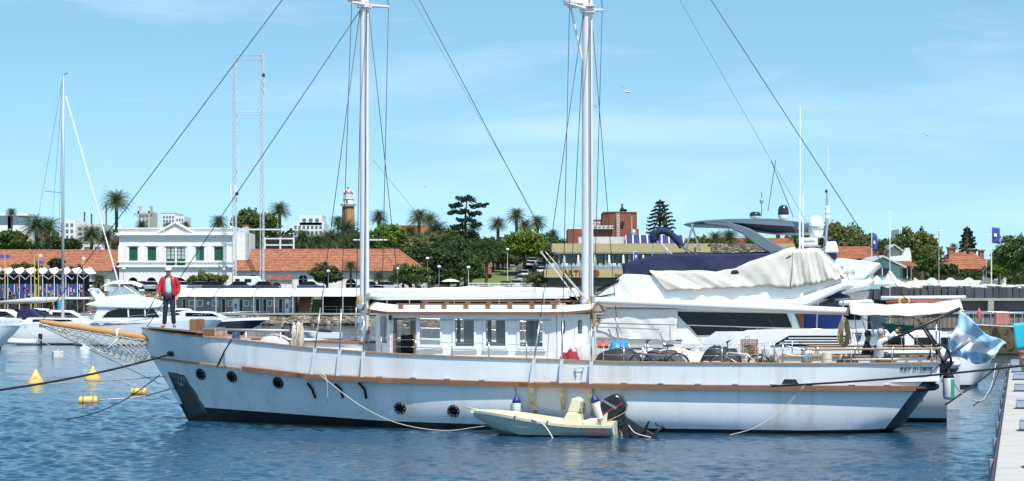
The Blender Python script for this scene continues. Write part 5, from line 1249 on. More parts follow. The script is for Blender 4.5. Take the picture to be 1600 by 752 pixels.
# domes, radar, aerials
def dome(px, py, r, hgt, yl, mtop, mbase, name):
    c = S(px, py, yl); o = MB().lathe([(r * .96, 0), (r, hgt * .25), (r * .98, hgt * .5), (r * .8, hgt * .8), (r * .45, hgt * .96), (0, hgt)], c, 20).build(name, mtop, yt, smooth=True)
    MB().lathe([(r * .5, -hgt * .45), (r * .85, -hgt * .4), (r * .97, -hgt * .03), (r * .97, 0)], c, 20).build('dome_base', mbase, o, smooth=True, sharp=40); return o
m_dome_b = mat('dome_black', (.02, .025, .03), .25, var=.1, coat=.3)
dome(1224, 336, .165, .30, 5.4, m_dome_b, m_yw, 'satellite_dome'); dome(1180, 338, .175, .14, 6.0, m_dome_b, m_yw, 'satellite_dome')
rd = dome(1275, 361, .23, .46, 4.6, m_yw, m_yw, 'radar_dome')
c = S(1275, 356, 4.6); text_mesh('lettering', 'Raymarine', .085, m_lb, rd, c + Vector((0, -.235, .02)), (R(90), 0, 0))
ra_ = MB().box(S(1264, 378, 4.5), (.52, .26, .24)).build('radar_scanner', m_yw, yt, bevel=.05); text_mesh('lettering', 'Raymarine', .085, m_lb, ra_, S(1264, 377, 4.5) + Vector((0, -.14, 0)), (R(90), 0, 0))
MB().box(S(1266, 385, 4.5), (.62, .4, .04)).build('radar_bracket', m_steel, yt)
MB().tube(smooth_path([S(1275, 366, 4.6), S(1289, 372, 4.7), S(1292, 382, 4.8), S(1282, 392, 4.8)], 5), .035, 8).build('radar_arm', m_steel, yt, smooth=True)
MB().tube([S(1292, 296, 4.9), S(1292, 352, 4.9), S(1288, 392, 4.9)], [.03, .05, .05], 8).build('light_mast', m_steel, yt)
for py, r in ((299, .04), (326, .07), (332, .08), (340, .07)): MB().blob(S(1291 + (2 if r > .05 else 0), py, 4.85), r, r, r * 1.2, 10, 8).build('navigation_light', m_dark if py == 299 else m_yw, yt, smooth=True)
for px, yt_, yb, r in ((1250, 165, 400, .02), (1254.5, 305, 430, .026), (1249.5, 305, 430, .026), (1294, 228, 296, .009)): MB().tube([S(px, yb, 4.0), S(px, yt_, 4.0)], r, 6).build('aerial', m_yw, yt)
for a, b in (((1212, 250), (1200, 330)), ((1205, 252), (1240, 340)), ((1190, 300), (1190, 338))): MB().tube([S(*a, 5.5), S(*b, 5.5)], .010, 5).build('aerial', m_wire, yt)
MB().lathe([(.03, 0), (.06, .03), (.06, .1), (.03, .14), (0, .15)], S(1190, 318, 5.5), 10).build('navigation_light', m_galv, yt)
prism_px([(1288, 394), (1291, 378), (1306, 377), (1310, 394)], 4.7, .7, 'mast_pod', m_yw, yt, .04)
# guard rail along the side deck
pts = [S(925, 505, 3.5), S(1060, 508, 3.5), S(1170, 511.5, 3.45), S(1262, 514, 3.45), S(1330, 517, 3.45)]
MB().tube(pts, .018, 6).build('guard_rail', m_steel, yt, smooth=True)
MB().tube([p + Vector((0, 4.9, 0)) for p in pts], .018, 6).build('guard_rail', m_steel, yt, smooth=True)
for px, a, b in ((966, 505, 520), (1047, 507, 535), (1183, 511, 516), (1236, 513, 516)): MB().tube([S(px, a, 3.5), S(px, b, 3.5)], .014, 6).build('rail_post', m_steel, yt)
for a, b in (((1018, 507), (1041, 535)), ((1075, 509), (1106, 545)), ((957, 490), (972, 522))): MB().tube([S(*a, 3.5), S(*b, 3.5)], .016, 6).build('rail_post', m_steel, yt)
# bow pulpit and lines seen through the wheelhouse
bp_ = [ysec(u)[0] + Vector((0, .1, .62)) for u in (0, .06, .12, .2, .3, .42, .5)]
for f_ in (lambda v: v, mr):
    MB().tube([f_(p) for p in bp_], .016, 6).build('bow_rail', m_steel, yt, smooth=True); MB().tube([f_(p - Vector((0, 0, .3))) for p in bp_], .010, 6).build('bow_rail', m_steel, yt, smooth=True)
    for p in bp_: MB().tube([f_(p), f_(p - Vector((-.12, 0, .62)))], .014, 6).build('rail_post', m_steel, yt)
# aft canopy
prism_px([(1226, 466), (1248, 456), (1300, 455), (1322, 462), (1322, 466), (1228, 470)], 3.9, 4.0, 'aft_canopy', m_navy, yt, .03)
for px in (1236, 1278, 1318): MB().tube([S(px, 466, 3.95), S(px - 2, 515, 3.95)], .025, 8).build('canopy_post', m_steel, yt)
prism_px([(1254, 489), (1300, 492), (1318, 494), (1318, 516), (1254, 516)], 4.4, .06, 'cockpit_curtain', m_bluecurt, yt, .01)
prism_px([(1240, 470), (1318, 470), (1318, 485), (1244, 485)], 7.2, .04, 'aft_glass', m_glass, yt, 0)
prism_px([(1238, 491), (1256, 491), (1256, 514), (1242, 514)], 4.2, .05, 'cockpit_door', m_teak, yt, .01)
# tender on the platform
d = MB(); a, b = S(1396, 580, 3.8), S(1478, 576, 3.8); d.tube(smooth_path([a, a.lerp(b, .5) + Vector((0, -.05, .03)), b, b + Vector((.2, .9, .05)), b + Vector((0, 1.7, 0)), a + Vector((0, 1.7, 0))], 5), .2, 10); d.build('tender_tube', mat('tender_navy', (.025, .03, .09), .6, var=.2), yt, smooth=True)
MB().blob(S(1484, 568, 3.7), .32, .5, .16, 14, 8).build('tender_seat', m_yw, yt, smooth=True)
text_mesh('lettering', '78', .16, m_lb, yt, ysec(.955)[1] + Vector((0, -.05, -.15)), (R(90), 0, 0))
# ================================================================== second yacht beyond
y2 = thing('motor_yacht', 'white motor yacht mostly hidden beyond the navy covered yacht, stepped overhangs pointing to the pier', 'yacht', (SX, SY, 0), -SA)
def prism2(poly, yl, depth, name, m, bevel=.06): return prism_px(poly, yl, depth, name, m, y2, bevel)
d = MB(); pts = [S(980, 560, 12), S(1500, 560, 10.5)]; xa, xe = pts[0].x, pts[1].x; yc2 = 13.0; g = []; gm = []
for i in range(25):
    u = i / 24; x = xa + (xe - xa) * u; b = 2.4 * (1 - (1 - min(1, u / .45)) ** 2.2) + .04; zs = 2.2 - .5 * u
    g.append([Vector((x, yc2 - b, zs)), Vector((x, yc2 - b * .95, .8)), Vector((x, yc2 - b * .85, -.3))]); gm.append([Vector((p.x, 2 * yc2 - p.y, p.z)) for p in g[-1]])
d.grid(g); d.grid(gm); d.grid([[a[0], b[0]] for a, b in zip(g, gm)]); d.add([*g[-1], *gm[-1][::-1]], [tuple(range(6))]); d.build('hull', m_yw, y2, smooth=True, sharp=35)
prism2([(1150, 520), (1200, 462), (1352, 452), (1352, 520)], 11.2, 3.6, 'deckhouse', m_yw); prism2([(1210, 500), (1225, 470), (1345, 466), (1345, 500)], 11.17, .05, 'window', m_dglass, 0)
prism2([(1200, 460), (1215, 438), (1366, 437), (1356, 452), (1310, 460)], 10.9, 4.2, 'upper_deck', m_yw, .1)
prism2([(1230, 432), (1250, 405), (1320, 404), (1376, 411.5), (1374, 414), (1350, 436), (1310, 438)], 11.0, 4.0, 'flybridge', m_yw, .1)
prism2([(1304, 456), (1356, 454), (1352, 468), (1304, 470)], 11.1, 3.8, 'aft_overhang_shade', m_greycanvas, .05)
prism2([(1296, 374), (1306, 372), (1308, 420), (1290, 412)], 11.0, .3, 'bimini_cover', m_navy, .03); prism2([(1310, 470), (1362, 468), (1366, 474), (1310, 478)], 10.8, 1.2, 'life_raft', m_yw, .1)
MB().lathe([(0, -.02), (.06, -.02), (.06, .02), (0, .02)], S(1315, 419, 10.98), 14, Matrix.Rotation(R(90), 3, 'X')).build('emblem', mat('emblem_grey', (.25, .27, .32), .4), y2)
text_mesh('lettering', '16 75', .15, mat('lettering_grey', (.2, .2, .23), .5), y2, S(1328, 425.5, 10.97), (R(90), 0, 0))
# ================================================================== generic boats
def loft(root, Lb, B, zb, zs, m, boot=None, deckm=None, rake=1.0, sterncut=0.0, full=.5, bootz=.12):
    """x forward; bow at +L/2"""
    g = []; n = 26
    for i in range(n + 1):
        u = i / n; b = B / 2 * (1 - max(0, (u - (1 - full)) / full) ** 2.2) * (.88 + .12 * min(1, u * 4)) + .02; z = zs + (zb - zs) * sm(u) 
        x = -Lb / 2 + Lb * u; fw = max(0, (u - .75) / .25); st = (1 - min(1, u * 8)) * sterncut
        g.append([Vector((x, -b, z)), Vector((x - rake * .35 * fw - st * .3, -b * .97, z * .62)), Vector((x - rake * .8 * fw - st * .7, -b * (.92 - .25 * fw), z * .2)), Vector((x - rake * .95 * fw - st, -b * (.88 - .35 * fw), bootz)), Vector((x - rake * fw - st, -b * (.8 - .4 * fw), -.25))])
    gm = [[Vector((p.x, -p.y, p.z)) for p in r] for r in g]
    d = MB(); d.grid([r[:4] for r in g]); d.grid([r[:4] for r in gm]); d.add([*g[0][:4], *gm[0][:4][::-1]], [tuple(range(8))]); d.build('hull', m, root, smooth=True, sharp=40)
    d = MB(); d.grid([r[3:] for r in g]); d.grid([r[3:] for r in gm]); d.add([*g[0][3:], *gm[0][3:][::-1]], [(0, 1, 2, 3)]); d.build('boot_stripe', boot or m_boot, root, smooth=True)
    d = MB(); d.grid([[a[0] - Vector((0, 0, .05)), Vector((a[0].x, 0, a[0].z + .06)), b[0] - Vector((0, 0, .05))] for a, b in zip(g, gm)]); d.build('deck', deckm or m_yw, root, smooth=True)
    return g
def bow_rail(root, g, h=.55, u0=.45, m=None):
    idx = [i for i in range(len(g)) if i / (len(g) - 1) >= u0][::3]
    for sg in (-1, 1):
        pts = [Vector((g[i][0].x - .05, g[i][0].y * sg * -1 * .95, g[i][0].z + h)) for i in idx]
        MB().tube(pts, .022, 5).build('bow_rail', m_steel, root, smooth=True)
        for p in pts: MB().tube([p, p - Vector((0, 0, h))], .016, 5).build('rail_post', m_steel, root)
def xpx_(px, Y): return (px - 800) / F * Y
# left sailing yacht, stern to the left
sb = thing('sailing_yacht', 'white sailing yacht with furled jib and cream boom cover, at anchor beyond the bowsprit', 'sailboat', (P(108, 538, 154).x, 154, 0), R(-6))
g = loft(sb, 9.6, 3.2, 1.75, 1.6, m_gel, sterncut=-.9, rake=1.3); bow_rail(sb, g, .6, .3)
mx = P(98, 500, 154).x - sb.location.x
MB().tube([(mx, 0, 1.4), (mx, 0, 12), (mx + .05, 0, 21.6)], [.13, .12, .09], 12).build('mast', mat('mast_alloy', (.5, .52, .55), .35, metal=.5, var=.06), sb, smooth=True)
MB().tube([(mx - 1.5, 0, 12.3), (mx + .1, 0, 12.15)], .03, 6).build('radar_reflector_arm', m_steel, sb); MB().tube([(mx, 0, 21.6), (mx + .4, 0, 21.75)], .025, 5).build('wind_vane', m_dark, sb)
j0, j1 = Vector((P(204, 499, 154).x - sb.location.x, 0, 1.9)), Vector((mx + .25, 0, 19.9)); MB().tube([j0, j0.lerp(j1, .1), j0.lerp(j1, .5), j1], [.03, .07, .06, .03], 8).build('furled_jib', m_sail, sb, smooth=True)
for a in ((-3.6, 0, 1.7), (-1, 1.4, 1.6), (-1, -1.4, 1.6)): MB().tube([(mx, 0, 21.4), (mx + a[0], a[1], a[2])], .012, 4).build('stay', m_wire, sb)
bo = MB().tube([(mx - .1, 0, 3.65), (mx - 2.5, -.05, 3.5), (mx - 5.2, -.1, 3.35)], [.16, .26, .14], 10).build('boom_cover', m_canvas, sb, smooth=True)
MB().prism([(mx - 3.2, -1.0, 1.6), (mx + 2.5, -1.0, 1.7), (mx + 1.8, -1.0, 2.1), (mx - 2.6, -1.0, 2.15)], (0, 2.0, 0)).build('cabin', m_gel, sb, bevel=.1)
MB().prism([(mx - 2.2, -1.02, 1.8), (mx + 1.2, -1.02, 1.85), (mx + .9, -1.02, 2.0), (mx - 2.1, -1.02, 2.02)], (0, .03, 0)).build('cabin_window', m_dglass, sb)
MB().prism([(mx - 3.6, -.9, 2.1), (mx - 2.2, -.9, 2.1), (mx - 1.6, -.9, 2.15), (mx - 2.4, -.9, 2.85), (mx - 3.4, -.9, 2.8)], (0, 1.8, 0)).build('sprayhood', m_navy, sb, bevel=.1)
# RIB at its stern
rib = thing('inflatable_dinghy', 'small white inflatable dinghy with outboard motor tied behind the left sailing yacht', 'dinghy', (P(38, 539, 152).x, 151, 0), R(175))
for sg in (-1, 1): MB().tube(smooth_path([(-1.4, .55 * sg, .25), (.4, .55 * sg, .28), (1.1, .35 * sg, .38), (1.45, 0, .45)], 5), .22, 10).build('tube', m_gel, rib, smooth=True)
MB().box((-.1, 0, .15), (2.4, .8, .12)).build('floor', m_greycanvas, rib); MB().box((-1.35, 0, .3), (.08, .9, .4)).build('transom', m_gel, rib)
o = MB().box((-1.55, 0, .7), (.3, .26, .42)).build('outboard', m_dark, rib, bevel=.06); MB().box((-1.62, 0, .2), (.12, .1, .8)).build('outboard_leg', m_dark, o)
# left cruiser whose bow points right, cut by the frame
bA = thing('motor_cruiser', 'white cruiser at the left edge, bow with anchor pointing right', 'motorboat', (P(-52, 538, 140).x, 140, 0), R(-4))
g = loft(bA, 8.2, 3.0, 1.75, 1.3, m_gel, rake=1.6); bow_rail(bA, g, .55, .4)
MB().prism([(-2.6, -1.1, 1.4), (2.2, -1.1, 1.65), (1.2, -1.1, 2.2), (.2, -1.1, 2.75), (-2.4, -1.1, 2.8)], (0, 2.2, 0)).build('cabin', m_canvas, bA, bevel=.15); MB().prism([(-2.0, -1.13, 1.9), (1.9, -1.13, 1.75), (1.1, -1.13, 2.12), (.1, -1.13, 2.5), (-2.0, -1.13, 2.55)], (0, .03, 0)).build('side_screen', mat('clear_vinyl', (.42, .46, .52), .15, var=.2, scale=1), bA)
MB().tube([(3.7, 0, 1.85), (4.3, 0, 1.75), (4.45, 0, 1.5)], .06, 6).build('anchor', m_galv, bA)
nb = thing('covered_boat', 'small boat under a navy cover between the two left yachts', 'motorboat', (P(58, 505, 185).x, 185, 0), 0); loft(nb, 4.6, 1.8, .9, .7, m_gel); MB().blob((0, 0, 1.9), 1.6, .9, .55, 16, 8, jit=.05).build('cover', m_navy, nb, smooth=True); MB().box((0, 0, 1.2), (3, 1.5, .9)).build('cabin', m_gel, nb, bevel=.1)
# flybridge cruiser, bow right
fc = thing('flybridge_cruiser', 'white flybridge cruiser with white bimini and dark curved windows behind the bowsprit', 'motor yacht', (P(236, 525, 150).x, 150, 0), R(3))
g = loft(fc, 11.2, 3.8, 2.05, 1.5, mat('cruiser_pale_blue_hull', (.62, .68, .72), .25, var=.02, coat=.3), rake=2.2, full=.6); bow_rail(fc, g, .65, .35)
def fx(px, py): q = P(px, py, 148); return (q.x - fc.location.x, q.z)
def fpr(poly, y, dep, name, m, bevel=.08, par=None): return MB().prism([Vector((fx(a, b)[0], y, fx(a, b)[1])) for a, b in poly], (0, dep, 0)).build(name, m, par or fc, bevel=bevel)
fpr([(140, 505), (150, 480), (165, 470), (228, 474), (262, 497), (262, 505)], -1.6, 3.2, 'deckhouse', m_gel, .15)
fpr([(157, 496), (166, 487), (185, 481.5), (235, 480), (246, 496)], -1.63, .04, 'window', m_dglass, 0)
for px in (196, 222): fpr([(px, 481), (px + 2, 481), (px + 3, 496), (px + 1, 496)], -1.65, .03, 'mullion', m_gel, 0)
fpr([(130, 476), (150, 470), (228, 465), (262, 480), (225, 483), (150, 481)], -1.75, 3.5, 'flybridge_deck', m_gel, .1)
fpr([(158, 472), (160, 464), (205, 460), (222, 466), (228, 472)], -1.5, 3.0, 'flybridge_coaming', m_gel, .1)
fpr([(135, 452), (141, 450), (158, 470), (148, 472)], -1.6, .2, 'radar_arch', m_gel, .04); fpr([(135, 452), (141, 450), (158, 470), (148, 472)], 1.4, .2, 'radar_arch', m_gel, .04); fpr([(134, 453), (141, 450), (144, 454), (138, 457)], -1.6, 3.2, 'radar_arch', m_gel, .04)
g = []
for i in range(13):
    u = i / 12; row = []
    for j in range(9):
        k = -1 + j / 4; x_, z_ = fx(157 + 60 * u, 447 - 8 * math.sin(math.pi * (.15 + .75 * u)) - 1.5 * math.sin(math.pi * u * 2) ** 2); row.append(Vector((x_, k * 1.5, z_ - .22 * k * k)))
    g.append(row)
o = MB().grid(g).build('bimini', m_sail, fc, smooth=True); o.modifiers.new('s', 'SOLIDIFY').thickness = .02
for a, b in (((165, 446), (165, 466)), ((204, 445), (206, 462)), ((186, 444), (166, 466)), ((186, 444), (215, 463))): 
    for y in (-1.4, 1.4): p0, p1 = fx(*a), fx(*b); MB().tube([(p0[0], y, p0[1]), (p1[0], y, p1[1])], .03, 6).build('bimini_strut', m_steel, fc)
fpr([(166, 464), (168, 449), (203, 448), (224, 465)], -1.42, .03, 'windscreen', mat('clear_screen', (.5, .56, .62), .1, var=.1, alpha=.55), 0)
# more small cruisers at the left
for px, wl, L_, rz, nm in ((118, 196, 7.2, 4, 'white cabin cruiser beyond the left sailing yacht mast'), (20, 215, 7.0, -8, 'white cabin cruiser farthest left before the tents'), (168, 232, 6.0, 186, 'small white cruiser behind the flybridge cruiser stern'), (78, 240, 5.6, 2, 'low white cruiser close to the quay by the blue kiosk'), (300, 240, 6.4, 3, 'white cruiser close to the quay behind the navy hulled boat')):
    t = thing('cabin_cruiser', nm, 'motorboat', (xpx_(px, wl), wl, 0), R(rz), 'cruisers moored at the left'); g = loft(t, L_, 2.5, 1.45, 1.2, m_gel, rake=1.4); bow_rail(t, g, .5, .45)
    MB().prism([(-L_ * .38, -.95, 1.1), (L_ * .22, -.95, 1.35), (L_ * .08, -.85, 1.95), (-L_ * .05, -.85, 2.5), (-L_ * .34, -.85, 2.55)], (0, 1.8, 0)).build('cabin', m_gel, t, bevel=.12); MB().prism([(-L_ * .3, -.99, 1.75), (L_ * .1, -.99, 1.65), (L_ * .02, -.97, 2.0), (-L_ * .06, -.97, 2.3), (-L_ * .3, -.97, 2.35)], (0, .06, 0)).build('window', m_dglass, t)
    MB().tube([(-L_ * .3, 0, 2.5), (-L_ * .33, 0, 4.0)], .02, 5).build('aerial', m_gel, t)
# dark hulled cruiser
bD = thing('motor_cruiser', 'white decked cruiser with dark navy hull, bow pointing right in front of the stone quay', 'motorboat', (P(338, 527, 172).x, 172, 0), R(2))
g = loft(bD, 9.4, 3.2, 1.95, 1.6, mat('navy_hull', (.012, .014, .03), .2, var=.1, coat=.4), rake=3.2, full=.65); bow_rail(bD, g, .6, .3)
MB().grid([[Vector((r[0].x + .03, r[0].y * sg * 1.01, r[0].z - .18)) for r in g] for sg in (1,)] + [[Vector((r[0].x + .03, r[0].y * 1.01, r[0].z + .03)) for r in g]]).build('sheer_band', m_gel, bD, smooth=True)
MB().prism([(-3.5, -1.2, 1.7), (1.2, -1.2, 1.9), (-.2, -1.2, 2.5), (-3.0, -1.2, 2.6)], (0, 2.4, 0)).build('cabin', m_gel, bD, bevel=.2); MB().prism([(-2.6, -1.22, 2.1), (.4, -1.22, 2.1), (-.3, -1.22, 2.4), (-2.6, -1.22, 2.45)], (0, .03, 0)).build('window', m_dglass, bD)
# small runabout seen over the foredeck
rn = thing('runabout', 'small white runabout with teal stripe on the water before the quay', 'motorboat', (P(503, 532, 172).x, 172, 0), R(180)); g = loft(rn, 3.6, 1.3, .75, .6, m_gel, rake=.8)
MB().prism([(-1.5, -.66, .42), (1.2, -.66, .5), (.8, -.66, .58), (-1.5, -.66, .5)], (0, .03, 0)).build('stripe', mat('teal_stripe', (.02, .25, .3), .4), rn); MB().prism([(-.9, -.35, .65), (.5, -.35, .7), (.1, -.35, 1.05), (-.3, -.35, 1.0), (-.8, -.35, .9)], (0, .7, 0)).build('seat', m_dark, rn, bevel=.05)
# right hand boats beyond the stern
rc = thing('motor_cruiser', 'white cruiser with side rails between the stern awning and the pier', 'motorboat', (P(1452, 560, 78).x, 78, 0), R(6))
g = loft(rc, 5.6, 2.6, 1.5, 1.35, m_gel, rake=.8); bow_rail(rc, g, .75, .0)
MB().prism([(-2.3, -1.0, 1.3), (1.6, -1.0, 1.4), (1.1, -1.0, 2.2), (-2.2, -1.0, 2.3)], (0, 2.0, 0)).build('cabin', m_gel, rc, bevel=.12)
for x in (-1.7, -.6, .5): MB().box((x, -1.02, 1.85), (.7, .04, .35)).build('window', m_dglass, rc, bevel=.01)
MB().blob((2.0, -.3, 1.75), .5, .4, .32, 14, 8).build('anchor_buoy', m_gel, rc, smooth=True); MB().prism([(.6, -1.1, 1.45), (1.6, -1.1, 1.45), (1.3, -1.1, 1.8), (.8, -1.1, 1.82)], (0, .5, 0)).build('deck_bag', mat('grey_blue_bag', (.12, .15, .24), .8, var=.3), rc, bevel=.08)
sb2 = thing('sailing_yacht', 'sailing yacht with white boom and red sail cover beyond the stern awning', 'sailboat', (P(1420, 500, 100).x, 100, 0), R(4))
g = loft(sb2, 8.5, 2.8, 1.4, 1.3, m_gel, rake=1.2); zz = lambda py: H - (py - HY) / F * 100
xx = lambda px: P(px, 0, 100).x - sb2.location.x
MB().tube([(xx(1376), 0, zz(466)), (xx(1510), 0, zz(465))], .11, 10).build('boom', m_mastw, sb2, smooth=True); MB().tube([(xx(1384), 0, zz(472)), (xx(1440), -.05, zz(472)), (xx(1490), 0, zz(471))], [.08, .12, .06], 8).build('sail_cover', mat('brick_red_cover', (.35, .08, .05), .8, var=.2), sb2, smooth=True)
MB().tube([(xx(1390), 0, 1), (xx(1390), 0, 8.2)], .018, 6).build('mast', m_mastw, sb2, smooth=True)
MB().tube([(xx(1405) + .26 * math.cos(a), -.9, zz(471) + .2 * math.sin(a)) for a in [i * math.pi / 8 for i in range(16)]], .06, 8, closed=True).build('life_ring', mat('life_ring_yellow', (.7, .52, .12), .6, var=.1), sb2, smooth=True)
MB().prism([(-2.4, -.9, 1.3), (2.0, -.9, 1.35), (1.5, -.9, 1.95), (-2.2, -.9, 2.0)], (0, 1.8, 0)).build('cabin', m_gel, sb2, bevel=.1); MB().box((-.3, -.92, 1.65), (2.4, .04, .25)).build('window', m_dglass, sb2)
cb = thing('fishing_boat', 'boat with brown and green camouflage painted hull behind the flag', 'boat', (P(1549, 555, 124).x, 124, 0), R(180))
m_camo = bpy.data.materials.new('camouflage_paint'); m_camo.use_nodes = True; nt = m_camo.node_tree; vo = nt.nodes.new('ShaderNodeTexNoise'); vo.inputs['Scale'].default_value = 1.1; vo.inputs['Detail'].default_value = 3; rp = nt.nodes.new('ShaderNodeValToRGB'); rp.color_ramp.interpolation = 'CONSTANT'
rp.color_ramp.elements[0].color = (.035, .022, .014, 1); rp.color_ramp.elements[1].position = .47; rp.color_ramp.elements[1].color = (.12, .075, .03, 1); e = rp.color_ramp.elements.new(.57); e.color = (.10, .12, .04, 1); e = rp.color_ramp.elements.new(.65); e.color = (.2, .14, .06, 1)
tc = nt.nodes.new('ShaderNodeTexCoord'); nt.links.new(tc.outputs['Object'], vo.inputs['Vector']); nt.links.new(vo.outputs['Fac'], rp.inputs['Fac']); nt.links.new(rp.outputs['Color'], nt.nodes['Principled BSDF'].inputs['Base Color'])
g = loft(cb, 4.4, 2.0, 1.95, 1.8, m_camo, rake=.5); bow_rail(cb, g, .9, .0)
MB().grid([[Vector((r[0].x, r[0].y * 1.02, r[0].z - .12)) for r in g], [Vector((r[0].x, r[0].y * 1.02, r[0].z + .05)) for r in g]]).build('sheer_band', m_gel, cb, smooth=True)
lr = MB().blob((.6, -.8, 2.6), .14, .12, .42, 10, 8); lr.build('red_fender', mat('fender_red', (.5, .08, .09), .5, var=.1), cb, smooth=True)
MB().box((-.8, -.5, 2.4), (.9, .5, .85)).build('engine_box', mat('faded_red', (.4, .12, .09), .7, var=.2), cb, bevel=.05)
# ================================================================== ground
QZ, TZ = 1.65, 4.9
def zg(X, Y):
    px = 800 + X / Y * F
    t = TZ
    k = sm((px - 690) / 60)
    t += k * .115 * max(0, min(Y, 352) - 309) + (1 - k) * .10 * max(0, min(Y, 400) - 330)
    t += .022 * max(0, Y - 352)
    r = sm((px - 1330) / 90)
    zr = 4.3 + .012 * max(0, Y - 190)
    return t * (1 - r) + zr * r if Y > 284 else t
m_pave = mat('quay_paving', (.36, .34, .31), .9, var=.12, scale=.4, bump=.3, bscale=3)
m_earth = mat('park_ground', (.16, .17, .09), .95, var=.3, scale=.15)
m_grass = mat('lawn_green', (.12, .15, .045), .95, var=.25, scale=.5, bump=.5, bscale=6)
m_drygrass = mat('dry_grass', (.26, .25, .11), .95, var=.3, scale=.6, bump=.5, bscale=6)
rowsY = [285, 290, 296, 303, 309, 316, 324, 332, 342, 352, 365, 380, 400, 450, 550, 800, 1400, 3000, 9000]
colsP = [-2600, -900, -300] + list(range(0, 1640, 40)) + [1900, 2500, 4200]
d = MB(); d.grid([[Vector(((p - 800) / F * Y, Y, zg((p - 800) / F * Y, Y))) for p in colsP] for Y in rowsY])
tag(d.build('ground', m_earth, None, smooth=True), 'upper harbour terrace and park ground', kind='structure')
tag(MB().box((-40, 280.6, QZ - 1.5), (260, 9.2, 3.0)).build('quay', m_pave, None), 'lower quay paving', kind='structure')
# retaining wall behind the sheds
m_stone = bpy.data.materials.new('rubble_stone'); m_stone.use_nodes = True; nt = m_stone.node_tree; b = nt.nodes['Principled BSDF']; b.inputs['Roughness'].default_value = .9
tc = nt.nodes.new('ShaderNodeTexCoord'); mp = nt.nodes.new('ShaderNodeMapping'); mp.inputs['Scale'].default_value = (1.3, 1, 2.4); vo = nt.nodes.new('ShaderNodeTexVoronoi'); vo.inputs['Scale'].default_value = 1.4; rp = nt.nodes.new('ShaderNodeValToRGB'); ve = nt.nodes.new('ShaderNodeTexVoronoi'); ve.feature = 'DISTANCE_TO_EDGE'; ve.inputs['Scale'].default_value = 1.4
rp.color_ramp.elements[0].color = (.10, .085, .06, 1); rp.color_ramp.elements[1].color = (.38, .32, .24, 1); sp = nt.nodes.new('ShaderNodeSeparateColor'); mu = nt.nodes.new('ShaderNodeMixRGB'); mu.blend_type = 'MULTIPLY'; mu.inputs['Fac'].default_value = 1; r2 = nt.nodes.new('ShaderNodeValToRGB'); r2.color_ramp.elements[0].position = .0; r2.color_ramp.elements[0].color = (.25, .23, .2, 1); r2.color_ramp.elements[1].position = .12
for a, c in ((tc.outputs['Object'], mp.inputs['Vector']), (mp.outputs['Vector'], vo.inputs['Vector']), (mp.outputs['Vector'], ve.inputs['Vector']), (vo.outputs['Color'], sp.inputs['Color']), (sp.outputs['Red'], rp.inputs['Fac']), (ve.outputs['Distance'], r2.inputs['Fac']), (rp.outputs['Color'], mu.inputs['Color1']), (r2.outputs['Color'], mu.inputs['Color2']), (mu.outputs['Color'], b.inputs['Base Color'])): nt.links.new(a, c)
bp = nt.nodes.new('ShaderNodeBump'); bp.inputs['Distance'].default_value = .25; bp.inputs['Strength'].default_value = .9; nt.links.new(ve.outputs['Distance'], bp.inputs['Height']); nt.links.new(bp.outputs['Normal'], b.inputs['Normal'])
sw = thing('sea_wall', 'rubble stone quay wall at the water behind the foredeck', 'wall', (0, 275.6, 0))
g = []; rr = random.Random(5)
for i in range(8):
    z = QZ - .12 - 2.6 * i / 7; g.append([Vector((x, -.10 - .18 * i + rr.uniform(-.16, .16), z)) for x in [-170 + 1.0 * k for k in range(230)]])
MB().grid(g).build('stone_face', m_stone, sw, smooth=False); MB().box((-55, .3, QZ - .05), (230, 1.2, .24)).build('coping', m_pave, sw)
for k, x in enumerate([P(px, 0, 275).x for px in (405, 418, 433, 447, 462, 476, 490, 508, 521, 537, 552)]):
    MB().blob((x, -1.5 - .3 * (k % 3), .25 + .1 * (k % 2)), .75 + .2 * (k % 3), .6, .45, 9, 6, jit=.22, seed=k).build('boulder', m_stone, sw)
tag(MB().box((-40, 285.1, (QZ + TZ) / 2 - .2), (260, .5, TZ - QZ + .3)).build('retaining_wall', m_stone, None), 'stone retaining wall behind the quay sheds', 'wall')
# lawn and hillside street
def sheet(name, label, poly_px, m, dz, kind='structure'):
    g = []
    (a0, a1), (b0, b1), n = poly_px[0], poly_px[1], poly_px[2]
    for i in range(n + 1):
        t = i / n; Y = a1 + (b1 - a1) * t; row = []
        l = poly_px[3][0] + (poly_px[4][0] - poly_px[3][0]) * t; r = poly_px[3][1] + (poly_px[4][1] - poly_px[3][1]) * t
        for j in range(9): px = l + (r - l) * j / 8; X = (px - 800) / F * Y; row.append(Vector((X, Y, zg(X, Y) + dz)))
        g.append(row)
    return tag(MB().grid(g).build(name, m, None, smooth=True), label, kind=kind)
sheet('lawn', 'sloping green lawn below the park trees', ((0, 310), (0, 350), 12, (728, 806), (722, 800)), m_grass, .02)
m_asph = mat('asphalt', (.055, .055, .058), .9, var=.2, scale=1.0)
sheet('street', 'street climbing the hill with parked cars', ((0, 309), (0, 400), 24, (800, 856), (815, 850)), m_asph, .03)
sheet('car_park', 'asphalt car park behind the quay sheds', ((0, 286.5), (0, 297), 4, (100, 800), (100, 800)), m_asph, .02)
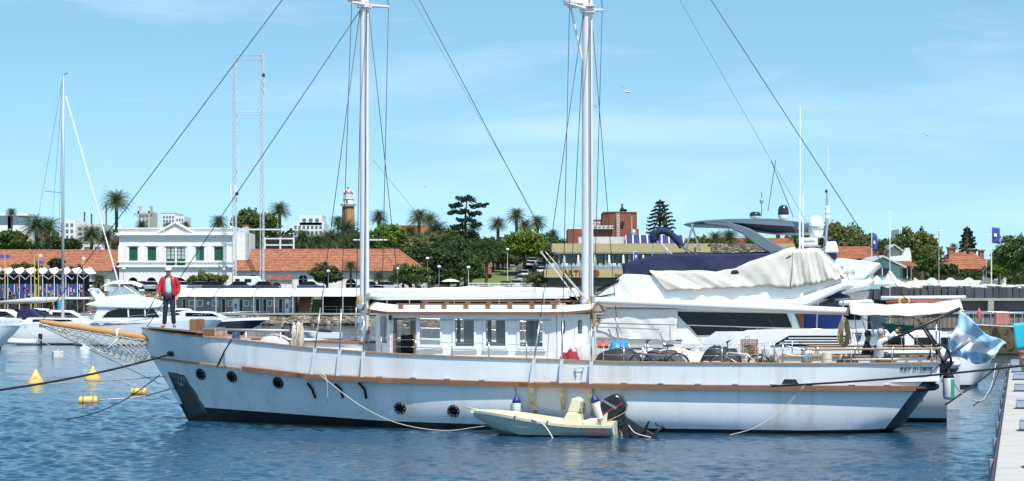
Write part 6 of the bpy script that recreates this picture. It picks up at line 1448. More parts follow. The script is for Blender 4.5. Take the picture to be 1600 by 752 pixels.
# ================================================================== sheds on the quay
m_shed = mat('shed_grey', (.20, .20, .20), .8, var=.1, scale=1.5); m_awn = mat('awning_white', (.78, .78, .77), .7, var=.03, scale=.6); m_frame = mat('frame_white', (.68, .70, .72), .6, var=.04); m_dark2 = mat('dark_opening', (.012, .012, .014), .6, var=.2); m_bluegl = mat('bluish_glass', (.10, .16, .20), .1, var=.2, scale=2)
def Q(px, py, Y): return P(px, py, Y)
SYF = 280.0
def zpy(py, Y): return H - (py - HY) / F * Y
def xpx(px, Y): return (px - 800) / F * Y
sh = thing('shed_row', 'long grey quay shed with many doors under white awnings', 'shed', (0, SYF, QZ))
x0_, x1_ = xpx(268, SYF), xpx(461, SYF); ztop_ = zpy(458, SYF) - QZ
MB().box(((x0_ + x1_) / 2, 2.2, ztop_ / 2), (x1_ - x0_, 4.4, ztop_)).build('wall', m_shed, sh)
m_pdoor = mat('pale_door', (.55, .66, .72), .5, var=.05)
for a, b, kind in ((285, 291, 'd'), (295, 304, 'w'), (307, 317, 'w'), (321, 330, 'p'), (331, 341, 'w'), (346, 353, 'd'), (356, 363.5, 'w'), (364, 373, 'b'), (374, 380, 'd'), (381, 389, 'w'), (392, 397, 'w'), (399, 406, 'd'), (410.5, 417, 'd'), (418, 425, 'w'), (427, 433.5, 'w'), (435, 442, 'd'), (445, 452, 'b'), (453, 458.5, 'w')):
    xa, xb = xpx(a, SYF), xpx(b, SYF); zt_, zb_ = {'d': (2.15, .02), 'b': (2.15, .02), 'w': (1.95, 1.0), 'p': (2.0, .95)}[kind]
    o = MB().box(((xa + xb) / 2, -.03, (zt_ + zb_) / 2), (xb - xa, .05, zt_ - zb_)).build('door' if kind in 'db' else 'window' if kind == 'w' else 'notice_board', {'d': m_frame, 'b': m_pdoor, 'w': m_frame, 'p': mat('board_blue_grey', (.13, .16, .24), .6)}[kind], sh)
    MB().box(((xa + xb) / 2, -.07, (zt_ + zb_) / 2), ((xb - xa) * (.72 if kind != 'b' else .5), .04, (zt_ - zb_) * (.93 if kind == 'd' else .8 if kind != 'b' else .35)) if kind != 'p' else ((xb - xa) * .4, .04, .5)).build('door_leaf' if kind == 'd' else 'pane' if kind != 'p' else 'notice', m_dark2 if kind == 'd' else m_bluegl if kind != 'p' else m_frame, o)
def awning_row(root, edges, yf, zf_, yb, zb_, posts):
    for a, b in zip(edges, edges[1:]):
        xa, xb = xpx(a, SYF) + .06, xpx(b, SYF) - .06; g = []
        for i in range(5):
            v = i / 4; g.append([Vector((xa + (xb - xa) * u, yf + (yb - yf) * v, zf_ + (zb_ - zf_) * v - .10 * math.sin(math.pi * u) * math.sin(math.pi * v))) for u in (0, .25, .5, .75, 1)])
        o = MB().grid(g).build('awning_panel', m_awn, root, smooth=True); o.modifiers.new('s', 'SOLIDIFY').thickness = .04
        MB().bar((xb + .06, yf - .02, zf_ + .03), (xb + .06, yb, zb_ + .03), .07, .07).build('awning_rib', m_galv, root)
    for p_ in posts: MB().tube([(xpx(p_, SYF - 2), yf, 0), (xpx(p_, SYF - 2), yf, zf_)], .045, 6).build('awning_post', m_frame, root)
awning_row(sh, [262, 298, 338, 398, 458], -2.3, zpy(463.3, 277.7) - QZ, 2.5, zpy(450.5, 282.5) - QZ, (275, 305, 338, 397, 429, 458))
s2 = thing('quay_cafe', 'dark open-fronted quay cafe under white awnings behind the foremast', 'cafe', (0, SYF, QZ))
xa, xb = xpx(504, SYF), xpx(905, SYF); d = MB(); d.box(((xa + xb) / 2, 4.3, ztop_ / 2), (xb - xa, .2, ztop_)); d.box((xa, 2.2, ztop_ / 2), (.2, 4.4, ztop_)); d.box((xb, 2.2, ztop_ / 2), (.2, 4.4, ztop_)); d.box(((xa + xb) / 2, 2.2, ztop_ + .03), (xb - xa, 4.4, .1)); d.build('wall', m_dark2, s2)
for k in range(9): xx_ = xa + (xb - xa) * (k + .5) / 9; MB().box((xx_, 1.2, .5), (1.0, .7, .06)).build('table', m_shed, s2); MB().box((xx_, 1.2, .25), (.1, .1, .5)).build('table_leg', m_shed, s2)
for k in range(19): xx_ = xa + (xb - xa) * k / 18; MB().tube([(xx_, -.1, 0), (xx_, -.1, 1.0)], .03, 5).build('railing_post', m_galv, s2)
for z in (.55, 1.0): MB().tube([(xa, -.1, z), (xb, -.1, z)], .03, 5).build('railing', m_galv, s2)
awning_row(s2, [458, 505, 572, 640, 710, 780, 850, 905], -2.3, zpy(463, 277.7) - QZ, 2.5, zpy(450, 282.5) - QZ, (505, 536, 572, 605, 640, 710, 780, 850))
for k, px in enumerate((655, 672, 690)): MB().blob((xpx(px, 282), 1.2, zpy(452, 282) - QZ + .3), .45, .3, .3, 8, 6, jit=.1).build('roof_vent', m_dark2, s2)
stp = thing('brick_steps', 'brick steps up the bank between the shed and the cafe', 'steps', (xpx(474, 280), 280, QZ)); m_brick = mat('brick_red_brown', (.24, .12, .08), .9, var=.25, scale=6)
for k in range(9): MB().box((0, .5 + .45 * k, .18 + .36 * k), (1.7, .45, .36 + .02)).build('step', m_brick, stp)
tag(MB().prism([(xpx(486, 280), 280.5, QZ), (xpx(503, 280), 280.5, QZ), (xpx(503, 280), 285, TZ), (xpx(486, 280), 285, TZ)], (0, .3, -.6)).build('grass_bank', m_grass, None), 'grassy bank beside the brick steps', kind='structure')
# ================================================================== white two-storey building
BY = 300.0
m_wall = mat('stucco_white', (.72, .72, .72), .8, var=.04, scale=.8, bump=.15, bscale=4, dirt=(.5, .48, .45), dirt_amt=.4); m_green_sh = mat('green_shutter', (.012, .075, .05), .6, var=.2); m_trim = mat('trim_white', (.78, .78, .78), .7, var=.03)
m_gdark = mat('green_dark', (.008, .04, .03), .5, var=.2)
wb = thing('white_harbour_building', 'white two-storey classical building with pediment and green shutters', 'building', (0, BY, 0))
gx = lambda px: xpx(px, BY); gz = lambda py: zpy(py, BY)
ops = []; wl = [(202, 215.4), (230.8, 244.3), (306, 319), (335, 348.5)]
for a, b in wl: ops.append((gx(a), gx(b), gz(407.6), gz(386)))
for a, b in ((260, 273.6), (276.5, 289.8)): ops.append((gx(a), gx(b), gz(415), gz(386)))
arches = [(201.5, 215), (230, 244), (258, 290), (306, 320), (335, 349)]
for a, b in arches: ops.append((gx(a), gx(b), TZ - .5, gz(434)))
wall_with_openings(gx(186.6), gx(363), 0, TZ - .5, gz(358), ops, .35).build('front_wall', m_wall, wb)
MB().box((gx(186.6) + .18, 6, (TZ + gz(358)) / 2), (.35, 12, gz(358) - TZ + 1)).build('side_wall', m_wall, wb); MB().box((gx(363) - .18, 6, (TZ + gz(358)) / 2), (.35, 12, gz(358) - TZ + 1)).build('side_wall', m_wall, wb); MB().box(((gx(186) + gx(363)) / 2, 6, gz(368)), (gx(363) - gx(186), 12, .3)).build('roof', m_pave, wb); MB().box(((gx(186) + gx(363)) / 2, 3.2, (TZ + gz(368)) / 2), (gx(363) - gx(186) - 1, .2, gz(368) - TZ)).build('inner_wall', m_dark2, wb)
for a, b in arches:   # arch heads: filler above springing
    xa, xb = gx(a), gx(b); r = (xb - xa) / 2; cx = (xa + xb) / 2; zsp = gz(434); rise = gz(427.8) - gz(434)
    hd = MB()
    for s_ in (-1, 1): hd.prism([Vector((cx + s_ * r * math.cos(t), -.19, zsp - rise + rise * math.sin(t))) for t in [i * math.pi / 16 for i in range(9)]] + [Vector((cx + s_ * r, -.19, zsp + .001))], (0, .37, 0))
    hd.build('arch', m_wall, wb)
    fr = [Vector((cx + (r + .12) * math.cos(t), -.2, zsp - rise + (rise + .12) * math.sin(t))) for t in [i * math.pi / 12 for i in range(13)]]; MB().tube(fr, .09, 5).build('arch_moulding', m_trim, wb)
for k, (a, b) in enumerate(wl):
    xa, xb, za, zb_ = gx(a), gx(b), gz(407.6), gz(386)
    w = MB().box(((xa + xb) / 2, .0, (za + zb_) / 2), (xb - xa, .06, zb_ - za)).build('window', m_green_sh if k != 2 else m_bluegl, wb); MB().box(((xa + xb) / 2, -.04, (za + zb_) / 2), (.06, .05, zb_ - za)).build('shutter_seam', m_gdark, w)
    if k == 2: MB().box((xa + (xb - xa) * .74, -.045, (za + zb_) / 2), ((xb - xa) * .5, .04, zb_ - za)).build('shutter', m_green_sh, w)
    MB().box(((xa + xb) / 2, .015, zb_ - (zb_ - za) * .16), (xb - xa, .06, (zb_ - za) * .3)).build('transom_light', m_gdark, w)
    MB().box(((xa + xb) / 2, -.2, zb_ + .22), (xb - xa + .7, .22, .16)).build('lintel', m_trim, w); MB().box(((xa + xb) / 2, -.18, zb_ + .5), (.3, .16, .3)).build('keystone', m_trim, w)
    for x in (xa - .22, xb + .22): MB().box((x, -.18, (za + zb_) / 2), (.22, .1, zb_ - za + .1)).build('architrave', m_trim, w)
for a, b in ((260, 273.6), (276.5, 289.8)):
    xa, xb, za, zb_ = gx(a), gx(b), gz(415), gz(386); w = MB().box(((xa + xb) / 2, 0, (za + zb_) / 2), (xb - xa, .06, zb_ - za)).build('balcony_door', m_green_sh, wb)
    for s_ in (-1, 1):
        for q in range(3): MB().box(((xa + xb) / 2 + s_ * (xb - xa) * .24, -.04, zb_ - .35 - .62 * q), ((xb - xa) * .36, .04, .52)).build('pane', mat('pale_glass', (.42, .48, .5), .15, var=.15, scale=2), w)
MB().box((gx(275), -.2, gz(384)), (gx(292) - gx(257), .22, .16)).build('lintel', m_trim, wb)
for py, hh, out, nm in ((366, .35, .55, 'cornice'), (369, .25, .3, 'cornice'), (409.5, .14, .22, 'string_course'), (416.5, .25, .4, 'balcony_slab'), (357, .16, .25, 'parapet_cap')): MB().box(((gx(186) + gx(363)) / 2, -out / 2, gz(py)), (gx(363) - gx(186) + out * 1.5, .36 + out, hh)).build(nm, m_trim, wb)
MB().prism([Vector((gx(247), -.45, gz(364.4))), Vector((gx(302.5), -.45, gz(364.4))), Vector((gx(275), -.45, gz(349)))], (0, 1.0, 0)).build('pediment', m_wall, wb)
for a, b in (((246, 364), (275, 347.6)), ((275, 347.6), (304, 364))): MB().bar((gx(a[0]), -.2, gz(a[1])), (gx(b[0]), -.2, gz(b[1])), 1.1, .28, up=(0, 0, 1)).build('pediment_moulding', m_trim, wb)
for px in (188, 222.5, 251, 297, 327, 356): MB().box((gx(px), -.2, (gz(409) + gz(384)) / 2), (.55, .12, gz(384) - gz(409))).build('pilaster', m_trim, wb)
for px in (193, 222, 252, 296, 325, 357): MB().blob((gx(px), -.3, gz(418)), .15, .15, .18, 8, 6).build('bracket', m_trim, wb)
MB().box((gx(374.5), 5.2, (TZ + gz(363)) / 2), (gx(386.5) - gx(363), 8, gz(363) - TZ)).build('side_wing', m_wall, wb); MB().box((gx(380), 3, gz(360)), (.9, .9, 1.2)).build('chimney', m_wall, wb); MB().box((gx(380), 3, gz(353)), (.8, .8, .5)).build('chimney_pot', mat('terracotta', (.5, .17, .07), .85, var=.15), wb)
# ================================================================== tiled roof buildings
m_tile = bpy.data.materials.new('terracotta_tiles'); m_tile.use_nodes = True; nt = m_tile.node_tree; b = nt.nodes['Principled BSDF']; b.inputs['Roughness'].default_value = .85
tc = nt.nodes.new('ShaderNodeTexCoord'); n1 = nt.nodes.new('ShaderNodeTexNoise'); n1.inputs['Scale'].default_value = 1.6; n1.inputs['Detail'].default_value = 8; n1.inputs['Roughness'].default_value = .75; rp = nt.nodes.new('ShaderNodeValToRGB'); rp.color_ramp.elements[0].position = .3; rp.color_ramp.elements[0].color = (.26, .08, .04, 1); rp.color_ramp.elements[1].position = .72; rp.color_ramp.elements[1].color = (.60, .26, .15, 1)
wv = nt.nodes.new('ShaderNodeTexWave'); wv.bands_direction = 'X'; wv.inputs['Scale'].default_value = 1.2; bp = nt.nodes.new('ShaderNodeBump'); bp.inputs['Distance'].default_value = .12; bp.inputs['Strength'].default_value = .8
for a, c in ((tc.outputs['Object'], n1.inputs['Vector']), (n1.outputs['Fac'], rp.inputs['Fac']), (rp.outputs['Color'], b.inputs['Base Color']), (tc.outputs['Object'], wv.inputs['Vector']), (wv.outputs['Fac'], bp.inputs['Height']), (bp.outputs['Normal'], b.inputs['Normal'])): nt.links.new(a, c)
def tiled_roof(root, el, er, rl, rr_, name='roof', courses=13, th=.17, mt=None):
    """courses of tiles from the eave line (el..er) up to the ridge line (rl..rr): overlapping strips"""
    el, er, rl, rr_ = map(Vector, (el, er, rl, rr_)); d = MB(); rq = random.Random(3)
    n = max(6, int((er - el).length / 1.0))
    for k in range(courses):
        t0, t1 = k / courses, (k + 1.12) / courses
        a0, b0, a1, b1 = el.lerp(rl, t0), er.lerp(rr_, t0), el.lerp(rl, min(t1, 1)), er.lerp(rr_, min(t1, 1)); up = Vector((0, 0, th)); lo = [rq.uniform(-.04, .04) for _ in range(n + 1)]
        bot = [a0.lerp(b0, j / n) + Vector((0, 0, lo[j])) for j in range(n + 1)]
        d.grid([bot, [p + up for p in bot], [a1.lerp(b1, j / n) + up * .15 for j in range(n + 1)]])
    return d.build(name, mt or m_tile, root)
def long_house(label, pl, pr, py_ridge, py_eave, hipl, hipr, Y, wins, base=TZ):
    t = thing('tiled_building', label, 'building', (0, Y, 0)); X = lambda p: xpx(p, Y); Z = lambda q: zpy(q, Y); ze = Z(py_eave); zr = zpy(py_ridge, Y + 5)
    w = wall_with_openings(X(pl) + .4, X(pr) - .4, .5, base - .5, ze, [(X(a), X(b), max(base - .3, Z(lo)), Z(hi)) for a, b, hi, lo in wins], .3).build('front_wall', m_wall, t)
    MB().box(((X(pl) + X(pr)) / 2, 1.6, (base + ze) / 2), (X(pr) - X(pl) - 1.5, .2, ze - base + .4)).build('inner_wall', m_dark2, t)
    for a, b, hi, lo in wins:
        cx, r = (X(a) + X(b)) / 2, (X(b) - X(a)) / 2; hd = MB()
        for s_ in (-1, 1): hd.prism([Vector((cx + s_ * r * math.cos(q), .34, Z(hi) - r * .8 + r * .8 * math.sin(q))) for q in [i * math.pi / 12 for i in range(7)]] + [Vector((cx + s_ * r, .34, Z(hi) + .001))], (0, .32, 0))
        hd.build('arch', m_wall, t)
        MB().box((cx, .6, (Z(lo) + Z(hi)) / 2), (.08, .06, Z(hi) - Z(lo))).build('window_bar', m_frame, t); MB().box((cx, .6, Z(hi) - r * .9), (2 * r, .06, .08)).build('window_bar', m_frame, t)
    k = (Y + 5) / Y
    tiled_roof(t, (X(pl), -.3, ze), (X(pr), -.3, ze), (X(pl + hipl) * k, 5, zr), (X(pr - hipr) * k, 5, zr))
    tiled_roof(t, (X(pr), 10.3, ze), (X(pl), 10.3, ze), (X(pr - hipr) * k, 5, zr), (X(pl + hipl) * k, 5, zr))
    for s_, px, hp in ((-1, pl, hipl), (1, pr, -hipr)):
        a = Vector((X(px), -.3, ze)); b_ = Vector((X(px), 10.3, ze)); c = Vector((X(px + hp) * k, 5, zr)); MB().add([a, b_, c], [(0, 1, 2)]).build('hip_face', m_tile, t); MB().box((X(px) - s_ * .5, 5, (base + ze) / 2), (.3, 9, ze - base)).build('end_wall', m_wall, t)
        MB().tube([a + Vector((0, 0, .1)), c + Vector((0, 0, .1))], .14, 6).build('hip_tiles', m_tile, t)
    MB().tube([(X(pl + hipl) * k, 5, zr + .06), (X(pr - hipr) * k, 5, zr + .06)], .15, 6).build('ridge_tiles', m_tile, t)
    return t
long_house('long white building with terracotta roof left of the classical building', -60, 187, 392, 424, 4, 1, 303, [(12, 22, 430, 455), (60, 72, 430, 455), (150, 162, 430, 455)])
lh = long_house('long white building with terracotta roof and arched windows right of the classical building', 367, 667, 391, 424, 9, 46, 299, [(388, 403, 429.5, 442), (466, 480, 430, 445), (540, 556, 436, 452), (424, 440, 441, 455)])
an = thing('porch', 'small white porch with tiled roof in front of the long terracotta building', 'porch', (0, 296, 0)); MB().box(((xpx(415, 296) + xpx(456, 296)) / 2, .9, (TZ + zpy(438, 296)) / 2), (xpx(456, 296) - xpx(415, 296), 1.8, zpy(438, 296) - TZ)).build('wall', m_wall, an)
tiled_roof(an, (xpx(414, 296), -.3, zpy(438, 296)), (xpx(457, 296), -.3, zpy(438, 296)), (xpx(416, 296), 2.0, zpy(432, 298)), (xpx(455, 296), 2.0, zpy(432, 298)), courses=5)
MB().lathe([(0, 0), (.75, 0), (.75, .06), (0, .06)], (xpx(432, 296), -.05, zpy(449, 296)), 20, Matrix.Rotation(R(90), 3, 'X')).build('arched_opening', m_dark2, an)
# ================================================================== lattice radio mast
m_lat = mat('lattice_steel', (.5, .51, .53), .6, metal=.0, var=.15)
def lattice(px, Y, ptop, pbot, wpx, label, red=False):
    t = thing('radio_tower', label, 'radio tower', (xpx(px, Y), Y, 0), R(20)); w = M2(wpx, Y); z0 = zpy(pbot, Y); z1 = zpy(ptop, Y); c3 = [Vector((w * .58 * math.cos(a), w * .58 * math.sin(a), 0)) for a in (R(-90), R(30), R(150))]
    for c in c3: MB().tube([c + Vector((0, 0, z0)), c + Vector((0, 0, z1))], .062, 5).build('leg', m_lat, t)
    d = MB(); n = int((z1 - z0) / 1.05)
    for i in range(n):
        za, zb_ = z0 + (z1 - z0) * i / n, z0 + (z1 - z0) * (i + 1) / n
        for k in range(3): a, b_ = c3[k], c3[(k + 1) % 3]; d.tube([a + Vector((0, 0, za)), b_ + Vector((0, 0, zb_))], .022, 3, caps=False); d.tube([a + Vector((0, 0, zb_)), b_ + Vector((0, 0, zb_))], .018, 3, caps=False)
    d.build('bracing', m_lat, t); return t
ta = lattice(367, 294, 86, 458, 6.0, 'left lattice radio tower beside the white classical building'); tb = lattice(410, 294, 82, 458, 6.0, 'right lattice radio tower in front of the terracotta roof')
for py, hh in ((87, 7), (175, 3), (263, 2.5)):
    tr = thing('tower_beam', {87: 'top lattice beam joining the two radio towers', 175: 'middle beam joining the two radio towers', 263: 'lowest beam joining the two radio towers'}[py], 'beam', (0, 294, 0)); xa, xb = xpx(368, 294), xpx(409, 294)
    for z in (zpy(py, 294), zpy(py + hh, 294)): MB().tube([(xa, 0, z), (xb, 0, z)], .045, 5).build('chord', m_lat if py != 87 else mat('red_lead_steel', (.42, .3, .3), .6, var=.2), tr)
    if hh > 4:
        for k in range(8): MB().tube([(xa + (xb - xa) * k / 8, 0, zpy(py + (hh if k % 2 else 0), 294)), (xa + (xb - xa) * (k + 1) / 8, 0, zpy(py + (0 if k % 2 else hh), 294))], .03, 4).build('web_bar', m_lat, tr)
for px, py, h_ in ((361, 296, 12), (410.5, 118, 5), (412, 128, 4), (366, 302, 4)): pass
MB().box((0, -.35, zpy(298, 294)), (.3, .2, 1.6)).build('panel_antenna', m_frame, ta); MB().box((-.7, -.1, zpy(298, 294)), (.25, .2, 1.8)).build('panel_antenna', m_frame, ta); MB().blob((.2, -.4, zpy(303, 294)), .3, .2, .3, 10, 8).build('dish', m_dark, ta)
for z in (118, 128, 140): MB().box((.1, -.3, zpy(z, 294)), (.35, .3, .5)).build('panel_antenna', m_dark if z == 118 else m_lat, tb)
for py in (363, 380): pass
# ================================================================== lighthouse
LY = 420.0; lt = thing('lighthouse', 'brown brick lighthouse with orange mural and red striped dome behind the palms', 'lighthouse', (xpx(544, LY), LY, 0)); lz = lambda py: zpy(py, LY)
MB().lathe([(1.7, lz(420)), (1.45, lz(350)), (1.3, lz(323))], (0, 0, 0), 20).build('tower', mat('dark_brown_brick', (.13, .065, .04), .9, var=.25, scale=3), lt, smooth=True)
mu_ = MB(); g = []
for i in range(9):
    g.append([])
    for j in range(9): a = R(-88) + R(88) * j / 8 - R(5); z = lz(352) + (lz(327) - lz(352)) * i / 8; rr_ = 1.47 - .14 * i / 8; g[-1].append(Vector((rr_ * math.cos(a), rr_ * math.sin(a), z)))
m_mur = mat('mural_tan', (.36, .21, .07), .8, var=.5, scale=2.5, dirt=(.11, .06, .04), dirt_amt=.9); mu_.grid(g); mu_.build('mural', m_mur, lt, smooth=True)
MB().lathe([(1.35, lz(323)), (1.75, lz(320.5)), (1.8, lz(319)), (1.35, lz(319))], (0, 0, 0), 20).build('gallery', m_trim, lt, smooth=True, sharp=40); MB().lathe([(1.2, lz(319)), (1.1, lz(312))], (0, 0, 0), 20).build('watch_room', m_trim, lt, smooth=True)
MB().lathe([(1.15, lz(312)), (1.3, lz(311.6)), (1.3, lz(311)), (1.0, lz(311)), (.95, lz(301))], (0, 0, 0), 20).build('lantern', mat('lantern_glass', (.5, .54, .58), .15, var=.05), lt, smooth=True, sharp=40)
for k in range(10): a = k * math.pi / 5; MB().tube([(1.02 * math.cos(a), 1.02 * math.sin(a), lz(311.5)), (.98 * math.cos(a), .98 * math.sin(a), lz(301))], .06, 5).build('mullion', m_frame, lt)
for k in range(12):
    d = MB(); a0, a1 = k * math.pi / 6, (k + 1) * math.pi / 6; pr_ = [(1.15, lz(301)), (1.0, lz(299)), (.65, lz(297)), (.12, lz(295.6))]
    d.grid([[Vector((r * math.cos(a), r * math.sin(a), z)) for a in (a0, (a0 + a1) / 2, a1)] for r, z in pr_]); d.build('dome_panel', m_trim if k % 2 else mat('dome_red', (.5, .03, .06), .6), lt, smooth=True)
MB().lathe([(.2, lz(295.6)), (.12, lz(294.5)), (.2, lz(293.6)), (0, lz(292.6))], (0, 0, 0), 10).build('finial', m_dark, lt, smooth=True); MB().box((-.15, -1.17, lz(315.5)), (.3, .12, .9)).build('window', m_dark2, lt)
# ================================================================== brick building and restaurant
RY = 300.0; rx = lambda px: xpx(px, RY); rz_ = lambda py: zpy(py, RY)
m_bricks = bpy.data.materials.new('brickwork'); m_bricks.use_nodes = True; nt = m_bricks.node_tree; b = nt.nodes['Principled BSDF']; b.inputs['Roughness'].default_value = .9; tc = nt.nodes.new('ShaderNodeTexCoord'); mp = nt.nodes.new('ShaderNodeMapping'); mp.inputs['Rotation'].default_value = (R(90), 0, 0); br = nt.nodes.new('ShaderNodeTexBrick'); br.inputs['Scale'].default_value = 2.2; br.inputs['Color1'].default_value = (.26, .075, .04, 1); br.inputs['Color2'].default_value = (.34, .11, .06, 1); br.inputs['Mortar'].default_value = (.3, .2, .15, 1); br.inputs['Mortar Size'].default_value = .012
n1 = nt.nodes.new('ShaderNodeTexNoise'); n1.inputs['Scale'].default_value = .8; n1.inputs['Detail'].default_value = 6; mu2 = nt.nodes.new('ShaderNodeMixRGB'); mu2.blend_type = 'MULTIPLY'; mu2.inputs['Fac'].default_value = .5
for a, c in ((tc.outputs['Object'], mp.inputs['Vector']), (mp.outputs['Vector'], br.inputs['Vector']), (tc.outputs['Object'], n1.inputs['Vector']), (br.outputs['Color'], mu2.inputs['Color1']), (n1.outputs['Color'], mu2.inputs['Color2']), (mu2.outputs['Color'], b.inputs['Base Color'])): nt.links.new(a, c)
bb_ = thing('brick_building', 'red brick building with rounded tower and air conditioners behind the restaurant', 'building', (0, 318, 0)); bx_ = lambda px: xpx(px, 318); bz_ = lambda py: zpy(py, 318)
MB().box(((bx_(887) + bx_(998)) / 2, 4, (TZ + bz_(358)) / 2), (bx_(998) - bx_(887), 8, bz_(358) - TZ)).build('lower_block', m_bricks, bb_); MB().box(((bx_(926) + bx_(958)) / 2, 6, bz_(350)), (bx_(960) - bx_(926), 6, bz_(342) - bz_(358))).build('middle_block', m_bricks, bb_)
g = []
for z in (bz_(362), bz_(332)): g.append([Vector((bx_(942) + (bx_(996) - bx_(942)) * (j / 12), 1.2 - 1.1 * math.sin(math.pi * min(1, j / 9.5)), z)) for j in range(13)] + [Vector((bx_(996), 7, z)), Vector((bx_(942), 7, z))])
d = MB(); d.grid(g, closed=True); d.add(g[1], [tuple(range(15))]); d.build('rounded_tower', m_bricks, bb_)
for z in (333,): MB().tube([p + Vector((0, 0, .05)) for p in g[1][:13]], .12, 5).build('tower_coping', m_brick, bb_)
MB().box((bx_(973), .0, bz_(350)), (.5, .3, .8)).build('window', m_dark2, bb_)
m_ac = mat('ac_unit_white', (.68, .68, .66), .6, var=.06)
for r_ in range(2):
    for k in range(5):
        px = 927 + 6.6 * k + r_ * 1.5; py = 348.5 + 7 * r_; o = MB().box((bx_(px), -.4 if r_ else 2.4, bz_(py)), (.62, .4, .58)).build('air_conditioner', m_ac, bb_); MB().lathe([(0, -.02), (.2, -.02), (.2, .02), (0, .02)], (bx_(px) + .08, (-.4 if r_ else 2.4) - .21, bz_(py)), 12, Matrix.Rotation(R(90), 3, 'X')).build('fan', m_shed, o)
MB().tube([(bx_(964), -.3, bz_(378)), (bx_(964), -.3, bz_(333))], .06, 5).build('ladder_rail', m_frame, bb_); MB().tube([(bx_(967), -.3, bz_(378)), (bx_(967), -.3, bz_(333))], .06, 5).build('ladder_rail', m_frame, bb_)
for k in range(12): MB().tube([(bx_(964), -.3, bz_(376 - 3.5 * k)), (bx_(967), -.3, bz_(376 - 3.5 * k))], .05, 4).build('ladder_rung', m_frame, bb_)
MB().lathe([(.5, 0), (.5, 1.5), (.3, 1.7), (0, 1.75)], (bx_(989), -.8, bz_(375)), 14).build('water_tank', m_galv, bb_, smooth=True); MB().tube([(bx_(987), -.4, bz_(360)), (bx_(987), -.4, bz_(338))], .05, 5).build('vent_pipe', m_frame, bb_)
rs_ = thing('restaurant', 'beige two-level restaurant with glass terrace behind the mainmast', 'restaurant', (0, RY, 0)); m_beige = mat('beige_fascia', (.43, .34, .18), .8, var=.06, scale=1)
def rbox(p0, p1, y0, y1, q0, q1, name, m, bev=0, par=None): return MB().box(((rx(p0) + rx(p1)) / 2, (y0 + y1) / 2, (rz_(q0) + rz_(q1)) / 2), (rx(p1) - rx(p0), y1 - y0, abs(rz_(q1) - rz_(q0)))).build(name, m, par or rs_, bevel=bev)
rbox(862, 1240, -1.2, 9, 381, 394.5, 'upper_fascia', m_beige); rbox(868, 1236, -1.0, 8.8, 394.5, 396.5, 'soffit_edge', m_trim); rbox(905, 978, 2, 8, 369.5, 381, 'roof_parapet', mat('weathered_render', (.5, .5, .5), .9, var=.3, scale=1.5))
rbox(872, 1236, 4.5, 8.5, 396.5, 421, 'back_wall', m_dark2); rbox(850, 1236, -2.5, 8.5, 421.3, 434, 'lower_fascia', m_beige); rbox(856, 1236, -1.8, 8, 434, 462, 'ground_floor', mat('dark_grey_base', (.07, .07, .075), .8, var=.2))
for px in (873, 908, 946, 983, 1020, 1060, 1100, 1140): rbox(px - 1.3, px + 1.3, -.6, 0, 396.5, 421, 'column', mat('column_blue_grey', (.2, .24, .28), .6))
for k in range(10): rbox(873 + 30 * k + .3, 873 + 30 * (k + 1) - .3, 2.2, 2.25, 397, 421, 'glass_panel', mat('terrace_glass', (.12, .16, .19), .05, var=.2, scale=.5, alpha=.75))
rbox(852, 1236, -2.4, -2.36, 414, 421.2, 'glass_balustrade', mat('balustrade_glass', (.45, .55, .6), .05, var=0, alpha=.3))
for k, px in enumerate((881, 903, 929, 951, 973, 1004)):
    t = thing('closed_parasol', ['first', 'second', 'third', 'fourth', 'fifth', 'sixth'][k] + ' closed white parasol from the left on the restaurant terrace', 'parasol', (rx(px), RY - 1.5, rz_(421)), 0, 'closed parasols on the terrace'); MB().lathe([(.12, .5), (.26, .6), (.2, 1.3), (.13, 2.0), (.03, 2.25)], (0, 0, 0), 10).build('canopy', m_sail, t, smooth=True); MB().tube([(0, 0, 0), (0, 0, .6)], .05, 6).build('pole', m_frame, t)
rq = random.Random(8)
for k in range(26):
    px = 866 + 5.2 * k; t = thing('terrace_chair', 'pale chair in the row along the terrace balustrade', 'chair', (rx(px + rq.uniform(-1, 1)), RY - 1.8 + rq.uniform(-.3, .8), rz_(421)), rq.uniform(0, 6), 'chairs on the restaurant terrace'); MB().box((0, 0, .45), (.45, .45, .06)).build('seat', m_ac, t); MB().box((0, .2, .7), (.45, .05, .45)).build('backrest', m_ac, t)
    for sx in (-.19, .19):
        for sy in (-.19, .19): MB().box((sx, sy, .21), (.05, .05, .42)).build('leg', m_shed, t)
sg_ = text_mesh('sign_lettering', 'ARTICO', 1.35, mat('sign_brown', (.18, .05, .02), .7), rs_, (rx(903), -2.58, rz_(427.6)), (R(90), 0, 0), extrude=.06, sx=1.0); text_mesh('sign_lettering', 'beach', .8, MAT['sign_brown'], rs_, (rx(969), -2.58, rz_(430)), (R(90), 0, 0), extrude=.04)
MB().lathe([(.3, 0), (.55, 0), (.55, .08), (.3, .08)], (rx(930), -2.52, rz_(427.5)), 16, Matrix.Rotation(R(90), 3, 'X')).build('sign_emblem', MAT['sign_brown'], rs_)
m_sol = mat('solar_panel_blue', (.035, .035, .16), .2, var=.15, scale=3)
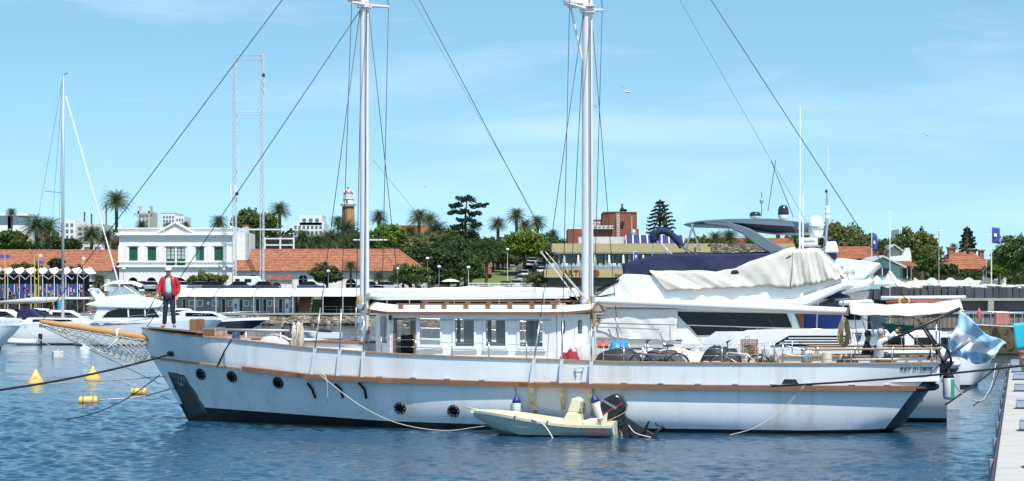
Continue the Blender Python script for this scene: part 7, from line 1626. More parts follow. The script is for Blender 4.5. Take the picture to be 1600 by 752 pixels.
for k in range(8):
    px = 979 + 11.3 * k; o = thing('solar_panel', ['first', 'second', 'third', 'fourth', 'fifth', 'sixth', 'seventh', 'eighth'][k] + ' blue solar panel from the left on the restaurant roof', 'solar panel', (rx(px + 5), RY + .5, rz_(381)), 0, 'solar panels on the restaurant roof')
    q = Matrix.Rotation(R(-48), 3, 'X'); qq = Matrix.Rotation(R(50), 3, 'X'); MB().box((0, .6, .72), (1.0, 1.75, .05), rot=qq).build('panel', m_sol, o)
    for x in (-.52, .52): MB().box((x, .6, .73), (.08, 1.78, .07), rot=qq).build('panel_frame', m_frame, o)
    MB().box((0, 1.1, .6), (.9, .06, 1.1)).build('stand', m_galv, o)
# blue banners
def banner(px, pt, pb, Y, label, pole_top, pole_bot, w=8):
    t = thing('banner', label, 'banner', (xpx(px, Y), Y, 0)); MB().tube([(0, 0, zpy(pole_bot, Y)), (0, 0, zpy(pole_top, Y))], .06, 6).build('pole', m_frame, t); g = []
    for i in range(9): v = i / 8; g.append([Vector((.06 + M2(w, Y) * u, .1 * math.sin(4 * u + 3 * v), zpy(pt + (pb - pt) * v + 1.2 * u, Y))) for u in [j / 5 for j in range(6)]])
    o = MB().grid(g).build('cloth', mat('banner_blue', (.03, .06, .33), .7, var=.25, scale=2), t, smooth=True); o.modifiers.new('s', 'SOLIDIFY').thickness = .02
    MB().box((M2(w * .5, Y), -.12, zpy((pt + pb) / 2, Y)), (M2(w * .35, Y), .03, M2(5, Y))).build('emblem', m_frame, o)
    MB().box((M2(2, Y), 0, zpy(pole_top, Y)), (M2(6, Y), .05, .06)).build('lamp_arm', m_frame, t)
banner(1362, 367, 391, 230, 'blue banner on a pole beyond the yacht', 363, 450); banner(1549, 355, 380, 190, 'blue flag on the tall white pole above the breakwater', 347, 468, 12); banner(990, 394, 408, 285, 'small blue banner in front of the restaurant', 393, 430, 7)
# ================================================================== right breakwater
m_cw = mat('breakwater_concrete', (.36, .34, .31), .9, var=.2, scale=.8, dirt=(.15, .14, .12), dirt_amt=.6, bump=.3, bscale=5); m_slab = mat('dark_slab', (.05, .055, .07), .85, var=.25, scale=1.0, bump=.4, bscale=3); m_rockw = mat('pale_rock', (.55, .53, .5), .9, var=.2, scale=1.2, bump=.5, bscale=3)
KY = 170.0; kx = lambda px: xpx(px, KY); kz = lambda py: zpy(py, KY)
bwk = thing('breakwater', 'stepped concrete breakwater wall at the right', 'wall', (0, KY, 0))
MB().box(((kx(1482) + kx(2100)) / 2, 3, (kz(466) + kz(470)) / 2), (kx(2100) - kx(1482), 6.5, kz(466) - kz(470))).build('cap_slab', m_cw, bwk); MB().box(((kx(1484) + kx(2100)) / 2, 3.4, (kz(470) + kz(487)) / 2), (kx(2100) - kx(1484), 5.5, kz(470) - kz(487))).build('upper_wall', mat('dark_concrete', (.14, .135, .13), .9, var=.3, scale=.7), bwk)
MB().box(((kx(1380) + kx(2100)) / 2, 2.6, (kz(487) - 1) / 2), (kx(2100) - kx(1380), 6.5, kz(487) + 1)).build('lower_wall', m_cw, bwk); MB().box(((kx(1380) + kx(2100)) / 2, -.75, kz(487) - .1), (kx(2100) - kx(1380), .5, .2)).build('ledge', m_cw, bwk)
for k in range(44): px = 1384 + 7.4 * k; MB().box((kx(px), -.76, (kz(490) + kz(513)) / 2), (M2(6.6, KY), .14, kz(490) - kz(513) + rq.uniform(-.1, .1))).build('timber_plank', mat('grey_timber', (.2, .16, .12), .9, var=.35, scale=2), bwk)
MB().box((kx(1547), -.2, kz(479)), (.5, .3, kz(470) - kz(487))).build('buttress', m_cw, bwk)
rq = random.Random(12); px = 1352.0; i = 0
slabs = thing('slab_barrier', 'row of dark grey upright stone slabs along the breakwater', 'barrier', (0, 176, 0))
while px < 1660:
    w = rq.uniform(8, 17); d = MB(); hgt = zpy(rq.uniform(447, 452), 176) - 3.6; xa, xb = xpx(px + .4, 176), xpx(px + w - .4, 176); t_ = [rq.uniform(-.1, .1) for _ in range(4)]
    d.prism([(xa, rq.uniform(-.2, .2), 3.6), (xb, rq.uniform(-.2, .2), 3.6), (xb + t_[0] * .4, t_[1], 3.6 + hgt + t_[2]), (xa + t_[3] * .4, t_[1], 3.6 + hgt + rq.uniform(-.12, .12))], (0, .9, 0)); d.build('stone_slab', m_slab if rq.random() > .12 else m_cw, slabs, bevel=.04); px += w; i += 1
for k in range(26):
    pxx = 1400 + 8.2 * k + rq.uniform(-3, 3); Y = 178.5 + rq.uniform(-1, 2); w = rq.uniform(.5, 1.3)
    MB().blob((xpx(pxx, Y), Y - 176, zpy(rq.uniform(447, 450), Y)), w, .7, rq.uniform(.12, .28), 8, 5, jit=.25, seed=k).build('pale_boulder', m_rockw, slabs)
d = MB(); d.grid([[Vector((xpx(p, Y), Y, 3.6 + .9 * sm((Y - 178) / 12) if Y < 200 else zg(xpx(p, 286), 286) * 0 + 4.5 - .2 * sm((Y - 200) / 85))) for p in range(1345, 2300, 60)] for Y in (173, 178, 184, 192, 205, 230, 260, 286)])
tag(d.build('headland', m_drygrass, None, smooth=True), 'dry grass ground behind the breakwater', kind='structure')
MB_ = thing('garden_wall', 'low white scalloped garden wall in front of the orange roofed house', 'wall', (0, 215, 0)); xa, xb = xpx(1428, 215), xpx(1572, 215)
pts = []; n = 120
for i in range(n + 1):
    u = i / n; bump_ = max(0, math.cos(u * 2 * math.pi * 5.0)); pts.append(Vector((xa + (xb - xa) * u, 0, zpy(440 - 4 * bump_ - 2, 215))))
MB().prism([Vector((xb, 0, 3.8)), Vector((xa, 0, 3.8))] + pts, (0, .4, 0)).build('wall', m_wall, MB_)
def gable_house(label, px0, px1, py_eave, py_ridge, Y, wallm, roofm, base, dep=7.0, wins=(), chim=(), hip=.0, gable=False, name='house'):
    t = thing(name, label, 'house', (0, Y, 0)); X = lambda p: xpx(p, Y); Z = lambda q: zpy(q, Y); ze, zr = Z(py_eave), Z(py_ridge)
    MB().box(((X(px0) + X(px1)) / 2, dep / 2, (base + ze) / 2), (X(px1) - X(px0) - .5, dep - .6, ze - base)).build('wall', wallm, t)
    if gable:   # gable faces the camera
        cx = (X(px0) + X(px1)) / 2; MB().prism([(X(px0) + .25, .25, ze), (X(px1) - .25, .25, ze), (cx, .25, zr - .1)], (0, dep - .5, 0)).build('gable', wallm, t)
        for s_, xe in ((-1, X(px0) - .3), (1, X(px1) + .3)): MB().prism([(xe, -.4, ze - .15), (cx, -.4, zr), (cx, -.4, zr + .2), (xe, -.4, ze + .05)], (0, dep + .8, 0)).build('roof', roofm, t)
    else:
        h_ = (X(px1) - X(px0)) * hip; el, er = (X(px0) - .3, -.4, ze), (X(px1) + .3, -.4, ze); rl, rr_ = (X(px0) + h_, dep / 2, zr), (X(px1) - h_, dep / 2, zr)
        tiled_roof(t, el, er, rl, rr_, courses=9, mt=roofm); tiled_roof(t, (er[0], dep + .4, ze), (el[0], dep + .4, ze), rr_, rl, courses=4, mt=roofm)
        for e, r_, nm in ((el, rl, 0), (er, rr_, 1)): MB().add([Vector(e), Vector((e[0], dep + .4, ze)), Vector(r_)], [(0, 1, 2)]).build('hip_face' if hip > .05 else 'gable_face', roofm if hip > .05 else wallm, t)
    for a, b, q0, q1 in wins: w = MB().box(((X(a) + X(b)) / 2, .25, (Z(q0) + Z(q1)) / 2), (X(b) - X(a), .12, abs(Z(q0) - Z(q1)))).build('window', m_dark2, t); MB().box(((X(a) + X(b)) / 2, .17, (Z(q0) + Z(q1)) / 2), (.08, .06, abs(Z(q0) - Z(q1)))).build('window_bar', m_frame, w)
    for c_, q0, q1, wp, mm_ in chim:
        o = MB().box((X(c_), dep / 2 - .5, (Z(q0) + Z(q1)) / 2), (M2(wp, Y), .8, Z(q0) - Z(q1))).build('chimney', mm_, t); MB().box((X(c_), dep / 2 - .5, Z(q0) + .08), (M2(wp, Y) + .25, 1.05, .16)).build('chimney_cap', mm_, o)
    return t
m_orange = m_tile; m_teal = mat('teal_gable', (.24, .40, .44), .7, var=.06); m_terr = MAT['terracotta']
gable_house('orange tiled house with chimneys at the right behind the garden wall', 1484, 1548, 421, 393, 225, m_brick, m_tile, 4.0, 9, [(1494, 1504, 421, 432), (1530, 1538, 421, 432)], [(1497, 387, 397, 8, m_brick), (1546, 391, 412, 7, m_brick), (1528, 389, 400, 5, m_brick)], .22)
oh = gable_house('grey gabled annex at the right end of the orange tiled house', 1533, 1568, 421, 407, 224, mat('grey_gable', (.36, .39, .44), .8, var=.08), m_tile, 4.0, 6, [(1539, 1544, 422, 432), (1556, 1561, 422, 432)], gable=True)
gable_house('teal gabled waterfront house beside the yacht', 1346, 1411, 417, 402, 205, m_teal, mat('grey_roof', (.42, .46, .48), .7), 4.0, 8, [(1352, 1360, 420, 429), (1366, 1392, 420, 430)], gable=True)
gable_house('house with small orange roof right of the teal gable', 1392, 1428, 416, 409, 212, mat('grey_green_wall', (.25, .28, .28), .8), m_tile, 4.0, 5, [(1412, 1424, 419, 435)])
gable_house('long orange roof behind the second yacht', 1306, 1372, 405, 384, 240, m_brick, m_tile, 4.0, 8); gable_house('pale blue gable house behind the teal house', 1384, 1410, 394, 384, 245, mat('pale_blue_wall', (.5, .56, .6), .8), MAT['grey_roof'], 4.0, 5, gable=True)
t = thing('white_chimney_wall', 'white stepped wall with tapered chimney behind the teal house', 'wall', (0, 222, 0)); X = lambda p: xpx(p, 222); Z = lambda q: zpy(q, 222)
MB().prism([(X(1390), 0, 4), (X(1424), 0, 4), (X(1424), 0, Z(401)), (X(1422), 0, Z(390)), (X(1414), 0, Z(390)), (X(1411), 0, Z(399)), (X(1390), 0, Z(401))], (0, 1.0, 0)).build('wall', m_wall, t); MB().box((X(1418), .5, Z(389)), (M2(6, 222), 1.05, .2)).build('cap', m_wall, t)
t = thing('sail_tents', 'pointed white tent roofs in front of the teal house', 'tent', (0, 198, 0)); X = lambda p: xpx(p, 198); Z = lambda q: zpy(q, 198)
for a, b, c, top in ((1362, 1390, 1376, 430), (1386, 1414, 1396, 421), (1352, 1372, 1360, 426)):
    d = MB(); ap = Vector((X(c), 2, Z(top))); base_ = [Vector((X(a), 0, Z(444))), Vector((X(b), 0, Z(444))), Vector((X(b), 4, Z(443))), Vector((X(a), 4, Z(443)))]
    for i in range(4): p0, p1 = base_[i], base_[(i + 1) % 4]; d.grid([[p0.lerp(p1, u) for u in (0, .5, 1)], [p0.lerp(p1, u).lerp(ap, .55) - Vector((0, 0, .25)) for u in (0, .5, 1)], [ap, ap, ap]])
    d.build('canopy', m_sail, t, smooth=True)
def parasol(px, py, wpx, Y, label, base):
    t = thing('parasol', label, 'parasol', (xpx(px, Y), Y, base), 0, 'open parasols'); z = zpy(py, Y) - base; r = M2(wpx / 2, Y); o = MB().lathe([(r, z - r * .28), (r * .98, z - r * .26), (r * .5, z - r * .08), (.03, z + .02)], (0, 0, 0), 8).build('canopy', m_sail, t); MB().tube([(0, 0, 0), (0, 0, z)], .04, 6).build('pole', m_frame, t)
parasol(704, 436, 30, 292, 'open white parasol above the quay cafe roof', TZ); parasol(1428, 439, 36, 190, 'open white parasol in front of the slab barrier', 4); parasol(1408, 441, 26, 192, 'open white parasol beside the tents', 4)
# ================================================================== distant buildings
def block(label, parts, Y, name='distant_building'):
    t = thing(name, label, 'building', (0, Y, 0)); X = lambda p: xpx(p, Y); Z = lambda q: zpy(q, Y)
    for (a, b, q0, q1, m, dep, nw, ns) in parts:
        MB().box(((X(a) + X(b)) / 2, dep / 2, (Z(q0) + Z(q1)) / 2), (X(b) - X(a), dep, Z(q0) - Z(q1))).build('block', m, t)
        for r_ in range(ns):
            for k in range(nw):
                ww = (X(b) - X(a)) / (nw + .5); hh = (Z(q0) - Z(q1)) / (ns + .6)
                o = MB().box((X(a) + ww * (k + .75), -.06, Z(q0) - hh * (r_ + .8)), (ww * .55, .14, hh * .5)).build('window', m_bluegl, t)
    return t
m_wfar = mat('far_white', (.70, .71, .72), .8, var=.05, scale=.3); m_cfar = mat('far_cream', (.55, .52, .48), .8, var=.08, scale=.3)
block('modern white building with glass bands at the far left', [(-40, 44, 334, 337, m_wfar, 12, 0, 0), (-40, 30, 337, 352, m_bluegl, 10, 0, 0), (12, 20, 337, 358, m_wfar, 10, 0, 0), (-40, 44, 352, 380, m_wfar, 11, 0, 0)], 430); block('white houses behind the left palms', [(92, 118, 344, 378, m_wfar, 12, 3, 3), (118, 160, 350, 380, m_cfar, 12, 4, 3)], 440); block('low white house above the left terracotta roof', [(108, 165, 381, 395, m_wfar, 8, 3, 1)], 340)
pt = block('cream tower block with two finials behind the classical building', [(215, 234, 330, 360, m_cfar, 10, 3, 3), (214, 217.5, 322, 334, m_cfar, 3, 0, 0), (231.5, 235, 322, 334, m_cfar, 3, 0, 0)], 460)
text_mesh('lettering', 'PHAROS', 1.3, m_shed, pt, (xpx(225, 460), -.3, zpy(336.5, 460)), (R(90), 0, 0))
block('white apartment block with balconies behind the pediment', [(253, 274, 334, 362, m_wfar, 10, 4, 4), (274, 288, 338, 362, m_wfar, 10, 3, 3), (252, 275, 333, 334.2, m_terr, 10.4, 0, 0)], 470)
block('stepped white building left of the lighthouse', [(468, 503, 336, 352, m_wfar, 10, 3, 1), (457, 506, 348, 370, m_wfar, 12, 7, 2)], 440); block('white block behind the olive tree at the right', [(1422, 1450, 366, 400, m_wfar, 9, 3, 2), (1405, 1425, 358, 380, m_wfar, 9, 2, 2)], 420)
gable_house('red roofed house among the palms right of the foremast', 600, 668, 364, 351, 400, m_wfar, m_tile, 6, 9); gable_house('orange roof low behind the hardtop of the yacht', 1075, 1240, 384, 371, 340, m_wfar, m_tile, 5, 9); gable_house('small terracotta roofed house right of the lawn', 740, 766, 428, 418, 330, m_brick, m_tile, 5.5, 6); gable_house('brick red house at the top of the lawn', 762, 792, 424, 412, 352, m_brick, m_brick, 7, 6); gable_house('small orange roof above the left white wall', 168, 187, 384, 375, 345, m_wfar, m_tile, 5, 6)
block('stone wall and yellow block seen below the hardtop', [(1088, 1110, 386, 400, m_beige, 4, 0, 0), (1110, 1200, 381, 402, m_stone, 4, 0, 0)], 290, 'stone_terrace')
for px, yt_, w in ((132, 331, 3), (143, 334, 3), (166, 318, 2.5)): tag(MB().lathe([(M2(w / 2, 450), zg(xpx(px, 450), 450)), (M2(w / 2.3, 450), zpy(yt_, 450))], (xpx(px, 450), 450, 0), 10).build('chimney_stack', mat('dark_stack', (.1, .07, .07), .8), None), {132: 'left of two short brown chimney stacks by the left palms', 143: 'right of two short brown chimney stacks by the left palms', 166: 'thin chimney stack left of the tall palm'}[px], 'chimney')
t = thing('pergola', 'white steel pergola frame above the terracotta roof', 'pergola', (0, 312, 0)); X = lambda p: xpx(p, 312); Z = lambda q: zpy(q, 312)
for px in (414, 438, 459): MB().box((X(px), 0, Z(381)), (.25, .25, Z(372) - Z(392))).build('post', m_frame, t)
for q in (373, 383): MB().box((X(436), 0, Z(q)), (X(460) - X(412), .2, .22)).build('rail', m_frame, t)
MB().box((X(432), 1.5, Z(381)), (X(452) - X(420), .2, Z(374) - Z(391))).build('panel', m_dark2, t); MB().box((X(410), -2, Z(359.5)), (X(452) - X(365), .2, .22)).build('cross_beam', m_frame, t); MB().box((X(580), -2, Z(375.5)), (X(628) - X(575), .2, .2)).build('cross_beam', m_frame, t)
# ================================================================== restaurant tents at the left
RT = 283.0; lx = lambda px: xpx(px, RT); lzz = lambda py: zpy(py, RT)
tt = thing('tent_pavilion', 'row of white scalloped tents over blue market stalls at the left', 'tent', (0, RT, 0)); m_blue = mat('stall_blue', (.015, .05, .19), .7, var=.3, scale=2)
for k in range(-2, 8):
    xc = lx(9 + 18 * k); hw = (lx(18) - lx(0)) / 2; d = MB(); ap = [Vector((xc, -2.0, lzz(421))), Vector((xc, 3, lzz(417)))]
    for s_ in (-1, 1): d.grid([[Vector((xc + s_ * hw, -2.2, lzz(429))), Vector((xc + s_ * hw, 3, lzz(427)))], [Vector((xc + s_ * hw * .5, -2.2, lzz(426.5))), Vector((xc + s_ * hw * .5, 3, lzz(422)))], ap])
    d.build('tent_roof', m_sail, tt, smooth=True)
    MB().tube([(xc - hw, -2.1, QZ), (xc - hw, -2.1, lzz(429))], .05, 5).build('pole', m_frame, tt); MB().tube([(xc - hw, -2.1, lzz(429)), (xc, -2.0, lzz(437))], .04, 4).build('brace', m_frame, tt); MB().tube([(xc + hw, -2.1, lzz(429)), (xc, -2.0, lzz(437))], .04, 4).build('brace', m_frame, tt)
MB().box(((lx(-40) + lx(132)) / 2, 3.2, (QZ + lzz(428)) / 2), (lx(132) - lx(-40), .2, lzz(428) - QZ)).build('back_wall', m_dark2, tt)
MB().box(((lx(-40) + lx(135)) / 2, -1.6, (lzz(444) + lzz(466)) / 2), (lx(135) - lx(-40), .1, lzz(444) - lzz(466))).build('blue_screen', m_blue, tt); MB().box(((lx(60) + lx(150)) / 2, -3.2, lzz(466)), (lx(150) - lx(60), 2.4, .3)).build('white_counter_roof', m_sail, tt)
rq = random.Random(21); cols = [mat('goods_red', (.25, .06, .07), .7), mat('goods_yellow', (.4, .32, .16), .7), mat('goods_teal', (.05, .3, .4), .7), mat('goods_skin', (.35, .24, .18), .7), mat('goods_orange', (.35, .18, .1), .7), MAT['dark_opening']]
for k in range(60): MB().box((lx(rq.uniform(0, 133)), -1.72, lzz(rq.uniform(446, 464))), (rq.uniform(.15, .35), .1, rq.uniform(.2, .7))).build('goods', rq.choice(cols), tt)
for k in range(16): MB().box((lx(2 + 8.4 * k), -1.7, (lzz(444) + lzz(466)) / 2), (.08, .08, lzz(444) - lzz(466))).build('screen_post', m_frame if k % 2 else m_blue, tt)
t = thing('blue_kiosk', 'bright blue cylindrical kiosk below the tents', 'kiosk', (lx(107), RT - 5, QZ)); MB().lathe([(.42, 0), (.42, 2.2), (.36, 2.35), (0, 2.4)], (0, 0, 0), 14).build('body', mat('kiosk_blue', (.03, .28, .5), .5), t, smooth=True, sharp=40); MB().lathe([(.44, 1.9), (.46, 2.0), (.44, 2.1)], (0, 0, 0), 14).build('band', m_frame, t)
for k, px in enumerate((6, 15, 61, 67)):
    t = thing('flag_pole', ['first', 'second', 'third', 'fourth'][k] + ' yellow flag pole from the left in front of the tents', 'pole', (lx(px), RT - 2.6, QZ), 0, 'yellow flag poles'); MB().tube([(0, 0, 0), (0, 0, lzz(396 if k < 2 else 405) - QZ)], .07, 6).build('pole', mat('pole_yellow', (.6, .42, .05), .6), t); MB().prism([(0, 0, lzz(398 if k < 2 else 407) - QZ), (.8, .1, lzz(400 if k < 2 else 409) - QZ), (.7, .05, lzz(404 if k < 2 else 413) - QZ), (0, 0, lzz(405 if k < 2 else 413) - QZ)], (0, .03, 0)).build('pennant', mat('pennant_blue', (.06, .08, .35), .7), t)
# ================================================================== cars
def car_proto():
    t = thing('parked_car', '', 'car'); body = MB(); pr_ = [(-2.05, .3), (2.05, .3), (2.1, .62), (1.95, .82), (1.0, .92), (-1.75, .95), (-2.1, .85)]; body.prism([(x, -.82, z) for x, z in pr_], (0, 1.64, 0)); body.build('body', m_white, t, bevel=.08)
    MB().prism([(-1.7, -.74, .93), (1.0, -.74, .9), (.45, -.64, 1.42), (-1.15, -.64, 1.45)], (0, 1.48, 0)).build('cabin', m_dglass, t, bevel=.06); MB().prism([(-1.15, -.62, 1.44), (.42, -.62, 1.42), (.3, -.6, 1.48), (-1.0, -.6, 1.5)], (0, 1.24, 0)).build('roof', m_white, t, bevel=.02)
    for x in (-1.3, 1.3):
        for y in (-.78, .78): w = MB().lathe([(.0, -.1), (.3, -.1), (.32, -.06), (.32, .06), (.3, .1), (0, .1)], (x, y, .32), 14, Matrix.Rotation(R(90), 3, 'X')).build('wheel', m_rubber, t, smooth=True, sharp=40); MB().lathe([(0, -.115), (.18, -.115), (.18, .115), (0, .115)], (x, y, .32), 10, Matrix.Rotation(R(90), 3, 'X')).build('rim', m_galv, w)
    for y in (-.6, .6): MB().box((2.06, y, .68), (.06, .3, .12)).build('headlight', m_frame, t); MB().box((-2.08, y, .75), (.05, .25, .15)).build('tail_light', mat('tail_red', (.35, .02, .02), .4), t)
    return t
cpro = car_proto(); first = True
def place_car(x, y, z, rz, colm, label, slope=0.0, sc=1.0):
    global first
    c = cpro if first else copy_tree(cpro); first = False
    c.location = (x, y, z); c.rotation_euler = (0, slope, rz); c['label'] = label; c['group'] = 'cars parked by the harbour'; c.scale = (sc,) * 3
    for ch in c.children:
        if ch.name.startswith(('body', 'roof')): ch.data = ch.data.copy(); ch.data.materials.clear(); ch.data.materials.append(colm)
CC = [mat('car_' + n, c, .3, var=.03, coat=.5) for n, c in (('white', (.7, .7, .7)), ('silver', (.4, .42, .44)), ('black', (.02, .02, .025)), ('navy', (.03, .05, .12)), ('red', (.3, .02, .03)), ('grey', (.16, .17, .18)))]
cl_ = ['white', 'silver', 'black', 'navy', 'red', 'grey']
for k, (px, ci, rz) in enumerate(((148, 0, 90), (202, 3, 80), (222, 2, 95), (238, 1, 90), (286, 0, 20), (315, 5, 0), (338, 2, 5), (378, 3, 0), (416, 2, 0), (486, 3, 5), (580, 3, 0), (606, 1, 0))):
    Y = 289.5; place_car(xpx(px, Y), Y, TZ + .03, R(rz), CC[ci], '%s parked car behind the shed roofs, number %s from the left' % (cl_[ci], ['one', 'two', 'three', 'four', 'five', 'six', 'seven', 'eight', 'nine', 'ten', 'eleven', 'twelve'][k]))
for k, (px, Y, ci) in enumerate(((806, 313, 0), (813, 321, 1), (819, 329, 0), (824, 337, 2), (828, 346, 0), (831, 356, 1), (838, 318, 5), (842, 326, 4), (844, 335, 0), (845, 345, 1), (790, 311, 2))):
    X_ = xpx(px, Y); place_car(X_, Y, zg(X_, Y) + .06, R(97), CC[ci], '%s car on the hillside street, %s in line from the bottom' % (cl_[ci], ['first', 'second', 'third', 'fourth', 'fifth', 'sixth', 'seventh', 'eighth', 'ninth', 'tenth', 'eleventh'][k]))
cv = thing('camper_van', 'white camper van parked before the terracotta building', 'van', (xpx(392, 292), 292, TZ)); MB().prism([(-2.6, -1, .4), (2.4, -1, .4), (2.5, -1, 1.0), (1.7, -1, 1.5), (1.2, -1, 2.3), (-2.6, -1, 2.3)], (0, 2, 0)).build('body', m_white, cv, bevel=.1); MB().box((-.3, -1.02, 1.65), (1.0, .04, .5)).build('window', m_dglass, cv); MB().box((-1.9, -1.02, 1.65), (.7, .04, .5)).build('window', m_dglass, cv)
for x in (-1.6, 1.5): MB().lathe([(0, -1.02), (.36, -1.02), (.36, 1.02), (0, 1.02)], (x, 0, .36), 14, Matrix.Rotation(R(90), 3, 'X')).build('wheels', m_rubber, cv)
# lamp posts
for k, (px, pt_, Y, lab) in enumerate(((63, 400, 284, 'left of the tents'), (131, 404, 284, 'right end of the tents'), (193, 420, 298, 'left corner of the classical building'), (350, 421, 298, 'right side of the classical building'), (513, 424, 290, 'in front of the round green tree'), (621, 420, 290, 'right of the foremast'), (668, 404, 296, 'at the end of the terracotta roof'), (732, 418, 292, 'left of the lawn'), (686, 417, 292, 'above the cafe roof'), (793, 390, 315, 'beside the hillside street'), (1467, 361, 200, 'tall one above the dry grass'), (1541, 368, 215, 'beside the orange roofed house'))):
    b0 = QZ if Y < 285 else (4.3 if px > 1300 else zg(xpx(px, Y), Y)); b0 = .0 if Y == 150 else b0
    t = thing('lamp_post', 'slender pale lamp post, ' + lab, 'lamp post', (xpx(px, Y), Y, b0), 0, 'lamp posts'); hh = zpy(pt_, Y) - b0; MB().tube([(0, 0, 0), (0, 0, hh)], [.06, .035], 6).build('post', m_frame if k % 2 else m_galv, t); MB().blob((0, 0, hh), .3, .3, .22, 10, 6).build('lamp', m_frame, t, smooth=True) if px < 1300 else MB().tube([(0, 0, hh), (.5, 0, hh + .1)], .04, 5).build('lamp_arm', m_galv, t)
t = thing('white_railing', 'white railing along the foot of the lawn', 'railing', (0, 306, 0))
for q in (443, 446, 449): MB().tube([(xpx(732, 306), 0, zpy(q, 306)), (xpx(860, 306), 0, zpy(q, 306))], .06, 5).build('rail', m_frame, t)
for k in range(9): MB().tube([(xpx(732 + 16 * k, 306), 0, TZ - .5), (xpx(732 + 16 * k, 306), 0, zpy(443, 306))], .07, 5).build('post', m_frame, t)
# ================================================================== vegetation
def quad_cloud(name, cent, sizes, normals_bias, m, parent, seed=0, aspect=1.6):
    """leaf-sized quads at the given centres"""
    rs = np.random.RandomState(seed); n = len(cent); a = rs.randn(n, 3); a /= np.linalg.norm(a, axis=1, keepdims=True); b = rs.randn(n, 3); b[:, 2] += normals_bias
    b -= a * (a * b).sum(1, keepdims=True); b /= np.linalg.norm(b, axis=1, keepdims=True); c = np.cross(a, b); s = np.asarray(sizes)[:, None]
    v = np.stack([cent - a * s * aspect * .5, cent + c * s * .5, cent + a * s * aspect * .5, cent - c * s * .5], 1).reshape(-1, 3)
    me = bpy.data.meshes.new(name); me.vertices.add(4 * n); me.vertices.foreach_set('co', v.ravel()); me.loops.add(4 * n); me.loops.foreach_set('vertex_index', np.arange(4 * n, dtype=np.int32)); me.polygons.add(n); me.polygons.foreach_set('loop_start', np.arange(0, 4 * n, 4, dtype=np.int32)); me.polygons.foreach_set('loop_total', np.full(n, 4, dtype=np.int32)); me.update(calc_edges=True); me.materials.append(m)
    o = bpy.data.objects.new(name, me); COL.objects.link(o); o.parent = parent; return o
def leafmat(name, col, var=.45, sc=.6):
    if name in MAT: return MAT[name]
    m = mat(name, col, .6, var=var, scale=sc, spec=.3); nt = m.node_tree; b = nt.nodes['Principled BSDF']; tr = nt.nodes.new('ShaderNodeBsdfTranslucent'); mx = nt.nodes.new('ShaderNodeMixShader'); mx.inputs['Fac'].default_value = .25; tr.inputs['Color'].default_value = (col[0] * 1.6, col[1] * 1.7, col[2] * .9, 1); out = nt.nodes['Material Output']
    nt.links.new(b.outputs['BSDF'], mx.inputs[1]); nt.links.new(tr.outputs['BSDF'], mx.inputs[2]); nt.links.new(mx.outputs['Shader'], out.inputs['Surface']); return m
L_dark = leafmat('leaf_dark', (.04, .066, .022)); L_mid = leafmat('leaf_mid', (.08, .12, .034)); L_bright = leafmat('leaf_bright', (.14, .20, .034)); L_olive = leafmat('leaf_olive', (.13, .145, .05)); L_conif = leafmat('leaf_conifer', (.03, .058, .03)); L_palm = leafmat('leaf_palm', (.062, .092, .034), .4, .5); L_palmdry = leafmat('leaf_palm_dry', (.24, .17, .08))
m_bark = mat('bark', (.10, .075, .055), .95, var=.35, scale=4, bump=.6, bscale=10); m_palmbark = mat('palm_bark', (.09, .07, .05), .95, var=.4, scale=3, bump=.8, bscale=6)
def tree(px, ptop, pbot, wpx, Y, m, label, seed, shape='round', base=None, dens=1.0, name='tree'):
    """broadleaf: trunk, limbs, crown of leaf clumps; ptop/pbot photo rows of the crown's top and bottom"""
    X = xpx(px, Y); zb = zg(X, Y) if base is None else base; zt, zl = zpy(ptop, Y), zpy(pbot, Y); W_ = M2(wpx, Y) / 2; rs = np.random.RandomState(seed); rr = random.Random(seed)
    t = thing(name, label, 'tree' if name != 'shrub' else 'shrub', (X, Y, zb)); zc, hh = (zt + zl) / 2 - zb, (zt - zl) / 2
    nc = int(max(14, 34 * dens * (W_ * W_ * hh) ** .45)); cl = []
    for _ in range(nc):
        d = rs.randn(3); d /= np.linalg.norm(d); r = .50 + .46 * rs.rand()
        if d[2] < -.3: d[2] *= .5
        k = np.array([W_ * d[0], W_ * .85 * d[1], hh * d[2]]) * r * (1 + .16 * math.sin(3 * math.atan2(d[1], d[0]) + seed)); cl.append(k)
    cl = np.array(cl); cent = []; sizes = []; lsz = max(.22, min(.5, W_ * .1))
    for k in cl:
        rc = (.20 + .16 * rs.rand()) * min(W_, hh * 1.3); n = int(46 * dens); q = rs.randn(n, 3); q /= np.linalg.norm(q, axis=1, keepdims=True); q *= (rs.rand(n, 1) ** .4) * rc; q[:, 2] *= .75; cent.append(q + k + np.array([0, 0, zc])); sizes.append(lsz * (.6 + .7 * rs.rand(n)))
    quad_cloud('crown', np.concatenate(cent), np.concatenate(sizes), .6, m, t, seed)
    tr = MB(); rt = max(.12, W_ * .07); tr.tube([(0, 0, -.3), (.05 * W_, 0, zc * .45), (0, 0, zc)], [rt * 1.3, rt, rt * .5], 8)
    tro = tr.build('trunk', m_bark, t, smooth=True)
    for k in rr.sample(range(len(cl)), min(7, len(cl))): e = Vector(cl[k]) + Vector((0, 0, zc)); MB().tube([(0, 0, max(.2, zc - hh * .8)), Vector((0, 0, zc - hh * .4)).lerp(e, .5), e], [rt * .5, rt * .35, rt * .12], 5).build('limb', m_bark, tro)
    return t
PALM = []
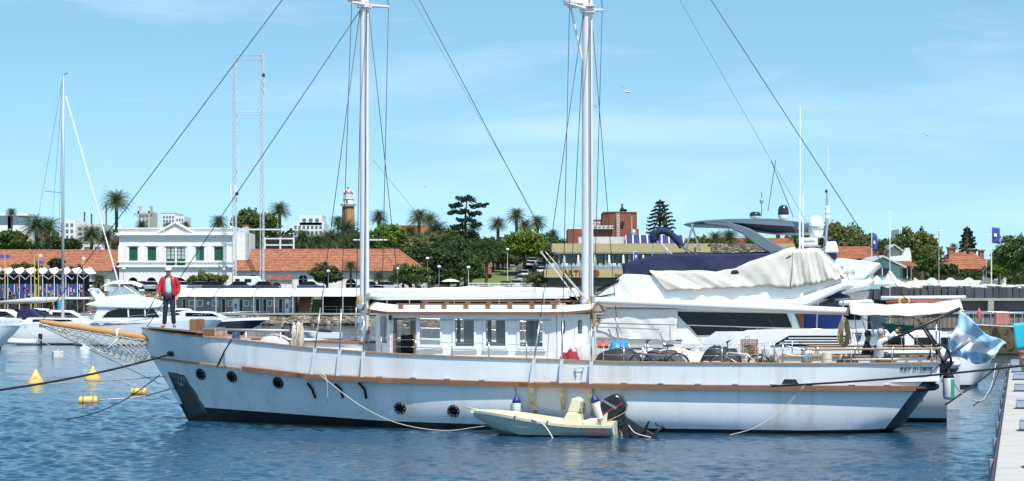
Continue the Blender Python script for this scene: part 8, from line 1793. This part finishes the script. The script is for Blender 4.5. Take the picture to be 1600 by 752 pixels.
def palm_crown(seed, R_=3.0):
    rr = random.Random(seed); d = MB()
    for i in range(84):
        az = i * 2.399 + rr.uniform(-.2, .2); el = R(82 - 118 * (i / 83) ** .8) ; ln = R_ * rr.uniform(.85, 1.08) * (.8 if el > R(60) else 1); n = 7; pts = []; p = Vector((0, 0, 0)); e = el
        for k in range(n + 1):
            pts.append(p.copy()); p += Vector((math.cos(az) * math.cos(e), math.sin(az) * math.cos(e), math.sin(e))) * (ln / n); e -= R(4.5 + 1.6 * k) * (1 if el > R(-10) else .5)
        side = Vector((-math.sin(az), math.cos(az), 0))
        d.cur = 1 if i > 77 and rr.random() < .8 else 0
        for k in range(n):
            a, b = pts[k], pts[k + 1]; fw = (b - a).normalized(); w = ln * .20 * math.sin(math.pi * min(1, (k + 1.2) / (n + .8))) ** .6; up = side.cross(fw).normalized()
            for sgn in (-1, 1):
                for q in (0.1, .55): r0 = a.lerp(b, q); r1 = a.lerp(b, q + .26); tip = r1 + side * sgn * w * rr.uniform(.85, 1.1) + fw * w * .55 + up * w * rr.uniform(.1, .35); d.add([r0, r1, tip], [(0, 1, 2)])
        d.tube([pts[0], pts[3], pts[-1]], [.035, .025, .008], 3, caps=False)
    me_o = d.build('crown', [L_palm, L_palmdry], None, fix=False); me = me_o.data; bpy.data.objects.remove(me_o); return me
for s_ in range(4): PALM.append(palm_crown(s_ + 1))
def palm(px, pcent, wpx, Y, label, seed, base=None, lean=0.0, thick=1.0):
    X = xpx(px, Y); zb = zg(X, Y) if base is None else base; z = zpy(pcent, Y) - zb; t = thing('palm_tree', label, 'palm tree', (X, Y, zb), 0, 'date palms behind the harbour')
    c = bpy.data.objects.new('crown', PALM[seed % 4]); COL.objects.link(c); c.parent = t; s_ = M2(wpx, Y) / 5.6; c.scale = (s_, s_, s_ * 1.0); c.location = (lean, 0, z - .2 * s_); c.rotation_euler = (0, 0, seed * 1.3)
    pts = [(lean * (k / 6) ** 1.5, 0, -.3 + (z + .2) * k / 6) for k in range(7)]; r = .32 * thick; MB().tube(pts, [r * 1.25, r, r * .95, r * .92, r * .92, r * 1.0, r * 1.25], 9).build('trunk', m_palmbark, t, smooth=True)
    MB().blob((lean, 0, z - .25 * s_), r * 1.5, r * 1.5, .7 * s_, 10, 6, jit=.1).build('frond_bases', L_palmdry, t, smooth=True)
for k, (px, py, w, Y, lab) in enumerate((
    (182, 312, 52, 330, 'tall date palm alone against the sky above the classical building'), (57, 352, 56, 325, 'large date palm at the left, trunk beside the sailing yacht mast'), (76, 354, 52, 329, 'date palm just right of the large left palm'), (18, 331, 22, 420, 'small far palm top at the left edge'), (143, 366, 50, 320, 'broad low date palm left of the classical building'), (166, 370, 40, 332, 'low date palm partly behind the classical building left corner'), (180, 385, 36, 315, 'dark palm against the left edge of the classical building'),
    (342, 346, 36, 345, 'date palm above the right end of the classical building'), (380, 353, 24, 350, 'small palm behind the terracotta chimney pot'), (437, 327, 42, 350, 'date palm behind the right radio tower'), (390, 374, 44, 322, 'low date palm right of the side wing'), (222, 352, 28, 360, 'palm tops below the cream tower block'), (262, 352, 18, 380, 'small palm left of the pediment'), (290, 351, 18, 380, 'small palm right of the pediment'),
    (474, 372, 46, 330, 'date palm below the stepped white building, left of a pair'), (515, 372, 50, 332, 'date palm below the lighthouse to the left'), (497, 377, 44, 325, 'date palm in the middle of the cluster over the roof'), (541, 358, 54, 345, 'date palm in front of the lighthouse'), (557, 376, 46, 330, 'date palm just left of the foremast'), (528, 345, 30, 380, 'palm behind left of the lighthouse base'),
    (592, 338, 36, 340, 'round date palm against the sky right of the foremast'), (608, 362, 34, 345, 'small palm before the red roof'), (642, 362, 40, 335, 'palm in front of the red roofed house'), (655, 338, 44, 360, 'date palm pair left one above the red roof'), (672, 342, 36, 366, 'date palm pair right one above the red roof'), (683, 358, 50, 345, 'large date palm left of the stone pine'), (697, 375, 40, 335, 'low palm beneath the stone pine'), (760, 388, 56, 315, 'old palm with dry hanging fronds on the lawn'),
    (778, 349, 36, 345, 'date palm between the stone pine and the street'), (807, 335, 38, 365, 'tall date palm at the top of the street'), (820, 352, 34, 360, 'palm behind the bright green street tree'), (840, 346, 36, 370, 'date palm right of the tallest street palm'), (864, 366, 28, 360, 'small palm left of the brick building'), (740, 352, 30, 350, 'palm behind the stone pine'),
    (154, 437, 34, 286, 'low palm beside the flybridge cruiser bimini'), (548, 415, 30, 294, 'small palm in front of the terracotta roof by the foremast'), (592, 432, 30, 291, 'low palm plant right of the foremast'), (612, 436, 28, 290, 'second low palm plant right of the foremast'), (650, 436, 28, 292, 'third low palm plant along the cafe'), (630, 428, 26, 294, 'thin palm plant in front of the hip roof'),
    (1140, 370, 44, 300, 'date palm seen under the hardtop'), (1118, 372, 38, 305, 'second date palm seen under the hardtop'), (1172, 376, 36, 300, 'third palm under the hardtop near the arch leg'), (1242, 366, 30, 300, 'palm behind the radar mast'), (1376, 385, 40, 232, 'date palm beside the blue banner'), (1490, 385, 18, 230, 'small palm left of the orange roof'))):
    palm(px, py, w, Y, lab, k, base=(4.2 if px > 1300 else TZ if Y < 300 and px < 700 else None), thick=.9 if w > 30 else .6)
trees = [
 (15, 362, 396, 70, 335, L_mid, 'dense green tree mass at the left edge behind the roof'), (100, 372, 396, 60, 338, L_dark, 'dark shrubby tree between the left palms and the roof'), (40, 412, 432, 60, 300, L_olive, 'olive shrub above the white tents'), (88, 402, 425, 26, 299, L_dark, 'dark small tree in front of the left roof by the mast'), (120, 414, 430, 30, 299, L_olive, 'low shrub at the right end of the tents'),
 (400, 330, 388, 74, 335, L_mid, 'large round green tree behind the right radio tower'), (372, 360, 392, 30, 340, L_dark, 'dark tree behind the side wing'), (322, 427, 452, 66, 293, L_olive, 'olive shrub in front of the classical building arches'), (305, 432, 450, 40, 292, L_mid, 'smaller green shrub beside the person in the red jacket'), (510, 412, 450, 50, 292, L_mid, 'rounded green tree in front of the long terracotta building'),
 (606, 352, 396, 62, 325, L_bright, 'bright green tree just right of the foremast'), (575, 366, 394, 50, 335, L_mid, 'green tree behind the foremast'), (645, 372, 405, 70, 325, L_olive, 'olive tree mass right of the bright green tree'), (640, 414, 452, 60, 296, L_mid, 'leafy shrubs in front of the hip roof end'), (690, 385, 446, 70, 312, L_dark, 'dark dense trees left of the lawn'), (715, 372, 445, 60, 318, L_dark, 'dark tree under the stone pine'), (745, 368, 412, 44, 335, L_dark, 'dark tree behind the old palm'), (700, 422, 450, 46, 298, L_dark, 'dark shrubs above the cafe roof'),
 (560, 384, 396, 60, 322, L_dark, 'dark foliage filling behind the foremast shrouds'), (490, 386, 397, 90, 340, L_dark, 'dark foliage under the palm cluster'), (665, 384, 430, 60, 316, L_dark, 'dark tree at the end of the hip roof'), (735, 392, 448, 44, 311, L_mid, 'mid green tree beside the old palm trunk'), (770, 374, 412, 40, 340, L_dark, 'dark tree behind the lawn'), (795, 372, 410, 36, 350, L_mid, 'green tree at the left of the street'), (620, 388, 412, 90, 318, L_mid, 'green foliage above the terracotta hip'), (675, 362, 400, 60, 342, L_olive, 'olive trees below the palm pair'), (712, 358, 392, 50, 345, L_mid, 'green tree left behind the stone pine'), (870, 372, 400, 30, 345, L_dark, 'dark tree at the corner of the brick building'),
 (818, 360, 408, 66, 335, L_bright, 'bright green street tree over the parked cars'), (850, 366, 412, 50, 340, L_mid, 'green tree at the left end of the restaurant'), (785, 385, 420, 40, 345, L_olive, 'pale olive tree at the top of the lawn'), (840, 425, 448, 44, 304, L_olive, 'shrubs left of the restaurant ground floor'), (1090, 372, 392, 50, 330, L_mid, 'green trees under the hardtop at left'),
 (1312, 350, 400, 70, 290, L_olive, 'broad olive green tree behind the second yacht'), (1270, 356, 395, 40, 300, L_mid, 'green tree behind the radar dome'), (1348, 362, 402, 50, 285, L_olive, 'olive tree left of the blue banner'), (1430, 362, 420, 86, 260, L_olive, 'large brownish olive tree behind the white chimney wall'), (1400, 370, 400, 50, 268, L_dark, 'dark tree behind the pale gable'), (1455, 398, 432, 60, 232, L_mid, 'green garden trees behind the garden wall'), (1478, 412, 434, 40, 222, L_dark, 'dark hedge tree left of the orange house'),
 (1584, 364, 440, 66, 205, L_mid, 'large dense green tree at the right edge'), (1560, 395, 436, 40, 214, L_bright, 'bright green tree beside the right edge tree'), (1612, 380, 445, 60, 200, L_dark, 'dark green tree cut by the right edge'), (1507, 421, 436, 18, 216, L_mid, 'shrub in front of the orange house door'), (1525, 425, 438, 18, 216, L_mid, 'second shrub in front of the orange house'), (1552, 427, 438, 22, 216, L_olive, 'third shrub in front of the orange house')]
for k, (px, a, b, w, Y, m, lab) in enumerate(trees): tree(px, a, b, w, Y, m, lab, 50 + k, base=(4.2 if px > 1330 and Y < 284 else None), dens=1.0, name='shrub' if 'shrub' in lab else 'tree')
# stone pine: bent trunk and flat layered pads
def pads(px, Y, label, cat_layers, trunk, m, seed, base=None, name='pine_tree', lsz=.3):
    X = xpx(px, Y); zb = zg(X, Y) if base is None else base; t = thing(name, label, 'tree', (X, Y, zb)); rs = np.random.RandomState(seed); loc = lambda p, q: Vector((xpx(p, Y) - X, 0, zpy(q, Y) - zb)); cent = []
    tk = [loc(*q) for q in trunk]; tk[0].z = -.3; tro = MB().tube(smooth_path(tk, 4), [max(.06, .34 * (1 - i / (4 * (len(tk) - 1)) * .8)) for i in range(4 * (len(tk) - 1) + 1)], 8).build('trunk', m_bark, t, smooth=True)
    for (p, q, w, h_) in cat_layers:
        c = loc(p, q); W_ = M2(w, Y) / 2; hh = M2(h_, Y) / 2; n = int((150 if lsz > .28 else 70) + 240 * W_ * hh); a = rs.randn(n, 3); a /= np.linalg.norm(a, axis=1, keepdims=True); a *= rs.rand(n, 1) ** .45; a *= np.array([W_, W_ * .8, hh]); a[:, 2] += .15 * np.sin(a[:, 0] * 3); cent.append(a + np.array(c) + np.array([0, rs.uniform(-1, 1) * W_ * .4, 0]))
        k = min(range(len(tk)), key=lambda i: (tk[i] - c).length); MB().tube([tk[k], tk[k].lerp(c, .5) - Vector((0, 0, .1)), c], [.11, .08, .03], 5).build('limb', m_bark, tro)
    cent = np.concatenate(cent); quad_cloud('crown', cent, lsz * (.6 + .7 * rs.rand(len(cent))), .8, m, t, seed); return t
pads(728, 322, 'dark layered stone pine standing above the other trees', [(728, 311, 34, 9), (712, 321, 24, 8), (745, 322, 28, 7), (757, 320, 16, 4), (722, 331, 30, 8), (742, 334, 24, 8), (706, 332, 14, 6), (728, 344, 34, 9), (745, 352, 20, 6), (715, 355, 26, 9), (733, 366, 34, 12)], [(728, 440), (729, 390), (727, 350), (728, 330), (730, 312)], L_conif, 3)
def norfolk(px, ptop, pbot, wpx, Y, label, seed, tiers=11, base=None, dense=1.0):
    lay = []
    for i in range(tiers):
        u = i / (tiers - 1); w = wpx * (.30 + .70 * min(1, u / .6) ** .8); q = ptop + (pbot - ptop) * u
        for s_ in (-.28, .05, .3): lay.append((px + s_ * w + (i % 2) * 1.5, q + abs(s_) * 3, w * .42 * dense, max(1.6, 2.4 * dense)))
    pads(px, Y, label, lay, [(px, pbot + 40), (px, (ptop + pbot) / 2), (px, ptop - 4)], L_conif, seed, base, 'norfolk_pine', .26)
norfolk(1031, 316, 362, 46, 330, 'tiered Norfolk pine right of the brick building', 5, 9, None, 1.0); norfolk(1511, 358, 396, 30, 240, 'slim tiered Norfolk pine behind the orange roof', 6, 9, 4.2, .8); norfolk(972, 326, 331, 12, 330, 'small tuft of tree above the brick tower', 7, 3); norfolk(1440, 358, 372, 14, 300, 'tip of a pine above the white block at the right', 8, 4, 4.2)
# far tree line so the horizon is closed
rs = np.random.RandomState(9); cent = []
for k in range(420):
    px = rs.uniform(-250, 1900); Y = rs.uniform(430, 520); X = xpx(px, Y); h_ = rs.uniform(3, 6.5); n = 60; q = rs.randn(n, 3); q /= np.linalg.norm(q, axis=1, keepdims=True); q *= rs.rand(n, 1) ** .4 * np.array([4.5, 3.5, h_ * .6]); cent.append(q + np.array([X, Y, zg(X, Y) + h_ * .5]))
cent = np.concatenate(cent); o = quad_cloud('distant_woodland', cent, .9 * (.6 + .7 * rs.rand(len(cent))), .6, L_dark, None, 4); tag(o, 'far band of dark green treetops behind the town', 'woodland', kind='stuff')
